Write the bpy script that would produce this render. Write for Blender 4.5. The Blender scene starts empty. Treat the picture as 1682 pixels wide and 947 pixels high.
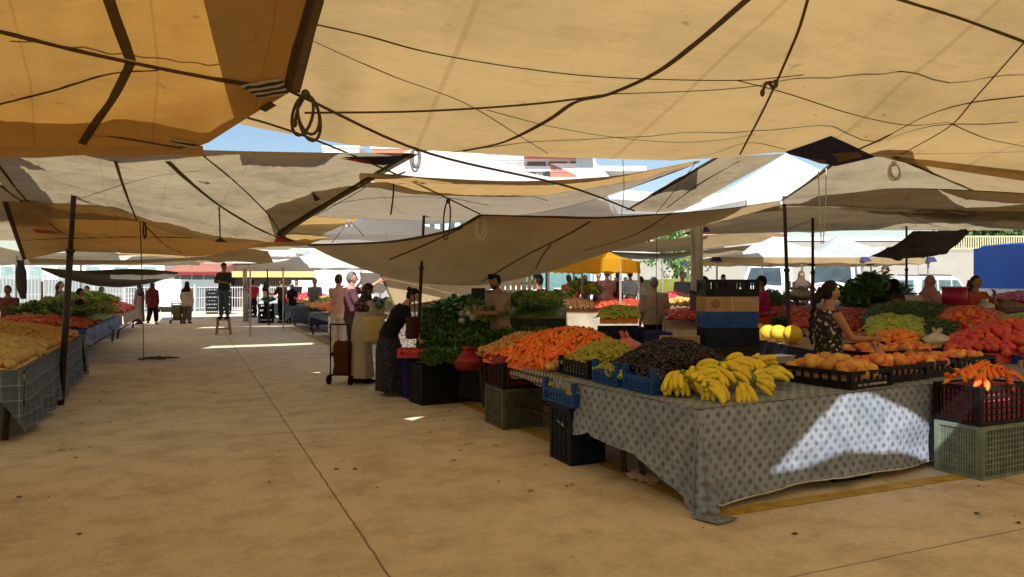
import bpy, bmesh, math, random
from mathutils import Vector, Matrix, noise
from mathutils.bvhtree import BVHTree
rnd = random.Random(7)
S = bpy.context.scene
COL = S.collection
rad = math.radians
PI = math.pi
V = Vector
# ---------------------------------------------------------------- camera frame
YAW = rad(23.6); FOC = 1200.0; EYE = 1.65; HZ = 468.0
FW = V((math.sin(YAW), math.cos(YAW), 0)); RT = V((math.cos(YAW), -math.sin(YAW), 0))
def at(px, py, d):                      # a photo direction at a real distance d
    return RT*((px-841)/FOC*d) + FW*d + V((0, 0, EYE-(py-HZ)/FOC*d))
def gp(px, py, z=0.0):                  # where that direction meets the level z
    d = FOC*(EYE-z)/(py-HZ); p = at(px, py, d); return V((p.x, p.y, z))
def gd(px, d, z=0.0):
    p = at(px, HZ, d); return V((p.x, p.y, z))
cd = bpy.data.cameras.new('camera'); cam = bpy.data.objects.new('camera', cd); COL.objects.link(cam)
cam.location = (0, 0, EYE); cam.rotation_euler = (PI/2, 0, -YAW)
cd.sensor_width = 36; cd.lens = FOC/1682*36; cd.shift_y = (HZ-473.5)/1682*-1
cd.clip_end = 2000; cd.clip_start = 0.05
cd.shift_y = -(473.5-HZ)/1682
S.camera = cam
# ---------------------------------------------------------------- light
SUN_EL, SUN_AZ = rad(49), rad(28)       # light travels towards +y and +x
w = bpy.data.worlds.new('World'); S.world = w; w.use_nodes = True
nt = w.node_tree; sky = nt.nodes.new('ShaderNodeTexSky'); sky.sky_type = 'NISHITA'; sky.sun_disc = False
sky.sun_elevation = SUN_EL; sky.sun_rotation = PI+SUN_AZ; sky.air_density = 1.1; sky.dust_density = 0.7; sky.ozone_density = 1.6
bg = nt.nodes['Background']; nt.links.new(sky.outputs[0], bg.inputs[0]); bg.inputs[1].default_value = 0.09
sd = bpy.data.lights.new('sun', 'SUN'); sd.energy = 5.0; sd.angle = rad(0.5); sd.color = (1, 0.94, 0.84)
so = bpy.data.objects.new('sun', sd); COL.objects.link(so); so.location = (-10, -20, 30)
sdir = V((math.sin(SUN_AZ)*math.cos(SUN_EL), math.cos(SUN_AZ)*math.cos(SUN_EL), -math.sin(SUN_EL)))
so.rotation_euler = sdir.to_track_quat('-Z', 'Y').to_euler()
S.view_settings.view_transform = 'Standard'; S.view_settings.look = 'None'; S.view_settings.exposure = 0.62; S.view_settings.gamma = 1
S.cycles.max_bounces = 10; S.cycles.diffuse_bounces = 5; S.cycles.transmission_bounces = 6; S.cycles.transparent_max_bounces = 6
S.cycles.caustics_reflective = False; S.cycles.caustics_refractive = False
S.cycles.use_denoising = True; S.cycles.sample_clamp_indirect = 6
# ---------------------------------------------------------------- materials
MATS = {}
def nodes(name):
    m = bpy.data.materials.new(name); m.use_nodes = True; t = m.node_tree
    b = t.nodes['Principled BSDF']; return m, t, b
def c4(c): return (c[0], c[1], c[2], 1)
def noise_node(t, scale, detail=4, coord='Object', stretch=None, rough=0.55):
    tc = t.nodes.new('ShaderNodeTexCoord'); n = t.nodes.new('ShaderNodeTexNoise')
    n.inputs['Scale'].default_value = scale; n.inputs['Detail'].default_value = detail; n.inputs['Roughness'].default_value = rough
    src = tc.outputs[coord]
    if stretch:
        mp = t.nodes.new('ShaderNodeMapping'); mp.inputs['Scale'].default_value = stretch
        t.links.new(src, mp.inputs[0]); src = mp.outputs[0]
    t.links.new(src, n.inputs['Vector']); return n
def ramp(t, src, stops):
    r = t.nodes.new('ShaderNodeValToRGB'); e = r.color_ramp.elements
    while len(e) < len(stops): e.new(0.5)
    for k, (p, c) in enumerate(stops): e[k].position = p; e[k].color = c4(c) if len(c) == 3 else c
    t.links.new(src, r.inputs[0]); return r
def mixc(t, a, b, fac, blend='MIX'):
    n = t.nodes.new('ShaderNodeMix'); n.data_type = 'RGBA'; n.blend_type = blend
    for s, v in ((n.inputs[0], fac), (n.inputs[6], a), (n.inputs[7], b)):
        if hasattr(v, 'is_linked'): t.links.new(v, s)
        elif isinstance(v, (int, float)): s.default_value = v
        else: s.default_value = c4(v)
    return n.outputs[2]
def bump(t, b, src, strength=0.3, dist=0.01):
    n = t.nodes.new('ShaderNodeBump'); n.inputs['Strength'].default_value = strength; n.inputs['Distance'].default_value = dist
    t.links.new(src, n.inputs['Height']); t.links.new(n.outputs[0], b.inputs['Normal'])
def mat(name, col, rough=0.7, var=0.25, scale=6, spec=0.3, metal=0, bmp=0.0, per=0.0, col2=None, coord='Object', detail=4):
    """plain surface with uneven colour; per = colour change from object to object"""
    if name in MATS: return MATS[name]
    m, t, b = nodes(name); n = noise_node(t, scale, detail, coord)
    lo = tuple(c*(1-var) for c in col); hi = col2 or tuple(min(1, c*(1+var)) for c in col)
    r = ramp(t, n.outputs[0], [(0.3, lo), (0.7, hi)]); out = r.outputs[0]
    if per:
        oi = t.nodes.new('ShaderNodeObjectInfo'); hs = t.nodes.new('ShaderNodeHueSaturation')
        mr = t.nodes.new('ShaderNodeMapRange'); mr.inputs[3].default_value = 1-per; mr.inputs[4].default_value = 1+per
        t.links.new(oi.outputs['Random'], mr.inputs[0]); t.links.new(mr.outputs[0], hs.inputs['Value'])
        m2 = t.nodes.new('ShaderNodeMapRange'); m2.inputs[3].default_value = 0.5-per*0.09; m2.inputs[4].default_value = 0.5+per*0.09
        mu = t.nodes.new('ShaderNodeMath'); mu.operation = 'FRACT'; mm = t.nodes.new('ShaderNodeMath'); mm.operation = 'MULTIPLY'; mm.inputs[1].default_value = 7.31
        t.links.new(oi.outputs['Random'], mm.inputs[0]); t.links.new(mm.outputs[0], mu.inputs[0]); t.links.new(mu.outputs[0], m2.inputs[0]); t.links.new(m2.outputs[0], hs.inputs['Hue'])
        t.links.new(out, hs.inputs['Color']); out = hs.outputs[0]
    t.links.new(out, b.inputs['Base Color'])
    b.inputs['Roughness'].default_value = rough; b.inputs['Specular IOR Level'].default_value = spec; b.inputs['Metallic'].default_value = metal
    if bmp: bump(t, b, n.outputs[0], bmp, 0.02)
    MATS[name] = m; return m
def cloth_mat(name, dif, tra, fac=0.5, dirt=0.25, weave=True):
    """awning canvas: reflects and lets light through"""
    if name in MATS: return MATS[name]
    m, t, b = nodes(name); t.nodes.remove(b); out = t.nodes['Material Output']
    n = noise_node(t, 0.9, 6, 'Object', None, 0.65); n2 = noise_node(t, 9, 6, 'UV', (1, 7, 1), 0.7)
    r = ramp(t, n.outputs[0], [(0.28, (1-dirt,)*3), (0.5, (1-dirt*0.3,)*3), (0.75, (1, 1, 1))])
    r2 = ramp(t, n2.outputs[0], [(0.3, (1-dirt*0.45,)*3), (0.65, (1, 1, 1))])
    n3 = noise_node(t, 7, 2, 'Object'); r3 = ramp(t, n3.outputs[0], [(0.25, (1-dirt*1.4,)*3), (0.29, (1, 1, 1))])
    k = mixc(t, mixc(t, r.outputs[0], r2.outputs[0], 1.0, 'MULTIPLY'), r3.outputs[0], 1.0, 'MULTIPLY')
    n4 = noise_node(t, 70, 3, 'Object'); k = mixc(t, k, ramp(t, n4.outputs[0], [(0.3, (1-dirt*0.35,)*3), (0.7, (1, 1, 1))]).outputs[0], 1.0, 'MULTIPLY')
    n5 = noise_node(t, 2.6, 7, 'Object', None, 0.72); k = mixc(t, k, ramp(t, n5.outputs[0], [(0.36, (1-dirt*0.4, 1-dirt*0.45, 1-dirt*0.55)), (0.46, (1, 1, 1))]).outputs[0], 1.0, 'MULTIPLY')
    uvn = t.nodes.new('ShaderNodeTexCoord'); sx = t.nodes.new('ShaderNodeSeparateXYZ'); t.links.new(uvn.outputs['UV'], sx.inputs[0])
    m1 = t.nodes.new('ShaderNodeMath'); m1.operation = 'MULTIPLY'; m1.inputs[1].default_value = 6.37; t.links.new(sx.outputs[0], m1.inputs[0])
    m2 = t.nodes.new('ShaderNodeMath'); m2.operation = 'FRACT'; t.links.new(m1.outputs[0], m2.inputs[0]); m3 = t.nodes.new('ShaderNodeMath'); m3.operation = 'LESS_THAN'; m3.inputs[1].default_value = 0.022; t.links.new(m2.outputs[0], m3.inputs[0])
    m4 = t.nodes.new('ShaderNodeMath'); m4.operation = 'MULTIPLY'; m4.inputs[1].default_value = 0.26; t.links.new(m3.outputs[0], m4.inputs[0])      # doubled cloth at the sewn panel seams
    k = mixc(t, k, (0.35, 0.32, 0.28), m4.outputs[0])
    d = t.nodes.new('ShaderNodeBsdfDiffuse'); tr = t.nodes.new('ShaderNodeBsdfTranslucent'); mx = t.nodes.new('ShaderNodeMixShader')
    t.links.new(mixc(t, k, dif, 1.0, 'MULTIPLY'), d.inputs[0]); t.links.new(mixc(t, k, tra, 1.0, 'MULTIPLY'), tr.inputs[0])
    mx.inputs[0].default_value = fac; t.links.new(d.outputs[0], mx.inputs[1]); t.links.new(tr.outputs[0], mx.inputs[2]); t.links.new(mx.outputs[0], out.inputs[0])
    if weave:
        bp = t.nodes.new('ShaderNodeBump'); bp.inputs['Strength'].default_value = 0.25; bp.inputs['Distance'].default_value = 0.02
        t.links.new(n2.outputs[0], bp.inputs['Height']); t.links.new(bp.outputs[0], d.inputs['Normal'])
    MATS[name] = m; return m
# ---------------------------------------------------------------- object helpers
def tag(o, label=None, cat=None, group=None, kind=None):
    if label: o['label'] = label
    if cat: o['category'] = cat
    if group: o['group'] = group
    if kind: o['kind'] = kind
    return o
def empty(name, loc, rz=0, label=None, cat=None, group=None):
    o = bpy.data.objects.new(name, None); COL.objects.link(o); o.location = loc; o.rotation_euler = (0, 0, rz)
    o.empty_display_size = 0.1
    return tag(o, label, cat, group)
def link(name, me, parent=None, loc=None, rot=None, scale=None):
    o = bpy.data.objects.new(name, me); COL.objects.link(o)
    if parent: o.parent = parent
    if loc is not None: o.location = loc
    if rot is not None: o.rotation_euler = rot
    if scale is not None: o.scale = scale if hasattr(scale, '__len__') else (scale,)*3
    return o
class MB:
    """collects shapes and links them as one mesh object"""
    def __init__(s): s.v = []; s.f = []; s.m = []; s.uv = []; s.cur = 0; s.sm = []
    def add(s, vs, fs, smooth=False, uvs=None):
        o = len(s.v); s.v += [V(p) for p in vs]
        for k, f in enumerate(fs):
            s.f.append([i+o for i in f]); s.m.append(s.cur); s.sm.append(smooth)
            s.uv.append(uvs[k] if uvs else None)
        return s
    def box(s, c, d, rz=0, taper=1.0, rx=0):
        x, y, z = d[0]/2, d[1]/2, d[2]/2; c = V(c)
        vs = [V((sx*x*(taper if sz > 0 else 1), sy*y*(taper if sz > 0 else 1), sz*z)) for sz in (-1, 1) for sy in (-1, 1) for sx in (-1, 1)]
        M = Matrix.Rotation(rz, 3, 'Z') @ Matrix.Rotation(rx, 3, 'X')
        return s.add([M @ p + c for p in vs], [(0, 2, 3, 1), (4, 5, 7, 6), (0, 1, 5, 4), (2, 6, 7, 3), (0, 4, 6, 2), (1, 3, 7, 5)])
    def bar(s, a, b, wx, wy=None, up=(0, 0, 1)):
        a, b = V(a), V(b); wy = wy or wx; d = (b-a).normalized(); u = d.cross(V(up))
        if u.length < 1e-4: u = d.cross(V((0, 1, 0)))
        u.normalize(); q = u.cross(d)
        vs = [p + u*sx*wx/2 + q*sy*wy/2 for p in (a, b) for sy in (-1, 1) for sx in (-1, 1)]
        return s.add(vs, [(0, 1, 3, 2), (4, 6, 7, 5), (0, 4, 5, 1), (2, 3, 7, 6), (0, 2, 6, 4), (1, 5, 7, 3)])
    def tube(s, pts, r, n=8, cap=True, flat=None):
        """r: number or list; flat=(ax, k): squashes along the world axis direction ax by k"""
        pts = [V(p) for p in pts]; rs = r if hasattr(r, '__len__') else [r]*len(pts)
        o = []; ref = None; N = len(pts)
        for i, p in enumerate(pts):
            d = (pts[min(i+1, N-1)]-pts[max(i-1, 0)]); d = d.normalized() if d.length > 1e-9 else V((0, 0, 1))
            if ref is None: ref = d.orthogonal().normalized()
            ref = (ref-d*ref.dot(d)); ref = ref.normalized() if ref.length > 1e-6 else d.orthogonal().normalized()
            q = d.cross(ref)
            for k in range(n):
                a = 2*PI*k/n; e = ref*math.cos(a)*rs[i]+q*math.sin(a)*rs[i]
                if flat: ax = V(flat[0]); e = e-ax*e.dot(ax)*(1-flat[1])
                o.append(p+e)
        fs = [(i*n+k, i*n+(k+1) % n, (i+1)*n+(k+1) % n, (i+1)*n+k) for i in range(N-1) for k in range(n)]
        if cap: fs += [tuple(range(n))[::-1], tuple(range((N-1)*n, N*n))]
        return s.add(o, fs, True)
    def loft(s, rings, n=14, cap=True, power=2.0):
        """rings: (centre, u vector, v vector) with half widths in the vectors"""
        o = []
        for c, u, q in rings:
            for k in range(n):
                a = 2*PI*k/n; ca, sa = math.cos(a), math.sin(a)
                ca = math.copysign(abs(ca)**(2/power), ca); sa = math.copysign(abs(sa)**(2/power), sa)
                o.append(V(c)+V(u)*ca+V(q)*sa)
        N = len(rings)
        fs = [(i*n+k, i*n+(k+1) % n, (i+1)*n+(k+1) % n, (i+1)*n+k) for i in range(N-1) for k in range(n)]
        if cap: fs += [tuple(range(n))[::-1], tuple(range((N-1)*n, N*n))]
        return s.add(o, fs, True)
    def ell(s, c, r, nu=12, nv=8, M=None):
        r = r if hasattr(r, '__len__') else (r, r, r); vs = []; c = V(c)
        for j in range(nv+1):
            t = PI*j/nv-PI/2
            for i in range(nu):
                p = 2*PI*i/nu; q = V((r[0]*math.cos(t)*math.cos(p), r[1]*math.cos(t)*math.sin(p), r[2]*math.sin(t)))
                vs.append(c+(M @ q if M else q))
        fs = [(j*nu+i, j*nu+(i+1) % nu, (j+1)*nu+(i+1) % nu, (j+1)*nu+i) for j in range(nv) for i in range(nu)]
        return s.add(vs, fs, True)
    def quad(s, *p): return s.add(p, [tuple(range(len(p)))])
    def grid(s, P, smooth=True, uvs=True):
        """P[j][i] points"""
        nj, ni = len(P), len(P[0]); vs = [p for row in P for p in row]; fs = []; us = []
        for j in range(nj-1):
            for i in range(ni-1):
                fs.append((j*ni+i, j*ni+i+1, (j+1)*ni+i+1, (j+1)*ni+i))
                us.append([(a/(ni-1), b/(nj-1)) for a, b in ((i, j), (i+1, j), (i+1, j+1), (i, j+1))])
        return s.add(vs, fs, smooth, us)
    def mesh(s, name, mats):
        me = bpy.data.meshes.new(name); me.from_pydata(s.v, [], s.f)
        for m in (mats if isinstance(mats, (list, tuple)) else [mats]): me.materials.append(m)
        me.polygons.foreach_set('material_index', s.m); me.polygons.foreach_set('use_smooth', s.sm)
        if any(s.uv):
            uv = me.uv_layers.new(name='UVMap'); k = 0
            for f, u in zip(s.f, s.uv):
                for i in range(len(f)):
                    if u: uv.data[k].uv = u[i]
                    k += 1
        me.update(); return me
    def build(s, name, mats, parent=None, loc=None, rot=None, **kw):
        o = link(name, s.mesh(name, mats), parent, loc, rot); return tag(o, **kw) if kw else o
def catm(pts, n):
    """n+1 points on a smooth line through pts"""
    pts = [V(p) for p in pts]
    L = [0]
    for a, b in zip(pts, pts[1:]): L.append(L[-1]+(b-a).length)
    out = []; T = L[-1] or 1
    for k in range(n+1):
        s_ = T*k/n; i = 0
        while i < len(pts)-2 and L[i+1] < s_: i += 1
        t = (s_-L[i])/max(1e-9, L[i+1]-L[i]); t = min(1, max(0, t))
        p1, p2 = pts[i], pts[i+1]; p0 = pts[i-1] if i > 0 else p1*2-p2; p3 = pts[i+2] if i+2 < len(pts) else p2*2-p1
        d1 = (p2-p0)*0.5; d2 = (p3-p1)*0.5
        cl = (p2-p1).length*1.2
        for d in (d1, d2):
            if d.length > cl: d *= cl/d.length
        out.append(p1*(2*t**3-3*t*t+1)+d1*(t**3-2*t*t+t)+p2*(-2*t**3+3*t*t)+d2*(t**3-t*t))
    return out
def lin(pts, n):
    pts = [V(p) for p in pts]; L = [0]
    for a, b in zip(pts, pts[1:]): L.append(L[-1]+(b-a).length)
    out = []
    for k in range(n+1):
        s_ = L[-1]*k/n; i = 0
        while i < len(pts)-2 and L[i+1] < s_: i += 1
        t = (s_-L[i])/max(1e-9, L[i+1]-L[i]); out.append(pts[i].lerp(pts[i+1], min(1, t)))
    return out
def P3(q): return at(*q) if not isinstance(q, Vector) else q
R_ = -YAW
# ================================================================ cloths, tables, crates
def uvm(t, sc):
    tc = t.nodes.new('ShaderNodeTexCoord'); mp = t.nodes.new('ShaderNodeMapping'); mp.inputs['Scale'].default_value = (sc, sc, 1)
    t.links.new(tc.outputs['UV'], mp.inputs[0]); return mp.outputs[0]
def fn(t, op, a, b=None):
    n = t.nodes.new('ShaderNodeMath'); n.operation = op
    for k, v in enumerate((a, b)):
        if v is None: continue
        if isinstance(v, (int, float)): n.inputs[k].default_value = v
        else: t.links.new(v, n.inputs[k])
    return n.outputs[0]
def diamond_cloth():
    m, t, b = nodes('diamond_print_cloth'); v = uvm(t, 1.0); s = t.nodes.new('ShaderNodeSeparateXYZ'); t.links.new(v, s.inputs[0])
    def cell(p, ox, oy):
        x = fn(t, 'FRACT', fn(t, 'ADD', fn(t, 'MULTIPLY', s.outputs[0], 1/p), ox)); y = fn(t, 'FRACT', fn(t, 'ADD', fn(t, 'MULTIPLY', s.outputs[1], 1/p), oy))
        return fn(t, 'ADD', fn(t, 'ABSOLUTE', fn(t, 'SUBTRACT', x, 0.5)), fn(t, 'ABSOLUTE', fn(t, 'SUBTRACT', y, 0.5)))
    d1 = cell(0.105, 0, 0); d2 = cell(0.105, 0.5, 0.5); d3 = cell(0.0525, 0.25, 0.25); d4 = cell(0.02625, 0, 0)
    n = noise_node(t, 2.5, 4, 'UV'); n9 = noise_node(t, 14, 3, 'UV')
    base = ramp(t, n.outputs[0], [(0.3, (0.22, 0.31, 0.46)), (0.7, (0.34, 0.41, 0.53))]).outputs[0]
    base = mixc(t, base, (0.20, 0.25, 0.33), fn(t, 'MULTIPLY', fn(t, 'LESS_THAN', fn(t, 'ABSOLUTE', fn(t, 'SUBTRACT', d3, 0.5)), 0.10), 0.30))
    base = mixc(t, base, (0.6, 0.6, 0.6), fn(t, 'MULTIPLY', fn(t, 'LESS_THAN', fn(t, 'ABSOLUTE', fn(t, 'SUBTRACT', d1, 0.5)), 0.04), 0.12))
    base = mixc(t, base, (0.30, 0.27, 0.24), fn(t, 'MULTIPLY', fn(t, 'LESS_THAN', d4, 0.2), 0.18))
    for d, c in ((d1, (0.07, 0.06, 0.055)), (d2, (0.15, 0.12, 0.11))):
        base = mixc(t, base, c, fn(t, 'MULTIPLY', fn(t, 'LESS_THAN', d, 0.235), 0.85))
        base = mixc(t, base, (0.5, 0.48, 0.46), fn(t, 'MULTIPLY', fn(t, 'LESS_THAN', d, 0.15), 0.55))
        base = mixc(t, base, (0.10, 0.085, 0.08), fn(t, 'MULTIPLY', fn(t, 'LESS_THAN', d, 0.10), 0.9))
    base = mixc(t, base, ramp(t, n9.outputs[0], [(0.3, (0.72, 0.72, 0.74)), (0.6, (1, 1, 1))]).outputs[0], 1.0, 'MULTIPLY'); base = mixc(t, base, ramp(t, noise_node(t, 5.5, 5, 'UV').outputs[0], [(0.35, (0.76, 0.76, 0.78)), (0.55, (1, 1, 1))]).outputs[0], 0.8, 'MULTIPLY')
    t.links.new(base, b.inputs['Base Color']); b.inputs['Roughness'].default_value = 0.75; b.inputs['Specular IOR Level'].default_value = 0.2
    bump(t, b, noise_node(t, 9, 3, 'UV').outputs[0], 0.3, 0.01); return m
def check_cloth(name, base_c, line_c, p, lw=0.08, second=None, dark=0.5):
    m, t, b = nodes(name); v = uvm(t, 1.0); s = t.nodes.new('ShaderNodeSeparateXYZ'); t.links.new(v, s.inputs[0])
    n = noise_node(t, 4, 4, 'UV'); col = ramp(t, n.outputs[0], [(0.3, tuple(c*0.8 for c in base_c)), (0.7, base_c)]).outputs[0]
    for k in (0, 1):
        x = fn(t, 'FRACT', fn(t, 'MULTIPLY', s.outputs[k], 1/p)); col = mixc(t, col, line_c, fn(t, 'MULTIPLY', fn(t, 'LESS_THAN', x, lw), dark))
        if second: x2 = fn(t, 'FRACT', fn(t, 'ADD', fn(t, 'MULTIPLY', s.outputs[k], 1/p), 0.4)); col = mixc(t, col, second, fn(t, 'MULTIPLY', fn(t, 'LESS_THAN', x2, 0.3), 0.5))
    t.links.new(col, b.inputs['Base Color']); b.inputs['Roughness'].default_value = 0.85; b.inputs['Specular IOR Level'].default_value = 0.15; return m
def spot_cloth(name, c1, c2, sc, th=0.5):
    m, t, b = nodes(name); n = noise_node(t, sc, 5, 'UV', rough=0.7); r = ramp(t, n.outputs[0], [(th-0.02, c1), (th+0.02, c2)])
    t.links.new(r.outputs[0], b.inputs['Base Color']); b.inputs['Roughness'].default_value = 0.85; return m
M_dia = diamond_cloth()
M_teal = check_cloth('teal_check_cloth', (0.115, 0.165, 0.22), (0.36, 0.41, 0.45), 0.16, 0.05, (0.07, 0.105, 0.15), 0.7)
M_ging = check_cloth('black_white_gingham', (0.55, 0.55, 0.52), (0.03, 0.03, 0.03), 0.09, 0.5, None, 0.8)
M_lace = spot_cloth('white_floral_cloth', (0.16, 0.16, 0.19), (0.78, 0.78, 0.78), 22, 0.47)
M_arch = check_cloth('white_arch_print_cloth', (0.42, 0.40, 0.36), (0.05, 0.05, 0.05), 0.07, 0.38, None, 0.85)
M_blue = mat('blue_tarpaulin', (0.022, 0.075, 0.26), 0.55, 0.25, 3, bmp=0.2)
M_grey = mat('grey_blue_cloth', (0.12, 0.15, 0.17), 0.8, 0.25, 4)
M_navy = mat('navy_cloth', (0.012, 0.016, 0.05), 0.8, 0.3, 5)
M_cream = mat('cream_cloth', (0.40, 0.35, 0.27), 0.85, 0.2, 5)
M_black = mat('black_cloth', (0.012, 0.012, 0.013), 0.8, 0.3, 6)
M_dkgreen = mat('dark_green_sheet', (0.015, 0.03, 0.02), 0.7, 0.3, 5)
M_wood = mat('weathered_board', (0.30, 0.20, 0.11), 0.8, 0.3, 7)
M_leg = mat('dark_table_leg', (0.03, 0.025, 0.022), 0.6, 0.3, 9)
M_card = mat('cardboard', (0.36, 0.25, 0.14), 0.85, 0.12, 5)
P_black = mat('black_plastic', (0.009, 0.009, 0.010), 0.5, 0.3, 9, spec=0.18)
P_navy = mat('navy_plastic', (0.007, 0.013, 0.030), 0.5, 0.3, 9, spec=0.18)
P_blue = mat('blue_plastic', (0.008, 0.065, 0.27), 0.45, 0.25, 9, spec=0.22)
P_indigo = mat('indigo_plastic', (0.025, 0.024, 0.14), 0.45, 0.25, 9, spec=0.2)
P_green = mat('grey_green_plastic', (0.17, 0.22, 0.19), 0.5, 0.3, 8, spec=0.4)
P_olive = mat('olive_plastic', (0.09, 0.10, 0.062), 0.55, 0.35, 8, spec=0.4)
P_dgrey = mat('charcoal_plastic', (0.028, 0.029, 0.032), 0.5, 0.3, 8, spec=0.2)
def drape(mb, top, hang, n=60, wave=0.03, freq=9, bottom=None, uoff=0.0, seed=0, rows=10):
    """cloth hanging from a line; bottom(s) gives the length left above the floor"""
    L = lin(top, n); a = 0; us = [0]
    for p, q in zip(L, L[1:]): a += (q-p).length; us.append(a)
    d = (L[-1]-L[0]).normalized(); nr = V((d.y, -d.x, 0)); G = []; T = []
    for j in range(rows+1):
        row = []; tr = []
        for i, p in enumerate(L):
            s_ = us[i]/a; h = hang(s_) if callable(hang) else hang; f = j/rows
            wv = wave*f*(math.sin(us[i]*freq+seed)+0.5*math.sin(us[i]*freq*2.3+1+seed)+noise.noise(V((us[i]*2, f*2, seed)))*1.5+0.7*abs(noise.noise(V((us[i]*5+f*2.2, f*1.2, seed+4))))+0.4*noise.noise(V((us[i]*9-f*4, f*3, seed))))
            row.append(p+V((0, 0, -h*f))+nr*(wv+0.012+0.03*f)); tr.append((us[i]+uoff, -h*f))
        G.append(row); T.append(tr)
    nj, ni = len(G), len(G[0]); vs = [p for r in G for p in r]; fs = []; uv = []
    for j in range(nj-1):
        for i in range(ni-1):
            fs.append((j*ni+i, (j+1)*ni+i, (j+1)*ni+i+1, j*ni+i+1)); uv.append([T[j][i], T[j+1][i], T[j+1][i+1], T[j][i+1]])
    mb.add(vs, fs, True, uv); return G
def sheet(mb, bl, br, tr, tl, n=14, lump=0.01, seed=0):
    G = []; T = []
    for j in range(n+1):
        row = []; t_ = []
        for i in range(n+1):
            u, v = i/n, j/n; p = V(bl)*(1-u)*(1-v)+V(br)*u*(1-v)+V(tr)*u*v+V(tl)*(1-u)*v; p.z += lump*noise.noise(V((p.x*3, p.y*3, seed))); row.append(p); t_.append((p.x, p.y))
        G.append(row); T.append(t_)
    vs = [p for r in G for p in r]; fs = []; uv = []; ni = n+1
    for j in range(n):
        for i in range(n):
            fs.append((j*ni+i, j*ni+i+1, (j+1)*ni+i+1, (j+1)*ni+i)); uv.append([T[j][i], T[j][i+1], T[j+1][i+1], T[j+1][i]])
    mb.add(vs, fs, True, uv)
def table(label, c, sx, sy, h, rz, m=None, group='trestle tables of the stalls'):
    t = empty('market_table', (c[0], c[1], 0), rz, label, 'table', group)
    mb = MB(); mb.box((0, 0, h-0.02), (sx, sy, 0.035)); mb.build('tabletop', m or M_wood, t)
    for ax in (-1, 1):
        for ay in (-1, 1):
            mb = MB(); mb.bar((ax*(sx/2-0.12), ay*(sy/2-0.12), 0), (ax*(sx/2-0.06), ay*(sy/2-0.06), h-0.04), 0.045); mb.build('leg', M_leg, t)
        mb = MB(); mb.bar((ax*(sx/2-0.1), -sy/2+0.1, h*0.35), (ax*(sx/2-0.1), sy/2-0.1, h*0.35), 0.035); mb.build('stretcher', M_leg, t)
    return t
CR = {}
def crate_mesh(w, l, h, m, nb, nh, post, solid):
    k = (w, l, h, m.name, nb, nh, post, solid)
    if k in CR: return CR[k]
    mb = MB(); x, y = w/2, l/2; th = 0.022
    mb.box((0, 0, 0.011), (w-0.01, l-0.01, 0.02))
    for ax in (-1, 1):
        for ay in (-1, 1): mb.box((ax*(x-th), ay*(y-th), (h+post)/2), (th*2.2, th*2.2, h+post), 0, 0.92 if post else 1)
    for (c, ln, ax) in (((0, -y), w, 0), ((0, y), w, 0), ((-x, 0), l, 1), ((x, 0), l, 1)):
        cx = c[0]-math.copysign(th/2, c[0]) if c[0] else 0; cy = c[1]-math.copysign(th/2, c[1]) if c[1] else 0
        def strip(u0, u1, z0, z1, t_=th*0.6):
            u = (u0+u1)/2; d = (u1-u0, t_, z1-z0) if ax == 0 else (t_, u1-u0, z1-z0)
            mb.box((cx+(u if ax == 0 else 0), cy+(u if ax == 1 else 0), (z0+z1)/2), d)
        e = ln/2-th*1.6
        strip(-e, e, h-0.035, h, th*1.1); strip(-e, e, 0.0, 0.03, th*1.1)
        if solid:
            strip(-e, e, 0.03, h*0.42 if solid == 1 else h-0.03, th*0.45)
            if solid == 1:
                n = max(3, int(ln/0.09))
                for i in range(n+1): u = -e+2*e*i/n; strip(u-0.012, u+0.012, h*0.42, h-0.03)
            else:
                strip(-e*0.92, e*0.92, h*0.33, h*0.38, th); strip(-e*0.92, e*0.92, h*0.62, h*0.67, th); strip(-0.07, 0.07, h*0.75, h*0.87, th)
                for u in (-0.5, 0, 0.5): strip(u*e-0.012, u*e+0.012, 0.03, h-0.03, th)
        else:
            for i in range(nb+1): u = -e+2*e*i/nb; strip(u-0.007, u+0.007, 0.03, h-0.035)
            for i in range(1, nh): z = 0.03+(h-0.065)*i/nh; strip(-e, e, z-0.005, z+0.005, th*0.45)
    me = mb.mesh('crate_body', m); CR[k] = me; return me
def crate(label, loc, w, l, h, m, rz=0.0, nb=10, nh=4, post=0.0, solid=0, liner=None, group=None, name='plastic_crate', fill=0.6):
    me = crate_mesh(w, l, h, m, nb, nh, post, solid)
    if liner is None:
        o = link(name, me, None, loc, (0, 0, rz)); return tag(o, label, 'crate', group)
    t = empty(name, loc, rz, label, 'crate', group); link('crate_body', me, t)
    mb = MB(); z = h*fill
    mb.box((0, 0, z/2+0.012), (w-0.06, l-0.06, z-0.02)); mb.build('liner', liner, t); return t
def stack(px, d, rz, specs, grp, w=0.6, l=0.4, off=(0, 0)):
    """specs from the floor up: (label, height, material, solid, kw)"""
    b = gd(px, d); z = 0; q = random.Random(px)
    for lab, h, m, sol in specs:
        crate(lab, (b.x+q.uniform(-.01, .01)+off[0], b.y+q.uniform(-.01, .01)+off[1], z), w, l, h, m, rz+q.uniform(-.03, .03), solid=sol, group=grp); z += h+0.002
    return b, z
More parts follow.
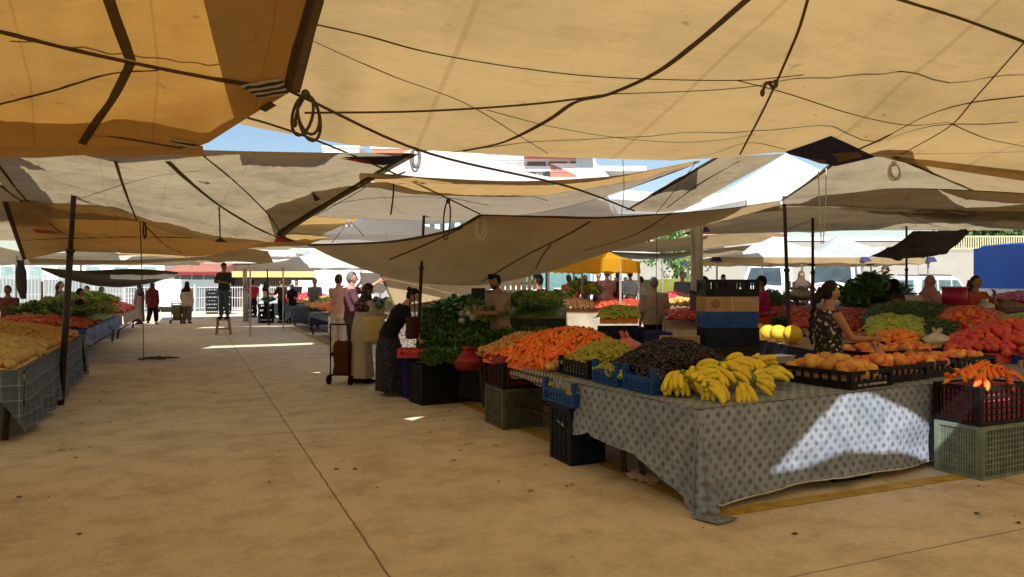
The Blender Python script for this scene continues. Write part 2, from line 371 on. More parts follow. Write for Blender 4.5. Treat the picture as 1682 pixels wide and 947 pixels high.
# ================================================================ produce
def fmesh(name, f, mats, n=3):
    out = []
    for k in range(n):
        mb = MB(); f(mb, random.Random(k*13+5)); out.append(mb.mesh(name, mats))
    return out
def lumpy(mb, r, nu=12, nv=8, amp=0.08, fr=2.0, seed=0, dimple=0.0, crease=0.0):
    i0 = len(mb.v); mb.ell((0, 0, 0), r, nu, nv)
    for i in range(i0, len(mb.v)):
        p = mb.v[i]; q = V((p.x/r[0], p.y/r[1], p.z/r[2])); k = 1+amp*noise.noise(q*fr+V((seed, seed*2, 0)))
        rr = math.hypot(q.x, q.y)
        if dimple and q.z > 0: k *= 1-dimple*max(0, 1-rr/0.5)
        if crease: k *= 1-crease*max(0, 1-abs(math.atan2(q.y, q.x))/0.3)*(1-abs(q.z)*0.3)
        mb.v[i] = p*k
def fruit_mat(name, c1, c2, rough=0.45, sc=5, per=0.15, spec=0.4, bmp=0.0):
    return mat(name, c1, rough, 0.15, sc, spec, 0, bmp, per, c2)
F_peach = fruit_mat('peach_skin', (0.72, 0.12, 0.045), (0.92, 0.42, 0.11), 0.6, 9, 0.22)
F_nect = fruit_mat('yellow_peach_skin', (0.62, 0.30, 0.06), (0.74, 0.42, 0.10), 0.6, 9, 0.2)
F_tom = fruit_mat('pink_tomato_skin', (0.62, 0.05, 0.04), (0.70, 0.09, 0.06), 0.28, 8, 0.15, 0.5)
F_otom = fruit_mat('orange_tomato_skin', (0.75, 0.10, 0.02), (0.80, 0.22, 0.03), 0.3, 8, 0.35, 0.5)
F_mand = fruit_mat('mandarin_skin', (0.85, 0.26, 0.02), (0.88, 0.34, 0.03), 0.45, 30, 0.15)
F_pot = fruit_mat('potato_skin', (0.50, 0.31, 0.09), (0.78, 0.57, 0.24), 0.8, 12, 0.22)
F_on = fruit_mat('yellow_onion_skin', (0.52, 0.26, 0.07), (0.66, 0.40, 0.13), 0.5, 9, 0.2)
F_car = fruit_mat('carrot_skin', (0.88, 0.17, 0.025), (0.95, 0.28, 0.05), 0.55, 20, 0.2)
F_mel = fruit_mat('yellow_melon_rind', (0.72, 0.46, 0.02), (0.78, 0.55, 0.05), 0.5, 14, 0.1, bmp=0.3)
F_ban = fruit_mat('banana_peel', (0.80, 0.62, 0.025), (0.88, 0.74, 0.07), 0.5, 16, 0.08)
F_tip = mat('banana_tip', (0.10, 0.07, 0.02), 0.7); F_gst = mat('green_stalk', (0.16, 0.24, 0.04), 0.6, 0.3, 20)
F_dgr = fruit_mat('dark_grape_skin', (0.016, 0.010, 0.020), (0.05, 0.035, 0.06), 0.5, 14, 0.3, 0.4)
F_ggr = fruit_mat('green_grape_skin', (0.36, 0.38, 0.05), (0.50, 0.47, 0.10), 0.4, 14, 0.18)
F_lpe = fruit_mat('pale_green_pepper_skin', (0.38, 0.50, 0.06), (0.50, 0.60, 0.10), 0.3, 10, 0.18, 0.5)
F_dpe = fruit_mat('dark_green_pepper_skin', (0.02, 0.055, 0.012), (0.05, 0.11, 0.025), 0.35, 10, 0.25)
F_rpe = fruit_mat('red_pepper_skin', (0.50, 0.02, 0.015), (0.62, 0.05, 0.03), 0.3, 10, 0.2)
F_leaf = fruit_mat('herb_leaf', (0.045, 0.11, 0.02), (0.14, 0.28, 0.06), 0.6, 5, 0.35)
F_let = fruit_mat('lettuce_leaf', (0.18, 0.30, 0.05), (0.48, 0.58, 0.20), 0.55, 6, 0.2)
F_caul = fruit_mat('pale_bulb_skin', (0.42, 0.45, 0.30), (0.62, 0.62, 0.48), 0.7, 9, 0.15)
F_aub = fruit_mat('aubergine_skin', (0.02, 0.008, 0.03), (0.05, 0.02, 0.06), 0.25, 8, 0.2)
F_wat = fruit_mat('watermelon_rind', (0.02, 0.05, 0.012), (0.06, 0.11, 0.03), 0.4, 10, 0.2)
def f_round(r, sq=1.0, amp=0.05, dimple=0.0, crease=0.0, nu=14, nv=9):
    return lambda mb, q: lumpy(mb, (r*q.uniform(.94, 1.06), r*q.uniform(.94, 1.06), r*sq), nu, nv, amp, 1.6, q.random()*9, dimple, crease)
def f_potato(mb, q): lumpy(mb, (0.062*q.uniform(.85, 1.3), 0.043, 0.036), 10, 7, 0.3, 1.8, q.random()*9)
def f_carrot(mb, q):
    L = q.uniform(0.17, 0.24); b = q.uniform(-0.02, 0.02); rs = [0.010, 0.019, 0.021, 0.018, 0.014, 0.009, 0.004]
    mb.tube([(L*(i/6-0.5), b*math.sin(PI*i/6), 0) for i in range(7)], rs, 8)
    mb.cur = 1; mb.tube([(-L*0.5, 0, 0), (-L*0.5-0.012, 0, 0.003)], 0.008, 6); mb.cur = 0
def f_pepper(r, L0):
    def f(mb, q):
        L = L0*q.uniform(.85, 1.15); b = q.uniform(-0.25, 0.25)*L; rs = [r*.5, r, r*.95, r*.8, r*.55, r*.2]
        mb.tube([(L*(i/5-0.5), b*math.sin(PI*i/5)*0.5, 0) for i in range(6)], rs, 8)
        mb.cur = 1; mb.tube([(-L/2, 0, 0), (-L/2-0.03, 0.008, 0.006)], r*0.25, 5); mb.cur = 0
    return f
def f_grape(mb, q, n=46, R=(0.055, 0.05, 0.10), r=0.0125):
    for k in range(n):
        t = q.uniform(-1, 1); a = q.uniform(0, 2*PI); s_ = math.sqrt(max(0, 1-t*t))*(1-0.25*t)
        mb.ell((R[2]*t, R[0]*s_*math.cos(a), R[1]*s_*math.sin(a)*0.75), r*q.uniform(.85, 1.15), 6, 4)
    mb.tube([(-R[2], 0, 0), (0, 0, 0), (R[2], 0, 0)], [.012, .03, .012], 6)
    mb.cur = 1; mb.tube([(-R[2]*0.95, 0, 0), (-R[2]*1.25, 0.01, 0.02)], 0.004, 5); mb.cur = 0
def f_leafy(h, w, n, lw, droop=0.5, col1=False):
    def f(mb, q):
        for k in range(n):
            a = q.uniform(0, 2*PI); el = q.uniform(0.05, 1.0); L = h*q.uniform(.6, 1.1); d = V((math.cos(a), math.sin(a), 0)); b = d*w*q.uniform(0, 0.35)
            p1 = b+d*L*0.5*math.cos(el)*0.8+V((0, 0, L*0.55*math.sin(el)+0.02)); p2 = b+d*L*math.cos(el)*0.9+V((0, 0, L*(math.sin(el)-droop*0.25*q.random())))
            sd_ = V((-d.y, d.x, 0.3*q.uniform(-1, 1)))*lw*q.uniform(.6, 1.2)
            mb.add([b, p1-sd_, p1+sd_+V((0, 0, lw*0.4)), p2, p1*0.5+p2*0.5-sd_*0.7, p1*0.5+p2*0.5+sd_*0.7+V((0, 0, lw*0.3))], [(0, 1, 2), (1, 4, 5, 2), (4, 3, 5)], False)
    return f
def f_lettuce(mb, q):
    for ring, (n, r, h, w) in enumerate(((7, .12, .05, .075), (6, .09, .10, .065), (5, .05, .135, .05))):
        for k in range(n):
            a = 2*PI*k/n+ring*0.5+q.uniform(-.2, .2); d = V((math.cos(a), math.sin(a), 0)); s_ = V((-d.y, d.x, 0)); rows = []
            for j in range(4):
                t = j/3; c = d*(0.02+r*t*(1.1 if j < 3 else 1.25))+V((0, 0, h*math.sin(t*PI*0.6)+0.01)); ww = w*math.sin(PI*(0.15+0.7*t)); rows.append([c+s_*ww*e+V((0, 0, 0.02*abs(e)+0.012*math.sin(9*e+k+j))) for e in (-1, -.5, 0, .5, 1)])
            mb.grid(rows, True)
    mb.ell((0, 0, 0.06), (0.06, 0.06, 0.07), 8, 6)
def f_bulb(mb, q):
    lumpy(mb, (0.05, 0.05, 0.045), 10, 7, 0.15, 2, q.random()*9)
    mb.cur = 1
    for k in range(5): a = q.uniform(0, 6.28); mb.tube([(0, 0, .03), (.03*math.cos(a), .03*math.sin(a), .09), (.09*math.cos(a), .09*math.sin(a), .14)], [.01, .007, .004], 5)
    mb.cur = 0
FM = dict(
    peach=fmesh('peach', f_round(0.050, 0.92, 0.06, 0.18, 0.07), [F_peach]), nect=fmesh('yellow_peach', f_round(0.055, 0.95, 0.06, 0.15, 0.06), [F_nect]),
    tom=fmesh('tomato', f_round(0.056, 0.85, 0.12, 0.15), [F_tom]), otom=fmesh('orange_tomato', f_round(0.042, 0.92, 0.06, 0.1), [F_otom]),
    mand=fmesh('mandarin', f_round(0.042, 0.85, 0.03, 0.15), [F_mand]), pot=fmesh('potato', f_potato, [F_pot], 4), on=fmesh('onion', f_round(0.036, 0.9, 0.08, -0.25), [F_on]),
    car=fmesh('carrot', f_carrot, [F_car, F_gst], 4), lpe=fmesh('green_pepper', f_pepper(0.022, 0.17), [F_lpe, F_gst], 4), dpe=fmesh('long_pepper', f_pepper(0.014, 0.2), [F_dpe, F_gst], 4),
    rpe=fmesh('red_pepper', f_pepper(0.026, 0.18), [F_rpe, F_gst], 4), dgr=fmesh('grape_bunch', f_grape, [F_dgr, F_gst], 4), ggr=fmesh('grape_bunch', lambda mb, q: f_grape(mb, q, 40, (0.045, 0.04, 0.085), 0.0115), [F_ggr, F_gst], 4),
    herb=fmesh('herb_bundle', f_leafy(0.24, 0.1, 60, 0.02), [F_leaf], 4), herb2=fmesh('leaf_bundle', f_leafy(0.3, 0.12, 34, 0.05, 0.9), [F_leaf], 3), let=fmesh('lettuce', f_lettuce, [F_let], 3), bulb=fmesh('fennel', f_bulb, [F_caul, F_leaf], 3),
    aub=fmesh('aubergine', f_pepper(0.035, 0.2), [F_aub, F_gst], 3), mel=fmesh('melon', f_round(0.125, 1.0, 0.05), [F_mel], 3), wat=fmesh('watermelon', f_round(0.14, 0.95, 0.03), [F_wat], 2))
def heap(kind, name, label, cat, group, quad, peak, size, n_ind, pose='any', mound_m=None, edge=2.2, seed=1, stuff_label=None, lift=0.3, skirt=0.05, dome=None, mound_name=None, scale=1.0, keep=None):
    """quad: four points front-left, front-right, back-right, back-left of a heap's footprint on its table"""
    q = random.Random(seed); C = [P3(p) for p in quad]; ms = FM[kind]
    def S_(u, v):
        p = C[0]*(1-u)*(1-v)+C[1]*u*(1-v)+C[2]*u*v+C[3]*(1-u)*v
        k = (1-abs(2*u-1)**edge)*(1-abs(2*v-1)**edge); p.z += peak*k*(1+0.25*noise.noise(V((u*3, v*3, seed)))); return p
    wx = ((C[1]-C[0]).length+(C[2]-C[3]).length)/2; wy = ((C[3]-C[0]).length+(C[2]-C[1]).length)/2
    if mound_m:
        nx, ny = max(6, min(40, int(wx/size*2.2))), max(6, min(40, int(wy/size*2.2))); mb = MB()
        G = [[S_(i/nx, j/ny)+V((0, 0, -size*0.18+0.12*size*noise.noise(V((i*1.7, j*1.7, seed))))) for i in range(nx+1)] for j in range(ny+1)]
        mb.grid(G, False)
        ring = G[0]+[r[-1] for r in G[1:]]+G[-1][-2::-1]+[r[0] for r in G[-2::-1]]
        mb.grid([[p-V((0, 0, skirt)) for p in ring], ring], False)
        mb.build(mound_name or name+'_heap', mound_m, label=stuff_label or 'lower layer of '+label, cat=cat, kind='stuff')
    pts = []; nx = max(1, round(wx/size)); ny = max(1, round(wy/(size*0.87)))
    for j in range(ny+1):
        for i in range(nx+1):
            u = (i+(0.5 if j % 2 else 0))/nx+q.uniform(-.25, .25)/nx; v = (j+q.uniform(-.25, .25))/ny
            if 0.01 < u < 0.99 and 0.01 < v < 0.99 and (keep is None or keep(u, v)): pts.append((u, v))
    pts = [(S_(u, v)+V((0, 0, size*lift*q.uniform(0.6, 1.2))), u, v) for u, v in pts]
    pts.sort(key=lambda t: (t[0]-V((0, 0, EYE))).length)
    rest = MB()
    for k, (p, u, v) in enumerate(pts):
        e = 0.03; du = (S_(min(1, u+e), v)-S_(max(0, u-e), v)).normalized(); dv = (S_(u, min(1, v+e))-S_(u, max(0, v-e))).normalized(); nz = du.cross(dv).normalized()
        if nz.z < 0: nz = -nz
        if pose == 'any': R = Matrix.Rotation(q.uniform(0, 6.28), 3, q.choice('XYZ')) @ Matrix.Rotation(q.uniform(0, 6.28), 3, 'Z')
        else:
            a = q.gauss(pose, 0.5) if not isinstance(pose, str) else q.uniform(0, 6.28); t_ = (du*math.cos(a)+dv*math.sin(a)).normalized()
            if isinstance(pose, str) and pose == 'up': R = Matrix.Rotation(q.uniform(-.35, .35), 3, 'X') @ Matrix.Rotation(q.uniform(0, 6.28), 3, 'Z')
            else:
                t_ = (t_+nz*q.uniform(-.25, .25)).normalized(); b_ = nz.cross(t_).normalized(); R = Matrix((t_, b_, t_.cross(b_))).transposed()
        sc = q.uniform(.86, 1.14)*scale; me = ms[q.randrange(len(ms))]
        M = Matrix.Translation(p) @ R.to_4x4() @ Matrix.Scale(sc, 4)
        if k < n_ind:
            o = link(name, me); o.matrix_world = M; tag(o, label, cat, group)
        else:
            o = len(rest.v); rest.v += [M @ w_.co for w_ in me.vertices]
            for f in me.polygons: rest.f.append([i+o for i in f.vertices]); rest.m.append(f.material_index); rest.sm.append(f.use_smooth); rest.uv.append(None)
    if rest.v: rest.build(name+'_heap', list(ms[0].materials), label=(stuff_label or label)+', rear rows', cat=cat, kind='stuff')
    return S_
def bag(label, p, r, h, m, top=0.3, knot=True, seed=0, name='plastic_bag', inner=None):
    mb = MB(); q = random.Random(seed); rings = []; tx, ty = q.uniform(-.35, .35)*h, q.uniform(-.25, .25)*h; N = 26; J = 16; vs = []
    for j in range(J+1):
        t = j/J; rr = r*(0.80+0.42*math.sin(PI*min(1, t*1.4)))*(1 if t < .42 else (1-(t-.42)/.34*(1-max(.3, top)) if t < .76 else max(.3, top)*(1+.45*(t-.76)/.24))); f = max(0, t-.4)/.6
        for i in range(N):
            a = 2*PI*i/N; k = 1+f*(0.30*math.sin(a*5+seed)+.2*math.sin(a*3+2*seed))+0.30*noise.noise(V((math.cos(a)*1.6, math.sin(a)*1.6, t*2.2+seed)))+0.12*noise.noise(V((math.cos(a)*5, math.sin(a)*5, t*7+seed)))
            z = h*t*(1+.04*f*math.sin(a*2+seed)+.06*f*math.sin(a*5)-.18*f)*(1+0.10*noise.noise(V((a, t*3, seed)))) if j else 0
            vs.append(V((rr*k*math.cos(a)+tx*t*t, rr*.85*k*math.sin(a)+ty*t*t, z)))
    fs = [(j*N+i, j*N+(i+1) % N, (j+1)*N+(i+1) % N, (j+1)*N+i) for j in range(J) for i in range(N)]+[tuple(range(N))[::-1]]
    top_c = sum(vs[-N:], V())/N-V((0, 0, h*.12)); vs.append(top_c); fs += [(J*N+i, J*N+(i+1) % N, len(vs)-1) for i in range(N)]
    mb.add(vs, fs, True)
    return mb.build(name, m, None, p, label=label, cat='bag')
# ================================================================ people
TS = bpy.data.scenes.new('shaping'); JUNK = []
RAW = bpy.data.objects.new('raw', bpy.data.meshes.new('raw')); TS.collection.objects.link(RAW); JUNK.append(RAW.data)
RAW.modifiers.new('r', 'REMESH').mode = 'VOXEL'; RAW.modifiers['r'].use_smooth_shade = True; RAW.modifiers.new('s', 'SMOOTH').factor = 0.5
def fuse(mb, voxel, smooth=4, wr=0.0, seed=0):
    """melts overlapping closed shapes into one continuous surface"""
    me = bpy.data.meshes.new('raw'); me.from_pydata(mb.v, [], mb.f); JUNK.append(me); RAW.data = me
    RAW.modifiers['r'].voxel_size = voxel; RAW.modifiers['s'].iterations = smooth
    vl = TS.view_layers[0]; vl.update(); dg = vl.depsgraph; e = RAW.evaluated_get(dg); out = bpy.data.meshes.new_from_object(e, depsgraph=dg)
    if wr:
        N = [v.normal.copy() for v in out.vertices]
        for v, n in zip(out.vertices, N):
            p = v.co.copy(); v.co = p+n*wr*(noise.noise(V((p.x*9+seed, p.y*9, p.z*5)))+0.6*noise.noise(V((p.x*20, p.y*20+seed, p.z*9+p.x*8))))
    return out
SK = [mat('skin_tone_fair', (0.50, 0.29, 0.20), .5, .08, 8), mat('skin_tone_tan', (0.36, 0.19, 0.11), .5, .08, 8), mat('skin_tone_brown', (0.24, 0.115, 0.065), .5, .08, 8)]
EYEW = mat('eye_white', (.75, .73, .7), .3, .02, 3); DARK = mat('iris_dark', (.02, .013, .01), .3, .1, 3); LIP = mat('lip', (.38, .14, .11), .5, .05, 9)
H_blk = mat('black_hair', (.008, .006, .005), .55, .3, 40, spec=.2, bmp=.3); H_brn = mat('brown_hair', (.05, .028, .016), .5, .3, 40, bmp=.3); H_gry = mat('grey_hair', (.15, .145, .135), .6, .2, 40)
def fab(name, c, var=.2, sc=6): return mat(name, c, .85, var, sc, .15)
def print_fab(name, c1, c2, sc, th=.5):
    if name in MATS: return MATS[name]
    m, t, b = nodes(name); n = noise_node(t, sc, 3); r = ramp(t, n.outputs[0], [(th-.03, c1), (th+.03, c2)]); t.links.new(r.outputs[0], b.inputs['Base Color']); b.inputs['Roughness'].default_value = .85; MATS[name] = m; return m
ARM = dict(down=((.14, .0, -1), (.05, .22, -1)), fold=((.2, .2, -1), (-.72, .72, .12)), fwd=((.12, .5, -.85), (-.12, 1, .0)), reach=((.0, .85, -.5), (0, .93, -.3)), up=((.25, .75, .1), (-.1, .8, .5)), hip=((.75, -.25, -.65), (-.78, .3, -.45)),
    chest=((.12, .35, -.9), (-.45, .75, .5)), low=((.05, .4, -.9), (-.15, .6, -.75)), mouth=((.25, .5, -.7), (-.35, .35, .85)), reachdown=((0, .35, -.95), (0.0, .55, -.85)), bagside=((.2, -.1, -1), (.1, .55, -.8)))
def head_pt(x, y, z):
    t = max(0, -z); rx, ry, rz = .074, .092, .114
    X = x*rx*(1-.30*t*t-.06*t); Y = y*ry; Z = z*rz
    if y < 0: Y *= 1-.30*t
    else: Y *= .97-.05*t
    if y > .6 and abs(z-.08) < .22: Y -= .006*(1-abs(z-.08)/.22)*(1 if .2 < abs(x) < .62 else 0)
    return V((X, Y, Z))
def person(label, px, top, d, face, z0=0.0, sex='m', h=None, lean=0, arms=('down', 'down'), legs='stand', hd=(0, 0), skin=1, topm=None, sleeve=.4, tlen=.10, bot=('trousers', None), hair=('short', None), shoes=None, near=False, foot_px=None, group=None, loose=0.0, apron=None, seat=False, beard=False):
    k = (h or min(1.88, EYE-(top-HZ)/FOC*d-z0-(.02 if hair[0] in ('cap', 'hat') else 0)))/1.72
    if legs == 'sit': k = (h or 1.68)/1.72
    pos = gd(foot_px or px, d, z0); rz = -YAW+rad(face)
    t = empty('person', pos, rz, label, 'person', group)
    L = rad(lean); up = V((0, math.sin(L), math.cos(L))); fd = V((0, math.cos(L), -math.sin(L))); rt = V((1, 0, 0)); f_ = sex == 'f'
    ph = .93 if legs != 'sit' else .50
    if lean > 20: ph -= .02
    P = V((0, -0.10*math.sin(L), ph)); sw = .165 if f_ else .19
    tor = [(-.13, .115, .085), (-.04, .168 if f_ else .158, .118), (.06, .155 if f_ else .150, .11), (.16, .122 if f_ else .145, .098), (.27, .138 if f_ else .158, .112 if f_ else .112), (.37, .150 if f_ else .175, .122 if f_ else .115), (.45, .150 if f_ else .172, .095), (.51, .10, .07), (.545, .058, .055)]
    def torso(mb, o=0.0, a=-1, b=2, flare=0.0):
        rings = []
        for (s_, wx, wy) in tor:
            if a <= s_ <= b: fl = flare*max(0, (.3-s_)); rings.append(((P+up*s_)*k, rt*(wx+o+fl)*k, fd*(wy+o+fl)*k))
        mb.loft(rings, 18, power=2.3)
    nb = P+up*.53; hl = rad(lean*.45+hd[1]); hu = V((0, math.sin(hl), math.cos(hl))); hc = nb+(up*.4+hu*.6).normalized()*.165+V((0, .012, 0))
    Rh = Matrix.Rotation(rad(hd[0]), 3, 'Z') @ Matrix.Rotation(-hl, 3, 'X')
    A = {}
    for s_, nm in ((1, arms[1]), (-1, arms[0])):
        u, f = ARM[nm] if isinstance(nm, str) else nm; sh = P+up*.465+rt*sw*s_
        el = sh+V((u[0]*s_, u[1], u[2])).normalized()*.285; w_ = el+V((f[0]*s_, f[1], f[2])).normalized()*.25; A[s_] = (sh, el, w_)
    if legs == 'walk': LG = {1: ((.09, 0, .92), (.1, .17, .5), (.1, .20, .09)), -1: ((-.09, 0, .92), (-.09, -.0, .49), (-.09, -.28, .15))}
    elif legs == 'sit': LG = {s_: ((.1*s_, 0, .5), (.14*s_, .42, .52), (.14*s_, .40, .09)) for s_ in (1, -1)}
    elif legs == 'wide': LG = {s_: ((.09*s_, 0, .92), (.16*s_, .03+.05*s_, .49), (.2*s_, .08*s_, .09)) for s_ in (1, -1)}
    else: LG = {s_: ((.09*s_, P.y*.6, .92), (.095*s_, .02, .49), (.10*s_, -.02+.03*s_, .085)) for s_ in (1, -1)}
    mb = MB(); torso(mb)
    mb.tube([nb*k-up*.04*k, (nb*.4+hc*.6)*k], [.058*k, .052*k], 12)
    for s_ in (1, -1):
        sh, el, w_ = A[s_]; r = (1, .9)[f_]
        mb.tube([(sh-rt*.06*s_-up*.02)*k, sh*k, (sh*.5+el*.5)*k, el*k, (el*.65+w_*.35)*k, w_*k], [.05*r*k, .056*r*k, .047*r*k, .038*r*k, .038*r*k, .026*r*k], 12)
        a = (w_-el).normalized(); n = V((-s_, 0, 0)); n = (n-a*n.dot(a)); n = n.normalized() if n.length > .3 else V((0, 0, -1))
        la = n.cross(a).normalized();  la = la if la.y+.3*la.z > 0 else -la
        mb.loft([((w_+a*.0)*k, la*.024*k, n*.02*k), ((w_+a*.04)*k, la*.036*k, n*.018*k), ((w_+a*.095)*k, la*.042*k, n*.014*k)], 10)
        A[s_] += (a, n, la)
        hp, kn, an = [V(q) for q in LG[s_]]
        mb.tube([hp*k, (hp*.6+kn*.4)*k, kn*k, (kn*.68+an*.32)*k, (kn*.2+an*.8)*k, an*k], [.088*k, .08*k, .056*k, .056*k, .038*k, .038*k], 12)
        mb.tube([(an+V((0, -.05, -.045)))*k, (an+V((0, .03, -.03)))*k, (an+V((.01*s_, .15, -.058)))*k], [.034*k, .042*k, .026*k], 10)
    body = fuse(mb, .0095 if near else .0125, 3)
    hm = MB(); hm.v = [v.co.copy() for v in body.vertices]; hm.f = [list(p.vertices) for p in body.polygons]; hm.m = [0]*len(hm.f); hm.sm = [True]*len(hm.f); hm.uv = [None]*len(hm.f); JUNK.append(body)
    i0 = len(hm.v); hm.ell((0, 0, 0), 1, 22, 16)
    T = lambda p: (hc+Rh @ V(p))*k
    for i in range(i0, len(hm.v)): q = hm.v[i]; hm.v[i] = T(head_pt(q.x, q.y, q.z))
    hm.tube([T(p) for p in ((0, .084, .028), (0, .098, .0), (0, .108, -.022), (0, .092, -.034))], [.006*k, .010*k, .015*k, .010*k], 8)
    for s_ in (1, -1):
        hm.ell(T((.074*s_, -.008, -.004)), (.010*k, .02*k, .03*k), 8, 6, Rh); hm.ell(T((.013*s_, .094, -.028)), .009*k, 6, 5)
        hm.cur = 1; hm.ell(T((.030*s_, .0795, .014)), (.014*k, .008*k, .0085*k), 8, 6, Rh); hm.cur = 2; hm.ell(T((.030*s_, .0855, .013)), (.0065*k, .004*k, .0065*k), 7, 5, Rh)
        hm.tube([T((.014*s_, .090, .036)), T((.03*s_, .088, .041)), T((.048*s_, .077, .035))], [.004*k, .005*k, .003*k], 6); hm.cur = 0
        sh, el, w_, a, n, la = A[s_]
        for j, (o, ln, cu) in enumerate(((.031, .074, .5), (.011, .084, .55), (-.010, .078, .6), (-.029, .062, .7))):
            p0 = w_+a*.085+la*o; p1 = p0+(a*math.cos(cu*.5)+n*math.sin(cu*.5))*ln*.45; p2 = p1+(a*math.cos(cu*1.4)+n*math.sin(cu*1.4))*ln*.33; p3 = p2+(a*math.cos(cu*2.1)+n*math.sin(cu*2.1))*ln*.25
            hm.tube([p0*k, p1*k, p2*k, p3*k], [.0098*k, .009*k, .008*k, .006*k], 6)
        p0 = w_+a*.03+la*.028; p1 = p0+(la*.75+a*.6+n*.25).normalized()*.04; p2 = p1+(la*.3+a*.85+n*.4).normalized()*.032; hm.tube([p0*k, p1*k, p2*k], [.013*k, .0105*k, .008*k], 6)
    hm.cur = 3; hm.ell(T((0, .0875, -.056)), (.023*k, .008*k, .0045*k), 10, 6, Rh); hm.ell(T((0, .0865, -.064)), (.019*k, .008*k, .005*k), 10, 6, Rh)
    if beard: hm.cur = 2; hm.ell(T((0, .038, -.075)), (.058*k, .052*k, .042*k), 12, 8, Rh); hm.ell(T((0, .090, -.046)), (.026*k, .008*k, .005*k), 8, 5, Rh)
    hm.cur = 0; hm.build('body', [SK[skin], EYEW, DARK, LIP], t)
    vx = .0105 if near else .014
    # upper garment
    if topm:
        mb = MB()
        tor2 = tor; torso(mb, .016+loose, -tlen-.001 if tlen < .13 else -1, .515, loose*1.2)
        if tlen >= .13:      # long tunic
            mb.loft([((P+up*.0)*k, rt*(.185+loose)*k, fd*(.14+loose)*k), ((P-V((0, 0, tlen*.5)))*k, rt*(.19+loose*1.4)*k, V((0, .155+loose*1.4, 0))*k), ((P-V((0, 0, tlen)))*k, rt*(.20+loose*1.8)*k, V((0, .165+loose*1.8, 0))*k)], 18)
        for s_ in (1, -1):
            sh, el, w_ = A[s_][:3]; e = .014+loose*.5; q = [sh-rt*.08*s_-up*.01, sh, (sh+el)/2, el, (el+w_)/2, w_]; rs = [.056, .060, .053, .047, .043, .034]
            n_ = 3 if sleeve < .35 else (4 if sleeve < .55 else (5 if sleeve < .85 else 6))
            if sleeve > 0: mb.tube([p*k for p in q[:n_]], [(r+e)*k for r in rs[:n_]], 12)
        me = fuse(mb, vx, 3, .010+loose*.12, px); me.materials.append(topm); link('shirt', me, t)
    kind, bm = bot
    if bm:
        mb = MB()
        if kind == 'trousers' or kind == 'baggy':
            e = .014 if kind == 'trousers' else .035; torso(mb, .010, -.14, .10)
            for s_ in (1, -1):
                hp, kn, an = [V(q) for q in LG[s_]]; mb.tube([(hp+V((0, 0, .02)))*k, (hp*.6+kn*.4)*k, kn*k, (kn*.5+an*.5)*k, (an*.93+kn*.07)*k], [(.088+e)*k, (.080+e)*k, (.060+e*1.2)*k, (.052+e*1.2)*k, (.046+e)*k], 12)
            me = fuse(mb, vx, 3, .006, px+3); nm = 'trousers'
        elif kind == 'skirt':
            rings = []
            for j in range(13):
                f = j/12; z = ph+.10-f*(ph+.02); c = V((0, P.y*(1-f), z)); rings.append((c*k, V((.15+.07*min(1, f*3)+.04*f, 0, 0))*k, V((0, .115+.07*min(1, f*3)+.05*f, 0))*k))
            mb.loft(rings, 48)
            for i in range(len(mb.v)):
                p = mb.v[i]; f = 1-p.z/(ph*k); a = math.atan2(p.y, p.x); w_ = 1+.07*max(0, f)*math.sin(a*9+px+2*p.z); mb.v[i] = V((p.x*w_, p.y*w_, p.z))
            me = mb.mesh('skirt', bm); nm = 'skirt'
        elif kind == 'robe':
            rings = []
            for j in range(15):
                f = j/14; z = (ph+.40)-f*(ph+.30); sw_ = [.17, .125][0]; c = P+up*(z-ph) if z > ph else V((0, P.y, z)); wx = .165+.06*f; rings.append((c*k, rt*(wx+.03*math.sin(PI*min(1, f*2)))*k, V((0, (.13+.085*f), 0))*k))
            mb.loft(rings, 48); torso(mb, .022, .1, .515)
            for i in range(len(mb.v)):
                p = mb.v[i]; f = max(0, 1-p.z/(ph*k)); a = math.atan2(p.y, p.x); w_ = 1+.05*f*math.sin(a*8+px+p.z*1.5); mb.v[i] = V((p.x*w_, p.y*w_, p.z))
            for s_ in (1, -1):
                sh, el, w2 = A[s_][:3]; mb.tube([p*k for p in (sh-rt*.08*s_, sh, (sh+el)/2, el, (el+w2)/2, w2)], [r*k for r in (.07, .078, .072, .068, .062, .052)], 12)
            me = fuse(mb, vx, 2, .005, px); nm = 'robe'
        if not me.materials: me.materials.append(bm)
        link(nm, me, t)
    if shoes:
        for s_ in (1, -1):
            an = V(LG[s_][2]); mb = MB(); mb.tube([(an+V((0, -.07, -.045)))*k, (an+V((0, .0, -.035)))*k, (an+V((.005*s_, .09, -.045)))*k, (an+V((.01*s_, .17, -.055)))*k], [.034*k, .047*k, .046*k, .026*k], 10); mb.build('shoe', shoes, t)
    # hair and head covers
    hk, hm_ = hair
    def shell(o, hole, nm, m, back=0):
        mb = MB(); mb.ell((0, 0, 0), 1, 26, 20)
        for i in range(len(mb.v)):
            q = mb.v[i]; p = head_pt(q.x, q.y, q.z); s_ = 1+o/.09
            p = p*s_
            if hole(q): p = head_pt(q.x, q.y, q.z)*.86
            else: p = p*(1+.03*noise.noise(q*5+V((px, 0, 0))))
            mb.v[i] = T(p)
        return mb
    if hk in ('short', 'bun', 'long', 'braid', 'pony', 'thick'):
        hole = (lambda q: (q.y > .15 and q.z < .52) or (q.z < -.25 and q.y > -.35) or q.z < -.62) if hk in ('short', 'thick') else (lambda q: (q.y > .22 and q.z < .6) or (q.z < -.15 and q.y > -.2) or q.z < -.6)
        mb = shell(.011 if hk != 'thick' else .024, hole, 'hair', hm_)
        if hk == 'bun': mb.ell(T((0, -.10, .055)), (.04*k, .036*k, .04*k), 10, 8)
        if hk in ('long', 'pony'): mb.tube([T((0, -.075, .03)), T((0, -.10, -.06)), T((0, -.10, -.16)), T((0, -.09, -.25))], [.06*k, .058*k, .05*k, .02*k], 12)
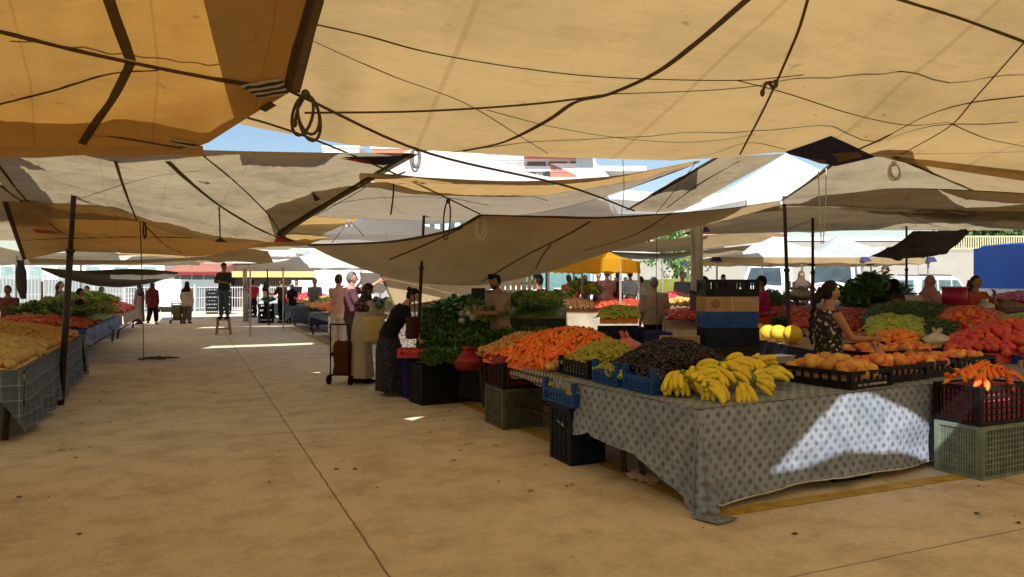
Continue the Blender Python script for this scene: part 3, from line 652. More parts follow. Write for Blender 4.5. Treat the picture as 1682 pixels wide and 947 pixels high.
        if hk == 'braid':
            mb.tube([T((0, -.08, .02)), T((.0, -.125, -.06)), T((0.0, -.145, -.12))], [.055*k, .045*k, .034*k], 10)
            for j in range(11): f = j/10; mb.ell(T((.012*(-1)**j, -.15-.03*math.sin(f*3), -.10-.43*f)), ((.028-.010*f)*k, (.026-.010*f)*k, .034*k), 8, 6)
        mb.build('hair', hm_, t)
    elif hk == 'scarf':
        mb = shell(.017, lambda q: q.y > .38 and -.92 < q.z < .50 and abs(q.x) < .72, 'scarf', hm_)
        r0 = hc*k; bs = P+up*.40
        mb.loft([((hc+V((0, -.015, -.02)))*k, V((.085, 0, 0))*k, V((0, .075, 0))*k), (((hc+nb)/2+V((0, -.01, -.02)))*k, V((.10, 0, 0))*k, V((0, .10, 0))*k), (nb*k, V((.155, 0, 0))*k, V((0, .115, 0))*k), ((P+up*.47)*k, V((.215, 0, 0))*k, V((0, .145, 0))*k), ((P+up*.40)*k, V((.225, 0, 0))*k, V((0, .16, 0))*k), ((P+up*.32)*k, V((.18, 0, 0))*k, V((0, .15, 0))*k)], 28)
        me = mb.mesh('headscarf', hm_); o = link('headscarf', me, t)
    elif hk in ('cap', 'hat'):
        hb = shell(.010, lambda q: (q.y > .15 and q.z < .52) or (q.z < -.25 and q.y > -.35) or q.z < -.62, 'hair', H_blk); hb.build('hair', H_blk, t)
        mb = shell(.02, lambda q: q.z < .36, 'cap', hm_)
        if hk == 'cap': mb.loft([(T((0, .08, .062)), (Rh @ V((.07, 0, 0)))*k, (Rh @ V((0, .06, -.012)))*k), (T((0, .085, .056)), (Rh @ V((.075, 0, 0)))*k, (Rh @ V((0, .085, -.02)))*k)], 14)
        else: mb.loft([(T((0, 0, .05)), (Rh @ V((.15, 0, 0)))*k, (Rh @ V((0, .16, 0)))*k), (T((0, 0, .04)), (Rh @ V((.155, 0, 0)))*k, (Rh @ V((0, .165, 0)))*k)], 20)
        mb.build('cap', hm_, t)
    if seat:
        mb = MB(); mb.box((0, 0, .20*k), (.38, .38, .40*k)); mb.build('seat_crate', P_dgrey, None, pos, (0, 0, rz), label='upturned crate used as a seat under the '+label.replace('seated ', '')[:60].strip(), cat='seat crate')
    t['hands'] = [list((A[s_][2]+A[s_][3]*.09)*k) for s_ in (-1, 1)]
    return t
def world_hand(t, i):
    return Matrix.Translation(t.location) @ t.rotation_euler.to_matrix().to_4x4() @ V(t['hands'][i])
B_ = fab('black_shirt', (.010, .010, .011)); Bt = fab('black_trousers', (.012, .012, .013)); Jn = fab('grey_jeans', (.07, .08, .10)); Nv = fab('navy_trousers', (.015, .02, .045)); Br = fab('brown_trousers', (.10, .065, .045)); Shoe = fab('dark_shoe', (.02, .016, .014))
mr = fab('maroon_shirt', (.12, .02, .02)); wt = fab('white_shirt', (.68, .67, .66), .06); gy = fab('grey_shirt', (.16, .17, .18)); be = fab('beige_blouse', (.46, .36, .28)); tn = fab('tan_shirt', (.34, .25, .17)); pk = fab('salmon_shirt', (.58, .24, .20)); og = fab('orange_shirt', (.62, .10, .04)); pu = fab('plum_shirt', (.12, .055, .075))
# the two shoppers, the seller, the girl, the man on the stool
w1 = person('woman in a long beige coat and dark patterned headscarf beside the folding trolley', 588, 470, 12.3, -50, sex='f', h=1.66, lean=8, arms=('fwd', 'chest'), hd=(-20, 12), skin=1, bot=('robe', fab('beige_coat', (.44, .37, .28), .1)), hair=('scarf', print_fab('dark_floral_scarf', (.012, .010, .009), (.16, .11, .05), 16, .56)), shoes=Shoe, near=True, foot_px=595)
w2 = person('woman in black with her hair in a bun leaning over the greens', 655, 470, 11.0, -78, sex='f', h=1.70, lean=30, arms=('low', 'reachdown'), hd=(0, 22), skin=0, topm=B_, sleeve=.3, tlen=.12, bot=('skirt', print_fab('dark_print_skirt', (.010, .012, .016), (.05, .06, .07), 34, .58)), hair=('bun', H_blk), shoes=fab('brown_sandal', (.12, .07, .05)), near=True, foot_px=643, loose=.012)
s1 = person('bearded market seller in a tan shirt looking down behind the greens', 822, 449, 11.6, 125, h=1.83, arms=('fwd', 'fold'), lean=6, hd=(15, 24), skin=1, topm=tn, sleeve=.4, loose=.014, bot=('trousers', Bt), hair=('thick', H_blk), shoes=Shoe, near=True, beard=True)
g1 = person('girl with a long dark braid in a black and white print dress', 1360, 464, 7.4, -82, sex='f', h=1.67, arms=('fwd', 'fwd'), hd=(0, 6), skin=1, topm=print_fab('black_white_print', (.012, .012, .012), (.55, .52, .48), 30, .6), sleeve=0, tlen=.30, bot=('skirt', MATS['black_white_print']), hair=('braid', H_blk), shoes=Shoe, near=True)
st_z = .52
m5 = person('man in a dark shirt and cap standing on the wooden stool with arms crossed', 368, 430, 24.4, 165, z0=st_z, h=1.84, arms=('fold', 'chest'), skin=2, topm=fab('dark_green_shirt', (.03, .035, .03)), sleeve=.4, loose=.012, bot=('trousers', Jn), hair=('cap', H_blk), shoes=Shoe)
t = empty('wooden_stool', gd(367, 24.4), R_+.3, 'wooden stool in the aisle with a man standing on it', 'stool'); mb = MB(); mb.box((0, 0, st_z-.025), (.44, .44, .04)); mb.build('seat', M_wood, t)
for sx in (-1, 1):
    for sy in (-1, 1): mb = MB(); mb.bar((sx*.22, sy*.22, 0), (sx*.17, sy*.17, st_z-.04), .04); mb.build('leg', M_wood, t)
for s_ in (-1, 1): mb = MB(); mb.bar((-.2, s_*.195, .2), (.2, s_*.195, .2), .03); mb.build('stretcher', M_wood, t)
# walkers in the aisle
person('woman in a maroon top and baggy black trousers walking down the aisle', 250, 465, 30.5, 10, sex='f', legs='walk', topm=mr, sleeve=.9, tlen=.22, loose=.02, bot=('baggy', Bt), hair=('scarf', mr), shoes=fab('tan_shoe', (.3, .15, .1)))
person('woman in a dark brown robe at the left stall behind the maroon walker', 229, 467, 31.0, 70, sex='f', bot=('robe', fab('brown_robe', (.07, .04, .03))), hair=('scarf', B_), shoes=Shoe)
w8 = person('woman in a beige blouse and black headscarf pulling a shopping trolley', 307, 463, 31.4, -5, sex='f', arms=('bagside', 'down'), topm=be, sleeve=.9, tlen=.2, loose=.025, bot=('baggy', print_fab('brown_print_trousers', (.06, .045, .035), (.18, .13, .1), 14)), hair=('scarf', B_), shoes=Shoe)
# left sellers
person('seller in a dark red shirt seated at the left picture edge', 13, 470, 17.0, 185, sex='m', legs='stand', arms=('fold', 'fold'), skin=2, topm=fab('brick_shirt', (.16, .04, .03)), bot=('trousers', Bt), hair=('short', H_brn), shoes=Shoe)
person('dark haired seller in black behind the pepper table', 131, 475, 18.6, -60, topm=fab('black_brown_shirt', (.03, .022, .018)), sleeve=.9, bot=('trousers', Bt), hair=('short', H_blk), skin=1, h=1.55, arms=('fwd', 'fwd'))
person('person in a grey blue top behind the navy box', 99, 463, 23, -80, sex='f', topm=fab('slate_top', (.09, .09, .13)), bot=('trousers', Bt), hair=('long', H_brn), skin=0)
person('shopper in a pale salmon top behind the second left table', 143, 470, 25, 150, sex='f', topm=pk, bot=('trousers', Bt), hair=('short', H_brn), skin=0, arms=('fwd', 'fwd'))
person('shopper in a light grey shirt bending behind the second left table', 157, 470, 25.5, -70, topm=fab('pale_grey_shirt', (.38, .4, .4)), bot=('trousers', Nv), hair=('short', H_gry), skin=0, lean=20, arms=('fwd', 'fwd'))
# far middle shoppers
gm = 'people at the far middle stalls'
for a in (('person in a bright red shirt at the far aisle end', 415, 455, 37, 20, 'm', fab('red_shirt', (.45, .02, .03)), Bt, 'cap', H_blk), ('person in a beige top bending over the far stall', 437, 461, 36, -50, 'f', be, Bt, 'scarf', B_), ('young man in a dark brown shirt looking down at the far stall', 463, 453, 32, 60, 'm', fab('dark_brown_shirt', (.06, .03, .025)), Bt, 'short', H_blk),
          ('person in black standing by the silver car', 487, 455, 34, 170, 'm', B_, Bt, 'short', H_blk), ('seller in black sitting low at the yellow fruit table', 480, 468, 31.5, 190, 'f', B_, Bt, 'scarf', B_), ('seller in a grey print shirt at the navy cloth table', 517, 453, 27, 190, 'f', gy, Bt, 'bun', H_blk)):
    person(a[0], a[1], a[2], a[3], a[4], sex=a[5], topm=a[6], bot=('trousers', a[7]), hair=(a[8], a[9]), skin=1, arms=('fwd', 'low'), group=gm, shoes=Shoe)
person('person with raised arm in pale pink shorts next to the purple shirted man', 556, 452, 17.0, -20, sex='f', topm=fab('blush_top', (.6, .36, .3)), sleeve=.2, bot=('trousers', fab('cream_trousers', (.6, .5, .42))), hair=('short', H_brn), skin=0, arms=('mouth', 'up'), shoes=Shoe)
person('grey haired man in a purple shirt pointing to the right', 577, 447, 14.0, -75, topm=pu, sleeve=.4, bot=('trousers', Jn), hair=('short', H_gry), skin=0, arms=('up', 'low'), shoes=Shoe, near=True)
# right rear, on the raised pavement
gr = 'shoppers under the yellow tarpaulin'; ZP = .30
person('seller in a white shirt seated behind the lettuces, seen from the side', 884, 452, 15.0, 75, topm=wt, sleeve=.4, bot=('trousers', Bt), hair=('thick', H_blk), skin=2, arms=('fwd', 'fwd'))
for a in (('woman in a bright orange shirt, left one of the orange pair', 934, 452, 21.5, 20, 'f', og, Bt, 'long', H_brn, 0), ('woman in a bright orange shirt, right one of the orange pair', 945, 455, 21.8, -30, 'f', og, Bt, 'short', H_brn, 0), ('woman in a brown dress beside the pale tent pole', 961, 453, 22, 160, 'f', fab('brown_dress', (.16, .08, .05)), Bt, 'long', H_brn, 0),
          ('man in an olive shirt left of the salmon shirted man', 983, 447, 23, 150, 'm', fab('olive_shirt', (.10, .09, .06)), Bt, 'short', H_blk, 1), ('broad man in a salmon shirt seen from behind', 997, 444, 20.8, 5, 'm', pk, Br, 'short', H_gry, 0), ('man in a maroon shirt right of the salmon shirted man', 1015, 447, 23, -10, 'm', mr, Nv, 'short', H_brn, 1),
          ('man in a white tee shirt and navy trousers seen from the side', 1035, 445, 22.5, 30, 'm', wt, Nv, 'short', H_brn, 0), ('woman in a pale checked shirt beside the tan shirted man', 1053, 455, 21, 60, 'f', print_fab('pale_check', (.62, .52, .48), (.3, .28, .3), 26, .55), fab('grey_trousers', (.16, .17, .2)), 'short', H_brn, 0)):
    person(a[0], a[1], a[2], a[3], a[4], z0=ZP, sex=a[5], topm=a[6], bot=('trousers', a[7]), hair=(a[8], a[9]), skin=a[10], arms=('low', 'fwd'), group=gr, shoes=Shoe)
person('heavy man in a tan shirt with his back turned at the corn stand', 1074, 450, 13.6, 10, topm=tn, sleeve=.4, loose=.03, bot=('trousers', Bt), hair=('short', H_gry), skin=1, h=1.78)
person('woman in a grey tee shirt with grey hair tied back, walking left of the column', 1121, 447, 20.6, 165, z0=ZP, sex='f', topm=gy, loose=.02, bot=('trousers', Bt), hair=('long', H_gry), skin=0, arms=('down', 'low'), shoes=Shoe)
person('woman in black with a dark headscarf right of the steel column', 1156, 440, 13.4, -40, sex='f', topm=B_, sleeve=.9, loose=.03, bot=('trousers', Bt), hair=('scarf', B_), skin=1, h=1.78)
person('person in a white shirt and dark cap before the white wall', 1188, 451, 23, 170, z0=ZP, topm=wt, bot=('trousers', Bt), hair=('cap', H_blk), skin=1, arms=('fwd', 'fwd'))
person('woman in a magenta top and black hat behind the greens', 1252, 447, 14.6, 75, sex='f', topm=fab('magenta_top', (.32, .02, .10)), sleeve=.5, loose=.02, bot=('skirt', Bt), hair=('hat', B_), skin=2, h=1.80, arms=('fwd', 'fwd'))
person('woman in a dark headscarf standing with a hand on her hip by the camper van', 1316, 446, 20.4, 175, z0=ZP, sex='f', topm=fab('brown_black_top', (.05, .035, .03)), sleeve=.9, loose=.02, bot=('skirt', B_), hair=('scarf', fab('brown_scarf', (.09, .06, .045))), skin=1, arms=('hip', 'low'), shoes=Shoe)
person('man in a light blue shirt walking left in front of the white wall', 1455, 437, 21, 80, z0=ZP, legs='walk', topm=fab('light_blue_shirt', (.30, .44, .66)), sleeve=.9, loose=.02, bot=('trousers', Br), hair=('cap', H_brn), skin=1, shoes=Shoe)
person('woman in a brown top and black headscarf bending behind the olive sack', 1478, 455, 15.2, 60, sex='f', topm=fab('umber_top', (.07, .045, .03)), sleeve=.9, loose=.05, bot=('skirt', Bt), hair=('scarf', B_), skin=1, h=1.76, lean=10, arms=('fwd', 'fwd'))
person('woman in a pink top and rose headscarf beside the silver minivan', 1527, 448, 15.0, 200, sex='f', topm=fab('pink_top', (.52, .22, .24)), sleeve=.9, loose=.02, bot=('skirt', Bt), hair=('scarf', print_fab('rose_scarf', (.42, .16, .14), (.5, .3, .26), 14)), skin=1, h=1.82, arms=('low', 'low'))
person('woman in a rust orange shirt selling beside the crimson bucket', 1602, 451, 13.6, 190, sex='f', topm=fab('rust_shirt', (.40, .10, .03)), sleeve=.55, loose=.02, bot=('skirt', Bt), hair=('long', H_brn), skin=1, h=1.80, arms=('mouth', 'fwd'), hd=(20, 0))
# things people carry
p = world_hand(g1, 1); bag('thin white carrier bag with pink fruit held by the braided girl', p+V((0.02, 0, -.36)), .10, .36, mat('pink_white_film', (.55, .45, .42), .35, .3, 5, col2=(.55, .2, .2)), .15, seed=40)
def tote(label, p, w, h, m, rz, strap=.25, tilt=0):
    t = empty('tote_bag', p, rz, label, 'bag'); mb = MB(); rings = [((0, 0, h*j/8), (w/2*(.95+.05*j/8), 0, 0), (0, (.06+.03*math.sin(PI*j/8))*(1-.4*j/8), 0)) for j in range(9)]; mb.loft(rings, 20, power=3.5)
    for i in range(len(mb.v)): v = mb.v[i]; mb.v[i] = v+V((0, .015*noise.noise(v*9), 0))
    mb.build('sack', m, t); mb = MB(); mb.tube([(-w*.3, 0, h), (-w*.2, 0, h+strap*.7), (0, 0, h+strap), (w*.2, 0, h+strap*.7), (w*.3, 0, h)], .010, 6); mb.build('strap', m, t); return t
tote('straw yellow tote bag at the elbow of the woman in the beige coat', at(614, 561, 11.95), .36, .42, mat('straw_fabric', (.50, .38, .16), .85, .12, 9), R_+.15, .12)
tote('maroon shoulder bag hanging in front of the leaning woman', at(677, 556, 10.85), .20, .33, fab('maroon_bag', (.06, .02, .022)), R_+.9, .42)
def trolley(label, px, d, rz, m, fm, z=1.0, w=.32):
    t = empty('shopping_trolley', gd(px, d), rz, label, 'trolley'); mb = MB()
    for s_ in (-1, 1): mb.tube([(s_*w/2, 0, .09), (s_*w/2, 0, z*.96)], .012, 8)
    mb.tube([(-w/2, 0, z*.95), (-w/2, 0, z), (w/2, 0, z), (w/2, 0, z*.95)], .014, 8); mb.tube([(-w/2, 0, .16), (w/2, 0, .16)], .01, 8); mb.tube([(-w/2, .0, .14), (-w/2, .25, .14), (w/2, .25, .14), (w/2, 0, .14)], .01, 8); mb.build('frame', fm, t)
    for s_ in (-1, 1):
        mb = MB(); mb.tube([(s_*(w/2+.01), 0, .08), (s_*(w/2+.04), 0, .08)], .08, 16); mb.build('wheel', P_black, t)
    mb = MB(); mb.loft([((0, .13, .16+.55*z*j/7), (w*.44*(1-.1*(j == 7)), 0, 0), (0, .12*(1-.2*(j == 7)), 0)) for j in range(8)], 20, power=4)
    for i in range(len(mb.v)): v = mb.v[i]; mb.v[i] = v+V((.02*noise.noise(v*8), .02*noise.noise(v*7+V((3, 0, 0))), 0))
    mb.build('bag', m, t); return t
trolley('folding shopping trolley with a rust orange mesh bag beside the coated woman', 558, 12.1, R_-.25, check_cloth('rust_mesh_bag', (.62, .14, .035), (.06, .02, .01), .25, .12, None, .8), P_black, 1.0, .34)
trolley('olive shopping trolley pulled by the woman in the beige blouse', 289, 31.2, R_, fab('olive_bag', (.14, .12, .04)), P_black, .95, .4)
bpy.data.scenes.remove(TS); bpy.data.batch_remove([RAW]+JUNK)
# ================================================================ canopies
BVH = {}
def patch(bot, top, left=None, right=None, nu=36, nv=20, sag=0.0, wr=0.0, seed=0, smooth_edge=True, wdir=(1, 0)):
    f = catm if smooth_edge else lin
    B = f([P3(q) for q in bot], nu); T = f([P3(q) for q in top], nu)
    Lf = f([B[0]]+[P3(q) for q in (left or [])]+[T[0]], nv); R = f([B[-1]]+[P3(q) for q in (right or [])]+[T[-1]], nv)
    G = []
    for j in range(nv+1):
        v = j/nv; row = []
        for i in range(nu+1):
            u = i/nu
            p = B[i]*(1-v)+T[i]*v+Lf[j]*(1-u)+R[j]*u-(B[0]*(1-u)*(1-v)+B[-1]*u*(1-v)+T[0]*(1-u)*v+T[-1]*u*v)
            e = min(1, 12*u*(1-u))*min(1, 12*v*(1-v))
            z = -sag*16*u*(1-u)*v*(1-v)
            if wr:
                z += wr*e*(noise.noise(V((u*5+seed, v*5, seed)))*0.8+0.6*abs(noise.noise(V(((u*wdir[0]+v*wdir[1])*22+seed*3, (v*wdir[0]-u*wdir[1])*3, 7)))))
            row.append(p+V((0, 0, z)))
        G.append(row)
    return G
def ribbon(mb, path, bvh, w, off, nrm=None):
    """strip lying just below a canopy along points projected on it"""
    L = []; Rr = []
    for i, p in enumerate(path):
        d = (path[min(i+1, len(path)-1)]-path[max(i-1, 0)]).normalized()
        hit = bvh.find_nearest(p); n = hit[1]
        if n.z > 0: n = -n
        s_ = d.cross(n).normalized()*(w/2); q = p+n*off
        L.append(q-s_); Rr.append(q+s_)
    mb.grid([L, Rr])
def project(bvh, poly, n, step=None):
    """points where photo directions meet the canopy"""
    pts = []
    o = V((0, 0, EYE))
    ps = []
    if n == 0:
        ln = sum(math.hypot(b[0]-a[0], b[1]-a[1]) for a, b in zip(poly, poly[1:])); ps = [(p.x, p.y) for p in catm([(a[0], a[1], 0) for a in poly], max(4, int(ln/11)))]
    else:
        for a, b in zip(poly, poly[1:]+poly[:1]): ps += [(a[0]+(b[0]-a[0])*i/4, a[1]+(b[1]-a[1])*i/4) for i in range(4)]
    for p in ps:
        d = (at(p[0], p[1], 10)-o).normalized(); h = bvh.ray_cast(o, d)
        if h[0] is not None: pts.append(h[0])
    return pts
hem_m = cloth_mat('hem_canvas', (0.12, 0.095, 0.06), (0.16, 0.115, 0.06), 0.4, 0.2)
rope_m = mat('rope_fibre', (0.09, 0.065, 0.04), 0.9, 0.3, 60)
rope_pale = mat('pale_rope_fibre', (0.55, 0.5, 0.4), 0.9, 0.2, 60)
navy_m = mat('navy_canvas', (0.03, 0.035, 0.11), 0.8, 0.3, 8)
red_m = mat('red_canvas', (0.55, 0.06, 0.025), 0.8, 0.3, 8)
pole_m = mat('dark_painted_pole', (0.035, 0.022, 0.018), 0.5, 0.4, 9, bmp=0.2)
def canopy(name, label, m, bot, top, left=None, right=None, hems='', hemw=0.07, straps=(), patches=(), cat='awning', group='canvas awnings over the market', key=None, **kw):
    G = patch(bot, top, left, right, **kw)
    mb = MB(); mb.grid(G); o = mb.build(name, m)
    tag(o, label, cat, group)
    bv = BVHTree.FromPolygons(mb.v, mb.f)
    if key: BVH[key] = bv
    edges = {'b': G[0], 't': G[-1], 'l': [r[0] for r in G], 'r': [r[-1] for r in G]}
    c = G[len(G)//2][len(G[0])//2]
    for h in hems:
        e = edges[h]; mb = MB(); ribbon(mb, e, bv, hemw, 0.006); mb.build('hem', hem_m, o)
    for st in straps:
        wd = st[0]; ln_ = list(st[1])
        for e_, o_ in ((0, 1), (-1, -2)):              # straps that leave the picture run on over the cloth
            (x0, y0), (x1, y1) = ln_[e_], ln_[o_]
            if x0 <= 0 or x0 >= 1680 or y0 <= 0: k_ = 320/max(1, math.hypot(x0-x1, y0-y1)); ln_.insert(0 if e_ == 0 else len(ln_), (x0+(x0-x1)*k_, y0+(y0-y1)*k_))
        pts = project(bv, ln_, 0)
        if len(pts) > 2:
            mb = MB(); ribbon(mb, pts, bv, wd, 0.012); mb.build('strap', st[2] if len(st) > 2 else hem_m, o)
    for pm, poly in patches:                       # corner reinforcements sewn under the canvas
        pts = project(bv, poly, 1); cc = project(bv, [(sum(p[0] for p in poly)/len(poly), sum(p[1] for p in poly)/len(poly))], 1)
        if len(pts) > 2:
            mb = MB(); cen = cc[0] if cc else sum(pts, V())/len(pts); off = V((0, 0, -0.02))
            mb.add([p+off for p in pts]+[cen+off], [(i, (i+1) % len(pts), len(pts)) for i in range(len(pts))]); mb.build('corner_patch', pm, o)
    return o
cA = cloth_mat('amber_canvas', (0.46, 0.29, 0.11), (0.44, 0.235, 0.055), 0.52, 0.2)
cB = cloth_mat('beige_canvas', (0.60, 0.46, 0.27), (0.60, 0.40, 0.165), 0.52, 0.22)
cC = cloth_mat('grey_beige_canvas', (0.58, 0.50, 0.36), (0.58, 0.47, 0.29), 0.45, 0.4)
cD = cloth_mat('ochre_canvas', (0.60, 0.46, 0.27), (0.66, 0.42, 0.16), 0.5, 0.3)
cF = cloth_mat('taupe_canvas', (0.50, 0.43, 0.32), (0.50, 0.41, 0.28), 0.42, 0.22)
cG = cloth_mat('sand_canvas', (0.46, 0.36, 0.23), (0.56, 0.41, 0.21), 0.45, 0.2)
cW = cloth_mat('white_canvas', (0.82, 0.81, 0.78), (0.75, 0.72, 0.66), 0.35, 0.08)
cY = cloth_mat('yellow_tarpaulin', (0.75, 0.42, 0.03), (0.85, 0.45, 0.02), 0.5, 0.12)
cK = cloth_mat('dark_grey_canvas', (0.16, 0.145, 0.12), (0.16, 0.14, 0.11), 0.3, 0.25)
cN = cloth_mat('charcoal_shade_net', (0.07, 0.06, 0.05), (0.1, 0.085, 0.07), 0.35, 0.3)
T_ = 0.035
stripe_m, t_, b_ = nodes('striped_corner_canvas'); tc_ = t_.nodes.new('ShaderNodeTexCoord'); wv_ = t_.nodes.new('ShaderNodeTexWave'); wv_.inputs['Scale'].default_value = 7; wv_.inputs['Distortion'].default_value = 4
mp_ = t_.nodes.new('ShaderNodeMapping'); mp_.inputs['Rotation'].default_value = (0, 0, 1.9); t_.links.new(tc_.outputs['Object'], mp_.inputs[0]); t_.links.new(mp_.outputs[0], wv_.inputs['Vector'])
t_.links.new(ramp(t_, wv_.outputs[0], [(0.5, (0.02, 0.03, 0.02)), (0.62, (0.42, 0.38, 0.28))]).outputs[0], b_.inputs['Base Color']); b_.inputs['Roughness'].default_value = 0.9
canopy('market_awning', 'amber awning with crossing dark straps above the left stall', cA,
    [(-700, 285, 5.3), (-400, 268, 5.2), (0, 240, 5.1), (220, 240, 5.0), (333, 240, 4.9), (400, 197, 4.75), (478, 150, 4.6)],
    [(-1500, -700, 1.7), (600, -700, 1.7)], None, [(500, 60, 4.2), (517, 0, 3.9), (540, -150, 3.1)], hems='r', hemw=0.11, sag=0.12, wr=0.05, seed=3, nu=60, nv=40, key='A',
    straps=[(0.045, [(-60, 32), (0, 48), (120, 78), (215, 99), (330, 122), (470, 147)]), (0.06, [(180, -5), (200, 55), (215, 95)]), (0.05, [(215, 99), (190, 150), (160, 195), (135, 234)]),
            (0.06, [(478, 152), (440, 172), (400, 199), (366, 222), (337, 238)]), (T_*0.5, [(0, 168), (90, 145), (180, 118), (260, 112)])],
    patches=[(stripe_m, [(392, 134), (462, 122), (474, 149), (425, 156)]), (stripe_m, [(268, 219), (318, 230), (334, 238), (300, 237)])], smooth_edge=False)
# hanging valance of the amber awning
mb = MB(); e0 = catm([at(-700, 285, 5.3), at(-400, 268, 5.2), at(0, 240, 5.1), at(220, 240, 5.0), at(333, 239, 4.9)], 50)
e1 = [p+V((0, 0, -(0.115-0.055*i/50)-0.01*math.sin(i*0.9)))+V((0.01*math.sin(i*1.3), 0.02, 0)) for i, p in enumerate(e0)]
mb.grid([e0, [a.lerp(b, 0.5)+V((0, -0.01, 0)) for a, b in zip(e0, e1)], e1]); mb.build('valance', cA, bpy.data.objects['market_awning'])
W = V
nearB = [W((-0.25, 2.5, 3.55)), W((0.6, 1.75, 3.55)), W((2.3, 1.68, 3.5)), W((2.72, 1.82, 3.5)), W((3.81, 2.33, 3.5)), W((4.15, 2.35, 3.5)), W((4.99, 2.12, 3.5)), W((5.9, 1.7, 3.5)), W((9.5, 1.0, 3.4))]  # unseen near edge, notched so a sun patch falls on the front cloth
B_ = canopy('market_awning', 'huge beige awning spanning the whole upper right with a navy corner patch', cB,
    [(372, 197, 6.4), (400, 205, 6.5), (520, 228, 6.7), (575, 238, 6.4), (620, 241, 6.75), (740, 249, 7.2), (900, 258, 7.5), (1100, 263, 7.6), (1200, 258, 7.7), (1290, 248, 7.7), (1360, 273, 7.6), (1440, 255, 7.8), (1480, 266, 7.9), (1682, 297, 8.4), (2100, 350, 9.2)],
    nearB, None, None, hems='', sag=0.10, wr=0.075, seed=11, nu=80, nv=40, key='B', smooth_edge=False,
    straps=[(0.05, [(1222, 0), (1150, 62), (1080, 115), (1000, 152), (945, 165), (900, 195), (830, 230), (760, 246)]),
            (0.02, [(510, 35), (600, 55), (700, 82), (850, 108), (1000, 124), (1210, 129), (1320, 120)]),
            (0.02, [(1325, 0), (1310, 50), (1278, 125), (1250, 185), (1215, 252)]),
            (0.025, [(1490, 0), (1580, 28), (1682, 66)]),
            (0.03, [(1682, 155), (1590, 167), (1520, 188), (1450, 225), (1410, 243)]),
            (0.015, [(1682, 66), (1600, 160), (1560, 205), (1480, 252)]),
            (0.015, [(800, 178), (900, 204), (1000, 222), (1100, 231), (1180, 228), (1240, 218)]),
            (0.015, [(1210, 129), (1290, 150), (1400, 185), (1490, 203), (1560, 198)]),
            (0.012, [(505, 60), (640, 120), (760, 165), (860, 225), (900, 250)]),
            (0.015, [(1100, 262), (1170, 250), (1230, 232), (1290, 243)]), (0.015, [(1560, 200), (1620, 225), (1682, 238)]), (0.014, [(1440, 250), (1560, 250), (1682, 247)])],
    patches=[(navy_m, [(1289, 246), (1330, 232), (1365, 219), (1400, 235), (1438, 254), (1400, 266), (1362, 271), (1320, 262)])])
canopy('market_awning', 'unseen beige awning added overhead behind the viewer, gapped for a sun patch', cB,  # added out of view; its far edge shapes the gap for the sun patch
    [W((-7, -2.5, 3.35)), W((0, -3.5, 3.4)), W((9.5, -3, 3.35))],
    [W((-7, 4.0, 3.36)), W((-2.5, 3.1, 3.42)), W((-0.6, 2.7, 3.46)), W((0.6, 2.0, 3.46)), W((2.3, 1.80, 3.46)), W((2.72, 1.82, 3.5)), W((3.2, 1.88, 3.5)), W((3.71, 1.95, 3.5)), W((4.87, 1.91, 3.5)), W((5.9, 1.95, 3.45)), W((9.5, 1.5, 3.35))], nu=60, nv=10, smooth_edge=False)
canopy('market_awning', 'grey beige awning with a black and red tip behind the amber awning', cC,
    [(80, 358, 11.5), (150, 361, 11.6), (225, 364, 11.7), (290, 385, 12), (360, 396, 12), (420, 397, 11.8), (482, 396, 11.6)],
    [(-60, 232, 6.0), (150, 238, 5.8), (335, 246, 6.0), (520, 250, 6.4), (600, 250.5, 6.7), (677, 251, 6.8)], [(20, 318, 10.3)], [(462, 384, 11.1), (520, 345, 9.8), (600, 297, 8.1)], hems='r', hemw=0.13, sag=0.1, wr=0.11, seed=5, nu=56, nv=36, key='C', wdir=(0.5, 1),
    straps=[(0.05, [(275, 262), (310, 295), (360, 335), (420, 372), (465, 392)]), (0.03, [(190, 262), (205, 310), (225, 360)]), (0.03, [(0, 272), (30, 312), (60, 345)]), (0.02, [(330, 250), (390, 300), (440, 350), (460, 380)]), (0.012, [(75, 345), (160, 315), (250, 288), (330, 278)]), (0.02, [(360, 338), (362, 392)])],
    patches=[(navy_m, [(560, 254), (600, 253), (672, 252), (650, 263), (630, 268)]), (red_m, [(556, 256), (600, 258), (632, 268), (600, 265)]), (red_m, [(455, 384), (470, 388), (478, 395), (450, 395)]), (navy_m, [(350, 395), (362, 388), (374, 396)]), (navy_m, [(511, 310), (527, 325), (517, 328)])])
canopy('market_awning', 'ochre awning hanging low below the grey beige one at the far left', cB,
    [(40, 426, 15.6), (70, 420, 16), (110, 413, 16.2), (250, 417, 16.6), (330, 420, 16.8), (400, 408, 17.6), (500, 403, 18.4)],
    [(8, 330, 10.6), (140, 335, 10.6), (230, 340, 10.8), (400, 372, 11.4), (545, 388, 12.5)], sag=0.12, wr=0.12, seed=8, key='C2', hems='l',
    straps=[(0.05, [(5, 395), (120, 390), (250, 388), (420, 392)]), (0.03, [(80, 365), (110, 385), (180, 400)]), (0.03, [(240, 370), (270, 400), (300, 415)])], patches=[(red_m, [(52, 374), (90, 378), (98, 383), (60, 380)])])
canopy('market_awning', 'small grey beige awning cut by the left picture edge below the amber valance', cF,
    [(-300, 372, 13), (-60, 366, 12.5), (78, 359, 12.2)], [(-300, 240, 9.5), (-60, 290, 9.8), (0, 303, 10)], sag=0.05, wr=0.05, hems='r', nu=20, nv=12)
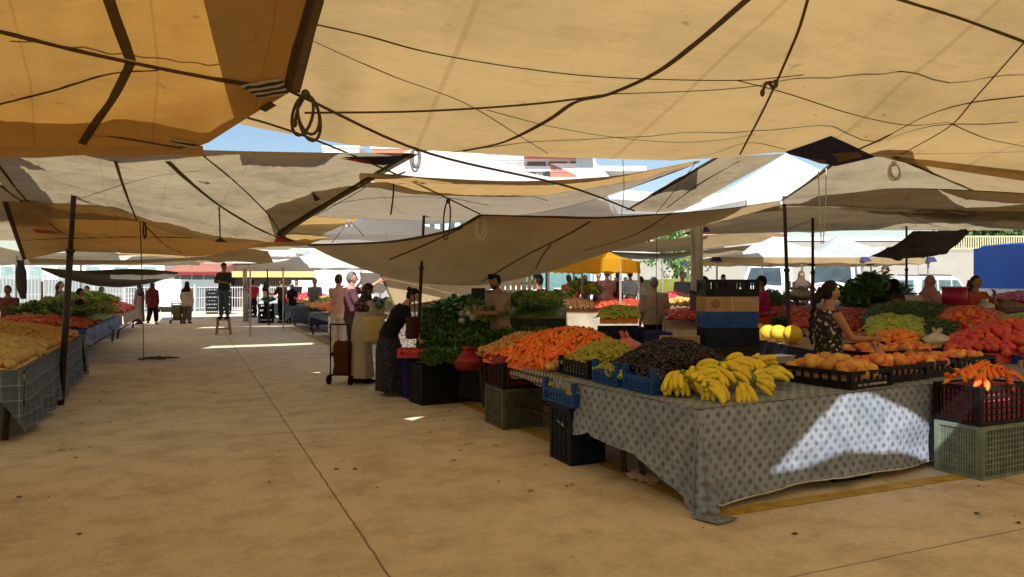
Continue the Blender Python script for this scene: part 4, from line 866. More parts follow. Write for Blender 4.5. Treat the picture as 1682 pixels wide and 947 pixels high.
for lab, q, mm in (('unseen beige awning added left of the amber one to shade the left stalls', ((-11, 2.0), (-1.9, 2.0), (-1.55, 8.4), (-11, 8.0)), cB), ('unseen grey beige awning added to shade the potato stall', ((-12, 7.2), (-1.7, 7.3), (-2.2, 14.4), (-12, 14.4)), cC),  # added out of view to block the sun over the left stalls
        ('unseen beige awning added for shade at the right behind the viewer', ((9.4, -4), (17, -4), (17, 5.2), (9.4, 5.2)), cB), ('sand awning added for shade at the far right of the market', ((11.5, 5), (20, 5), (20, 11), (11.8, 9.4)), cG),
        ('unseen beige awning added for shade far behind the viewer', ((-12, -10), (14, -10), (14, -3.2), (-12, -3.2)), cB), ('unseen ochre awning added for shade at the far left behind the viewer', ((-14, -3.4), (-6.5, -3.4), (-6.5, 2.4), (-14, 2.4)), cD),  # awnings around the viewer are added to cut sky light and bounce
        ('unseen beige awning added for shade three rows behind the viewer', ((-14, -19), (16, -19), (16, -9.7), (-14, -9.7)), cB), ('unseen ochre awning added for shade four rows behind the viewer', ((-14, -30), (16, -30), (16, -18.7), (-14, -18.7)), cD),
        ('unseen taupe awning added for shade far to the left behind the viewer', ((-28, -20), (-13.5, -20), (-13.5, 2), (-28, 2)), cF), ('unseen taupe awning added for shade far to the left of the potato stall', ((-26, 2), (-11, 2), (-11.5, 15), (-26, 15)), cF),
        ('unseen sand awning added for shade far to the right behind the viewer', ((15.6, -20), (30, -20), (30, -3.8), (15.6, -3.8)), cG), ('unseen taupe awning added for shade at the far right beside the viewer', ((16.5, -4), (31, -4), (31, 9), (19.5, 9)), cF),
        ('unseen grey beige awning added to shade the second left table', ((-14, 14), (-2.2, 14), (-2.5, 22.1), (-14, 22.1)), cC), ('unseen grey beige awning added to shade the third left table', ((-16, 21.8), (-2.6, 21.8), (-2.6, 31), (-16, 31)), cC)):  # both hidden from view, added to close sun gaps at the left
    canopy('market_awning', lab, mm, [V((*q[0], 3.25)), V((*q[1], 3.3))], [V((*q[3], 3.2)), V((*q[2], 3.25))], sag=0.12, wr=0.08, nu=16, nv=16)
for lab, q, mm, z in (('unseen beige awning added above the sun gap behind the amber one', (at(-520, 127, 4.55), at(476, 127, 4.52), at(386, 190, 6.0), at(-620, 190, 6.0)), cB, 0), ('ochre awning added to shade the middle of the aisle', ((-2.3, 12.6), (2.9, 13.4), (2.9, 18.6), (-2.6, 18.4)), cD, 2.9),  # first one added out of sight to keep a sun stripe off the floor
        ('white awning added to shade the aisle beyond the bright floor stripe', ((-2.6, 19.1), (3.0, 19.25), (3.2, 28.2), (-2.6, 28.2)), cC, 2.95), ('ochre awning added to shade the far end of the aisle', ((-2.6, 28.9), (2.8, 29.0), (2.8, 39), (-2.6, 39)), cD, 2.9)):  # aisle awnings added to shade the floor, gaps left for sun stripes
    q = [V((a[0], a[1], z)) if z else a for a in q]; canopy('market_awning', lab, mm, [q[0], q[1]], [q[3], q[2]], sag=0.06, wr=0.05, nu=20, nv=16)
canopy('market_awning', 'slim ochre awning under the white tent roof in the upper middle', cD,
    [(588, 290, 8.6), (640, 305, 9.0), (700, 318, 9.4), (850, 323, 9.4), (960, 311, 9.3), (1060, 291, 9.0), (1142, 267, 8.6)],
    [(592, 284, 6.8), (650, 286, 6.9), (700, 291, 7.0), (850, 297, 7.3), (980, 291, 7.4), (1060, 281, 7.5), (1145, 264, 7.8)], sag=0.03, wr=0.03, hems='r', nv=10, nu=50)
canopy('market_awning', 'taupe awning with hanging cords below the slim ochre one', cF,
    [(440, 352, 12.3), (480, 350, 12), (560, 357, 12.5), (740, 362, 12.8), (860, 352, 12.4), (980, 326, 11.5), (1150, 266, 9.4)],
    [(430, 325, 9.2), (505, 312, 8.6), (560, 300, 8.3), (700, 300, 8.6), (850, 306, 9.1), (1000, 290, 8.9), (1148, 263, 8.6)], sag=0.06, wr=0.07, seed=9, hems='b', hemw=0.04, nu=50, key='F',
    straps=[(0.025, [(500, 345), (600, 325), (720, 322), (800, 335)]), (0.02, [(520, 352), (580, 318), (600, 306)]), (0.02, [(800, 320), (860, 318), (900, 328)])])
canopy('market_awning', 'large sand awning drooping to head height behind the dark middle pole', cG,
    [(505, 402, 13), (560, 428, 13), (640, 455, 13), (720, 467, 12.8), (800, 467, 12.8), (870, 452, 12.8), (950, 422, 12.8), (1040, 393, 12.8), (1130, 371, 13), (1282, 337, 13.2)],
    [(790, 352, 9.2), (900, 355, 9.2), (1000, 356, 9.1), (1180, 343, 9.2), (1282, 329, 9.4)], [(640, 396, 11.2), (740, 377, 10)], None, sag=0.10, wr=0.05, seed=21, hems='tl', hemw=0.06, nu=70, nv=34, key='G',
    straps=[(0.03, [(980, 356), (930, 385), (860, 420), (790, 462)]), (0.03, [(760, 372), (700, 400), (640, 425)]), (0.03, [(1100, 350), (1040, 385), (960, 410)]), (0.02, [(880, 440), (890, 420), (905, 400)])])
canopy('market_awning', 'tan side curtain hanging behind the two shopping women', cG,
    [(648, 500, 15.5), (690, 497, 15.6), (740, 488, 15.7), (800, 476, 15.8), (862, 462, 16)], [(625, 446, 15.8), (700, 452, 15.8), (862, 452, 16.2)], wr=0.04, nu=24, nv=12, hems='l')
canopy('market_awning', 'white side curtain glowing in sun beside the man in the purple shirt', cW,
    [(597, 478, 17), (628, 482, 17)], [(590, 447, 17.2), (662, 449, 16.8)], wr=0.04, nu=16, nv=10)
canopy('market_awning', 'grey awning rising steeply beside the right white tent roof', cC,
    [(1030, 344, 12), (1080, 348, 12.3), (1122, 345, 12.6)], [(1176, 258, 8.0), (1290, 252, 8.1)], sag=0.08, wr=0.06, hems='l', nu=20, nv=24, key='H', straps=[(0.02, [(1215, 262), (1150, 300), (1095, 340)])])
canopy('market_awning', 'grey brown awning band at the right between two poles', cF,
    [(1284, 337, 12.5), (1400, 340, 13), (1482, 345, 14), (1700, 352, 15), (1900, 352, 15.5)], [(1288, 327, 9.3), (1400, 316, 9.3), (1470, 309, 9.3), (1600, 312, 9.6), (1900, 330, 10)], sag=0.07, wr=0.05, hems='t', hemw=0.05, nu=50)
canopy('market_awning', 'dull grey awning tied up high right of the navy corner patch', cC,
    [(1283, 329, 12.3), (1400, 318, 12.5), (1480, 312, 12.5), (1612, 314, 12.8)], [(1395, 246, 7.5), (1500, 246, 7.5)], [(1330, 297, 10.8)], None, sag=0.05, wr=0.06, hems='l', nu=24, nv=20)
canopy('market_awning', 'brown shaded awning running off the right picture edge', cG,
    [(1598, 312, 10.6), (1682, 330, 11.2), (1900, 368, 12)], [(1468, 256, 7.7), (1682, 280, 7.9), (1900, 300, 8.4)], sag=0.05, wr=0.05, hems='l', nu=24, nv=20)
canopy('market_awning', 'long pale grey awning low over the right stalls with a black tip', cC,
    [(1122, 385, 17), (1180, 384, 17), (1290, 381, 17), (1420, 378, 17), (1590, 378, 17), (1900, 376, 17)], [(1225, 352, 12.2), (1300, 334, 12.2), (1500, 336, 12.6), (1900, 341, 13.4)], [(1165, 366, 15.2)], None, sag=0.12, wr=0.07, seed=4, hems='l', nu=50, key='L',
    straps=[(0.03, [(1290, 378), (1330, 362), (1400, 352)]), (0.03, [(1480, 350), (1520, 365), (1560, 375)]), (0.02, [(1150, 380), (1250, 362), (1340, 356)])], patches=[(navy_m, [(1128, 384), (1160, 370), (1168, 378)])])
canopy('shade_net', 'charcoal shade net bunched beside the blue truck cover', cN,
    [(1428, 421, 15.5), (1480, 424, 15.6), (1540, 419, 15.7), (1572, 402, 15.8)], [(1500, 379, 15), (1545, 379, 15.2), (1594, 379, 15.4)], [(1470, 402, 15.3)], sag=0.1, wr=0.2, nu=30, nv=16, cat='net', group=None)
canopy('market_awning', 'striped beige awning far back, upper one by the grey steel column', cG,
    [(1000, 412, 21), (1100, 413, 21), (1150, 408, 21), (1250, 398, 21.5)], [(1005, 402, 19), (1080, 395, 19), (1180, 384, 19), (1290, 378, 19)], sag=0.06, wr=0.08, nu=24, nv=10)
canopy('market_awning', 'striped beige awning far back, lower one by the grey steel column', cF,
    [(985, 424, 23), (1100, 424, 23), (1212, 420, 23)], [(1000, 413, 20), (1100, 415, 20), (1235, 402, 20)], sag=0.06, wr=0.08, nu=24, nv=10, hems='b')
canopy('market_awning', 'dark grey awning drooping over the left produce stalls', cK,
    [(68, 441, 15), (110, 458, 15.2), (180, 471, 15.5), (240, 466, 16.5), (292, 452, 18)], [(68, 439, 15), (140, 444, 17.5), (220, 441, 18.5), (292, 446, 18.5)], sag=0.05, wr=0.05, nu=30, nv=12, hems='b', hemw=0.03)
canopy('market_awning', 'beige flat awning with a dark front edge across the far left', cG,
    [(50, 432, 19), (200, 433, 19.5), (350, 425, 21)], [(45, 424, 17), (200, 427, 17.5), (360, 420, 19)], nu=30, nv=8, hems='bt', hemw=0.12)
canopy('market_awning', 'small beige awning over the stalls behind the man on the stool', cG,
    [(318, 431, 27), (400, 430, 27), (452, 436, 27)], [(340, 420, 24), (395, 408, 24), (440, 412, 24)], sag=0.1, wr=0.1, nu=20, nv=10)
def gazebo(label, cx, d, wid, dep, eave, apex, val, m, rz=0.0, vm=None, name='gazebo_tent', legs=True, corners=None):
    """pyramid roof with a hanging valance on four legs"""
    g = gd(cx, d); t = empty(name, g, rz, label, 'tent', 'pyramid market tents')
    x, y = wid/2, dep/2; cs = [V((-x, -y, eave)), V((x, -y, eave)), V((x, y, eave)), V((-x, y, eave))]; ap = V((0, 0, apex))
    mb = MB()
    for k in range(4):
        a, b = cs[k], cs[(k+1) % 4]; n = 10; rows = []
        for j in range(n):
            s_ = j/n*0.999; row = []
            for i in range(9):
                p = a.lerp(b, i/8).lerp(ap, s_); p.z -= 0.16*(apex-eave)*math.sin(PI*s_)*(1+0.15*math.cos(i*1.6)); row.append(p)
            rows.append(row)
        rows.append([ap]*9); mb.grid(rows)
    mb.build('roof', m, t)
    mb = MB()
    for k in range(4):
        a, b = cs[k], cs[(k+1) % 4]; top = [a.lerp(b, i/12) for i in range(13)]
        nrm = V((a+b)/2-ap); nrm.z = 0; nrm.normalize()
        mb.grid([[p+nrm*0.01 for p in top], [p+V((0, 0, -val+0.02*math.sin(i*2.1)))+nrm*(0.02+0.015*math.sin(i*1.7)) for i, p in enumerate(top)]])
    mb.build('valance', vm or m, t)
    if corners:
        for c in cs:
            mb = MB(); mb.box(c*1.0+V((0, 0, -val*0.35)), (0.3, 0.3, val*0.75), 0, 0.6); mb.build('corner_patch', corners, t)
    if legs:
        for c in cs:
            mb = MB(); mb.bar((c.x*0.985, c.y*0.985, 0), (c.x*0.985, c.y*0.985, eave), 0.045); mb.build('leg', MATS.get('tent_steel') or mat('tent_steel', (0.5, 0.5, 0.5), 0.4, 0.1, 5, metal=0.6), t)
    return t

gazebo('tall white tent roof catching the sun in the upper middle of the photo', 735, 17.0, 7.5, 6, 3.55, 5.2, 0.2, cW, R_-0.2, legs=False)
gazebo('white tent roof rising behind the poles right of the steel column', 1290, 15.5, 5.0, 5.0, 3.1, 4.45, 0.12, cW, R_+0.25, legs=False)
gazebo('white pyramid tent in front of the left parked van', 1262, 23, 4.3, 3.6, 2.46, 3.25, 0.17, cW, R_, vm=cD, corners=navy_m)
gazebo('pale blue grey pyramid tent in front of the camper van windscreen', 1378, 24, 3.9, 3.6, 2.5, 3.3, 0.2, cloth_mat('bluegrey_canvas', (0.55, 0.58, 0.66), (0.5, 0.5, 0.52), 0.35, 0.1), R_, vm=cD, corners=navy_m)
gazebo('white pyramid tent with dark underside in the middle distance', 525, 25, 3.6, 3.4, 2.3, 2.85, 0.1, cW, R_)
gazebo('low white tent roof at the back of the aisle, left of the middle tents', 420, 29, 4.2, 3.4, 2.85, 3.5, 0.12, cW, R_, legs=False)
gazebo('white tent roof beyond the steep grey awning', 955, 19, 6.5, 4.5, 3.75, 4.3, 0.15, cW, R_, legs=False)
gazebo('white tent roof beyond the drooping sand awning', 640, 20, 5.5, 4, 2.9, 3.55, 0.15, cW, R_+0.2, legs=False)
gazebo('wide white tent roof at the far left behind the ochre awning', 150, 27, 6.5, 3.4, 2.65, 2.95, 0.22, cW, R_, legs=False)
gazebo('white tent roof cut by the left picture edge', -20, 24, 4.2, 3.4, 2.55, 3.0, 0.2, cW, R_)
gazebo('yellow orange tarpaulin tent over the shoppers in the middle distance', 978, 17, 1.65, 2.2, 2.22, 2.62, 0.28, cY, R_-0.35)
# poles
def pole(label, top, bot, d, r, m=pole_m, name='awning_pole', foot=None):
    b = gd(bot[0], d, 0) if foot is None else foot; tp = at(top[0], top[1], d)
    t = empty(name, b, 0, label, 'pole', 'poles holding up the awnings'); mb = MB()
    mid = (tp-b)*0.62
    mb.tube([V((0, 0, 0.0)), mid], r, 10); mb.build('pole_shaft', m, t)
    mb = MB(); mb.tube([mid*0.98, (tp-b)], r*0.8, 10); mb.build('pole_extension', m, t)
    mb = MB(); mb.tube([mid-V((0, 0, 0.03)), mid+V((0, 0, 0.02))], r*1.35, 10); mb.build('clamp', m, t)
    return t
steel_m = mat('galvanised_steel', (0.36, 0.34, 0.31), 0.45, 0.2, 4, metal=0.3)
pole('dark rusty pole leaning beside the potato stall', (125, 255), (100, 660), 10.05, 0.042)
pole('dark pole behind the two shopping women, leaning left', (698, 318), (683, 600), 11.6, 0.028)
pole('dark pole standing behind the yellow melons', (1288, 322), (1299, 560), 11.5, 0.035)
pole('dark pole in front of the camper van', (1335, 350), (1335, 560), 14.5, 0.036)
pole('thin dark pole left of the silver minivan', (1489, 350), (1489, 560), 16, 0.028)
pole('thin pale pole in front of the lettuce stall', (898, 400), (896, 560), 12.3, 0.022, steel_m)
pole('pale pole under the yellow tarpaulin tent', (957, 428), (953, 560), 16.5, 0.028, steel_m)
pole('dark pole at the far middle stalls', (438, 415), (442, 520), 30, 0.035)
pole('short steel pole beside the far stall at the aisle end', (402, 440), (404, 520), 33, 0.12, steel_m)
pole('thin yellow wooden pole at the far left fence', (69, 462), (69, 500), 27, 0.05, mat('raw_wood', (0.45, 0.32, 0.16), 0.8, 0.25, 8))
b = gd(1143, 12.6); t = empty('lamp_column', b, R_, 'thick grey steel column left of the tall crate stack', 'column')
mb = MB(); mb.tube([(0, 0, 0), (0, 0, 2.9)], 0.085, 16); mb.build('shaft', steel_m, t)
mb = MB(); mb.box((0, 0, 0.02), (0.36, 0.36, 0.04)); mb.build('base_plate', steel_m, t)
mb = MB(); mb.box((0.0, -0.085, 1.25), (0.24, 0.05, 0.5)); mb.build('junction_box', mat('brown_box', (0.12, 0.07, 0.06), 0.6), t)
mb = MB(); mb.tube([(-0.02, 0, 1.48), (0, 0, 1.53)], 0.12, 14); mb.build('collar', pole_m, t)
mb = MB(); mb.tube([(0.10, 0, 0), (0.10, 0, 2.85)], 0.025, 8); mb.build('conduit', steel_m, t)
# ropes
def rope(label, pts, r=0.009, m=rope_m, sag=0.05, n=24, coil=None, raw=False):
    P = [P3(q) for q in pts]; L = catm(P, n) if len(P) > 2 else lin(P, n)
    T = len(L)-1
    if sag: L = [p-V((0, 0, sag*4*(i/T)*(1-i/T))) for i, p in enumerate(L)]
    mb = MB(); mb.tube(L, r, 6); return mb.build('rope', m, label=label, cat='rope', group='ropes tying the awnings')
rope('long rope running from the amber awning corner across the beige awning to the right', [(478, 150, 4.6), (700, 250, 5.6), (930, 305, 6.8), (1042, 346, 8.8)], 0.010, sag=0.0)
rope('long rope from the left edge along the amber awning to the sand awning corner', [(-60, 78, 4.6), (0, 92, 4.75), (240, 152, 5.2), (470, 212, 6), (660, 290, 7.5), (790, 352, 9.5)], 0.009, sag=0.0)
rope('thin rope under the amber awning to its lower corner', [(-60, 182, 4.8), (0, 194, 4.85), (150, 218, 4.9), (298, 243, 4.9)], 0.007, sag=0)
rope('rope crossing the top left of the amber awning', [(-20, -3, 3.6), (100, 25, 3.75), (250, 65, 3.95), (360, 95, 4.1)], 0.006, sag=0)
rope('twisted rope sweeping from the awning corner knot to the upper right', [(683, 247, 7.3), (830, 235, 7.0), (1000, 195, 6.6), (1260, 162, 6.4), (1480, 120, 6.2), (1720, 92, 6)], 0.010, sag=0)
rope('rope running level across the beige awning through the hanging knot', [(500, 185, 5.4), (700, 182, 5.6), (900, 168, 5.6), (1100, 140, 5.5), (1265, 122, 5.4), (1500, 116, 5.4), (1720, 108, 5.4)], 0.008, sag=0)
rope('thin rope hanging straight down to the aisle floor at the left', [(230, 364, 11.6), (234, 480, 14), (236, 588, 16.2)], 0.009, sag=0)
rope('left pale cord of the pair hanging from the navy corner patch', [(1344, 276, 7.7), (1346, 330, 7.75), (1349, 400, 7.8)], 0.006, rope_pale, 0)
rope('right pale cord of the pair hanging from the navy corner patch', [(1357, 276, 7.7), (1356, 340, 7.75), (1352, 400, 7.8)], 0.006, rope_pale, 0)
rope('cord hanging over the market beside the steel column', [(1079, 375, 13), (1078, 450, 12), (1080, 560, 11)], 0.006, sag=0)
rope('thin cord hanging beside the white tent in the sky gap', [(1023, 262, 7.6), (1025, 310, 8), (1021, 352, 9)], 0.004, sag=0)
rope('cord slanting across the sky gap to the sand awning edge', [(1142, 268, 9.6), (1110, 310, 9.7), (1078, 350, 9.7)], 0.005, sag=0)
rope('cord tied from the taupe awning down to a loose knot', [(665, 282, 7.8), (648, 292, 8.2), (646, 320, 8.5), (642, 352, 8.7)], 0.01, sag=0)
rope('white cord of the pair fanning out below the taupe awning, left one', [(572, 362, 13), (556, 385, 13.5), (545, 398, 14)], 0.01, rope_pale, 0)
rope('white cord of the pair fanning out below the taupe awning, right one', [(574, 362, 13), (590, 378, 13.5), (598, 388, 14)], 0.01, rope_pale, 0)
def coil(label, px, py, d, w, h, loops, m=rope_m, r=0.010, tail=0.0):
    c = at(px, py, d); mb = MB(); q = random.Random(px)
    for k in range(loops):
        a0 = q.uniform(-0.5, 0.5); ww = w*q.uniform(0.6, 1)/2; hh = h*q.uniform(0.75, 1)/2
        ux = (RT*math.cos(a0)+FW*math.sin(a0)); off = q.uniform(-0.3, 0.3)*w
        mb.tube([c+ux*(ww*math.sin(2*PI*i/20)+off*(1-math.cos(2*PI*i/20))/2)+V((0, 0, -hh+hh*math.cos(2*PI*i/20))) for i in range(21)], r, 6, False)
    mb.ell(c, (0.03, 0.03, 0.035), 8, 6)
    if tail: mb.tube([c, c-RT*0.05+V((0, 0, -tail*0.5)), c-RT*0.07+V((0, 0, -tail))], r, 6); mb.ell(c-RT*0.07+V((0, 0, -tail)), (0.018, 0.018, 0.03), 8, 6)
    return mb.build('rope_coil', m, label=label, cat='rope coil', group='rope ends coiled at the awning corners')
coil('dark rope coil dangling from the amber awning tip', 502, 155, 4.62, 0.20, 0.30, 3, tail=0.18)
coil('grey rope bundle at the black and red awning tip', 683, 242, 7.45, 0.10, 0.26, 4, mat('grey_rope', (0.2, 0.18, 0.15), 0.9), 0.012)
coil('pale rope loop below the sand awning corner', 790, 356, 9.4, 0.12, 0.34, 2, rope_pale, 0.008)
coil('long rope loops hanging in front of the taupe awning', 736, 330, 9.2, 0.14, 0.5, 2, rope_m, 0.009)
coil('short rope knot with a tassel under the huge beige awning', 1268, 123, 5.4, 0.06, 0.10, 2, rope_m, 0.012, tail=0.13)
coil('small rope bundle at the grey beige awning front', 321, 250, 7.5, 0.09, 0.14, 3, pole_m, 0.01)
coil('pale cords knotted at the far right awning seam', 1468, 268, 8.2, 0.14, 0.2, 4, rope_pale, 0.008)
coil('thin rope coil under the dark middle of the ochre awning', 237, 366, 11.6, 0.06, 0.25, 2, rope_m, 0.008)
# ================================================================ ground
def floor_mat():
    m, t, b = nodes('worn_concrete')
    n1 = noise_node(t, 0.5, 6); n2 = noise_node(t, 2.2, 8, rough=0.65); n3 = noise_node(t, 26, 4); n4 = noise_node(t, 6, 3); n5 = noise_node(t, 1.3, 5, rough=0.7)
    base = ramp(t, n1.outputs[0], [(0.3, (0.66, 0.59, 0.48)), (0.7, (0.75, 0.67, 0.555))]).outputs[0]
    base = mixc(t, base, ramp(t, n2.outputs[0], [(0.32, (0.72, 0.69, 0.64)), (0.55, (1, 1, 1)), (0.8, (1.0, 1.0, 1.0))]).outputs[0], 1.0, 'MULTIPLY')
    base = mixc(t, base, ramp(t, n3.outputs[0], [(0.3, (0.86, 0.86, 0.85)), (0.6, (1, 1, 1))]).outputs[0], 1.0, 'MULTIPLY')
    base = mixc(t, base, ramp(t, n4.outputs[0], [(0.2, (0.30, 0.26, 0.2)), (0.265, (1, 1, 1))]).outputs[0], 1.0, 'MULTIPLY')
    base = mixc(t, base, ramp(t, n5.outputs[0], [(0.34, (0.74, 0.69, 0.62)), (0.40, (1, 1, 1))]).outputs[0], 0.4, 'MULTIPLY')
    vc = t.nodes.new('ShaderNodeTexVoronoi'); vc.feature = 'DISTANCE_TO_EDGE'; vc.inputs['Scale'].default_value = 0.45; nw = noise_node(t, 2.4, 6, rough=0.7)
    va = t.nodes.new('ShaderNodeVectorMath'); va.operation = 'MULTIPLY_ADD'; va.inputs[1].default_value = (0.7, 0.7, 0); tcc = t.nodes.new('ShaderNodeTexCoord'); t.links.new(nw.outputs['Color'], va.inputs[0]); t.links.new(tcc.outputs['Object'], va.inputs[2]); t.links.new(va.outputs[0], vc.inputs['Vector'])
    ck = ramp(t, vc.outputs[0], [(0.0, (0.55, 0.5, 0.44)), (0.006, (1, 1, 1))]); cm = ramp(t, noise_node(t, 0.35, 3).outputs[0], [(0.5, (0, 0, 0)), (0.6, (0.7, 0.7, 0.7))]); base = mixc(t, base, ck.outputs[0], cm.outputs[0], 'MULTIPLY')
    n8 = noise_node(t, 15, 2); base = mixc(t, base, ramp(t, n8.outputs[0], [(0.22, (0.45, 0.4, 0.33)), (0.25, (1, 1, 1)), (0.78, (1, 1, 1)), (0.8, (1.12, 1.12, 1.1))]).outputs[0], 1.0, 'MULTIPLY')
    tc = t.nodes.new('ShaderNodeTexCoord'); sx = t.nodes.new('ShaderNodeSeparateXYZ'); t.links.new(tc.outputs['Object'], sx.inputs[0])
    wob = noise_node(t, 3.0, 3); wm = t.nodes.new('ShaderNodeMath'); wm.operation = 'MULTIPLY_ADD'; wm.inputs[1].default_value = 0.03; wm.inputs[2].default_value = -0.015; t.links.new(wob.outputs[0], wm.inputs[0])
    def line(axis, p, w_, col, slope=0.0):
        nonlocal base
        s0 = t.nodes.new('ShaderNodeMath'); s0.operation = 'ADD'; t.links.new(sx.outputs[axis], s0.inputs[0]); t.links.new(wm.outputs[0], s0.inputs[1])
        s1 = t.nodes.new('ShaderNodeMath'); s1.operation = 'SUBTRACT'; t.links.new(s0.outputs[0], s1.inputs[0]); s1.inputs[1].default_value = p
        s2 = t.nodes.new('ShaderNodeMath'); s2.operation = 'ABSOLUTE'; t.links.new(s1.outputs[0], s2.inputs[0])
        s3 = t.nodes.new('ShaderNodeMath'); s3.operation = 'LESS_THAN'; t.links.new(s2.outputs[0], s3.inputs[0]); s3.inputs[1].default_value = w_/2
        base = mixc(t, base, mixc(t, base, col, 1.0, 'MULTIPLY'), s3.outputs[0])
    for x in (1.02, -4.2, 6.3, 11.6, 17): line('X', x, 0.016, (0.4, 0.37, 0.32))
    for y in (-1.5, 3.15, 8.5, 13.2, 17.9, 22.6, 27.3, 32, 37): line('Y', y, 0.014, (0.5, 0.46, 0.4))
    t.links.new(base, b.inputs['Base Color']); b.inputs['Roughness'].default_value = 0.78; b.inputs['Specular IOR Level'].default_value = 0.25
    bump(t, b, n3.outputs[0], 0.25, 0.004); return m
mb = MB()
mb.quad((-600, -600, 0), (600, -600, 0), (600, 900, 0), (-600, 900, 0)); mb.build('concrete_ground', floor_mat(), kind='structure')
ymat = mat('worn_yellow_paint', (0.66, 0.43, 0.04), 0.7, 0.5, 7, col2=(0.60, 0.42, 0.10), detail=8)
mb = MB(); mb.quad((3.42, 4.16, 0.004), (3.57, 4.16, 0.004), (3.57, 30, 0.004), (3.42, 30, 0.004)); mb.quad((3.575, 4.16, 0.004), (14, 4.16, 0.004), (14, 4.30, 0.004), (3.575, 4.30, 0.004)); mb.build('painted_line', ymat, kind='structure')
# ================================================================ right corner stall
TH = math.atan(0.09); C0 = V((3.36, 4.31, 0))
def fw(x, y, z=0.0): return C0+V((x*math.cos(TH)-y*math.sin(TH), x*math.sin(TH)+y*math.cos(TH), z))
TZ = 0.75
c = fw(3.0, 0.55); table('front trestle table under the diamond print cloth', c, 5.8, 0.95, TZ-0.012, TH)
c = fw(7.6, 0.55); table('second front trestle table hidden at the right picture edge', c, 3.2, 0.95, TZ-0.012, TH)
table('side trestle table under the grape trays', (4.02, 7.0), 1.3, 3.2, TZ-0.012, 0)
mb = MB()
drape(mb, [fw(0.02, 0, TZ), fw(9, 0, TZ)], lambda s: TZ-(0.035+0.018*s*9+0.03*math.sin(s*14)) if s > 0.012 else TZ-0.06, n=110, wave=0.026, freq=3.2, seed=2, rows=14)
mb.cur = 1
hem_pts = [mb.v[14*111+i]+V((0, 0, -0.004)) for i in range(111)]; mb.tube(hem_pts, 0.006, 5); mb.cur = 0
def hl(s):          # side hang: long near the corner, short further back
    y = s*1.95
    return 0.74 if y < 0.12 else (0.68-0.22*(y-0.12)/0.6 if y < 0.7 else (0.46-0.06*(y-0.7) if y < 1.3 else 0.42+0.04*math.sin(y*9)))
n0 = len(mb.v); drape(mb, [fw(0, 1.95, TZ), fw(0, 0.0, TZ)], lambda s: hl(1-s), n=50, wave=0.02, freq=4, uoff=-1.95, seed=5, rows=12)
sheet(mb, fw(0, 0, TZ+.002), fw(9, 0, TZ+.002), fw(9, 1.1, TZ+.002), fw(0, 1.1, TZ+.002), 40, 0.006); sheet(mb, fw(0.0, 1.1, TZ+.001), fw(1.4, 1.1, TZ+.001), fw(1.4, 2.0, TZ+.001), fw(0, 1.95, TZ+.001), 14, 0.006)
# folded corner reaching the floor, with its tip spread on the ground
cp = fw(-0.02, -0.03, TZ); A_ = fw(-0.05, -0.07, 0.012); G = []; T = []
for j in range(13):
    f = j/12; row = []; t_ = []
    for i in range(9):
        u = i/8-0.5; o = V((math.sin(i*1.7)*0.022*f, -0.035*math.cos(i*1.57)*f-0.02*f, 0)); row.append(cp.lerp(A_, f)+V((u*(0.04+0.14*f), -u*(0.02+0.05*f), 0))+o); t_.append((u*0.3, -f*0.75))
    G.append(row); T.append(t_)
G.append([A_+V((u*0.24+0.05, -0.10-0.03*abs(u), 0.004)) for u in [i/8-0.5 for i in range(9)]]); T.append([(u*0.3, -0.85) for u in [i/8-0.5 for i in range(9)]])
G.append([A_+V((0.02+u*0.22+0.07, -0.20+0.05*u, 0.004)) for u in [i/8-0.5 for i in range(9)]]); T.append([(u*0.3, -0.98) for u in [i/8-0.5 for i in range(9)]])
vs = [p for r in G for p in r]; fs = []; uv = []
for j in range(len(G)-1):
    for i in range(8): fs.append((j*9+i, (j+1)*9+i, (j+1)*9+i+1, j*9+i+1)); uv.append([T[j][i], T[j+1][i], T[j+1][i+1], T[j][i+1]])
mb.add(vs, fs, True, uv)
o = mb.build('tablecloth', [M_dia, mat('cloth_hem', (0.62, 0.6, 0.56), 0.8)], label='grey cloth with a small diamond print draped to the floor over the front corner table', cat='tablecloth')
mb = MB(); drape(mb, [V((3.34, 8.35, TZ)), V((3.34, 6.2, TZ))], lambda s: 0.13+0.02*math.sin(s*20), n=30, wave=0.008, seed=3, rows=5); sheet(mb, (3.34, 6.2, TZ+.001), (4.7, 6.2, TZ+.001), (4.7, 8.4, TZ+.001), (3.34, 8.35, TZ+.001), 10, 0.004)
mb.build('tablecloth', M_arch, label='pale cloth with rows of small dark arches hanging short under the carrots', cat='tablecloth')
# bananas -------------------------------------------------------------
def banana_hand(seed, n):
    q = random.Random(seed); out = []
    for k in range(n):
        row = k % 2; a = (k-(n-1)/2)*0.24+q.uniform(-.04, .04); L = 0.255*q.uniform(.92, 1.08); mb = MB(); P = []; rs = []; b0 = q.uniform(1.45, 1.8)
        for i in range(10):
            t = i/9; bend = b0*t; x = L*math.sin(bend)/b0; z = 0.075+0.03*row-L*(1-math.cos(bend))/b0*0.8; r_ = 0.02+x
            P.append((r_*math.cos(a), r_*math.sin(a)*1.15, max(z, -.03))); rs.append([.009, .015, .022, .0255, .0265, .026, .024, .0205, .013, .007][i])
        mb.tube(P, rs, 7)
        mb.cur = 1; mb.tube([P[-1], V(P[-1])+(V(P[-1])-V(P[-2]))*0.35], 0.006, 5)
        mb.cur = 2; mb.tube([V(P[0])*.75+V((0, 0, .02)), P[0], P[1]], [.011, .012, .0155], 7); out.append(mb.mesh('banana', [F_ban, F_tip, F_gst]))
    mb = MB(); mb.tube([(-0.05, 0, 0.11), (-0.015, 0, 0.10), (0.02, 0, 0.075)], [0.013, 0.018, 0.024], 8); mb.ell((0.01, 0, 0.085), (0.026, 0.042, 0.02), 8, 6); out.append(mb.mesh('stem', [F_gst]))
    return out
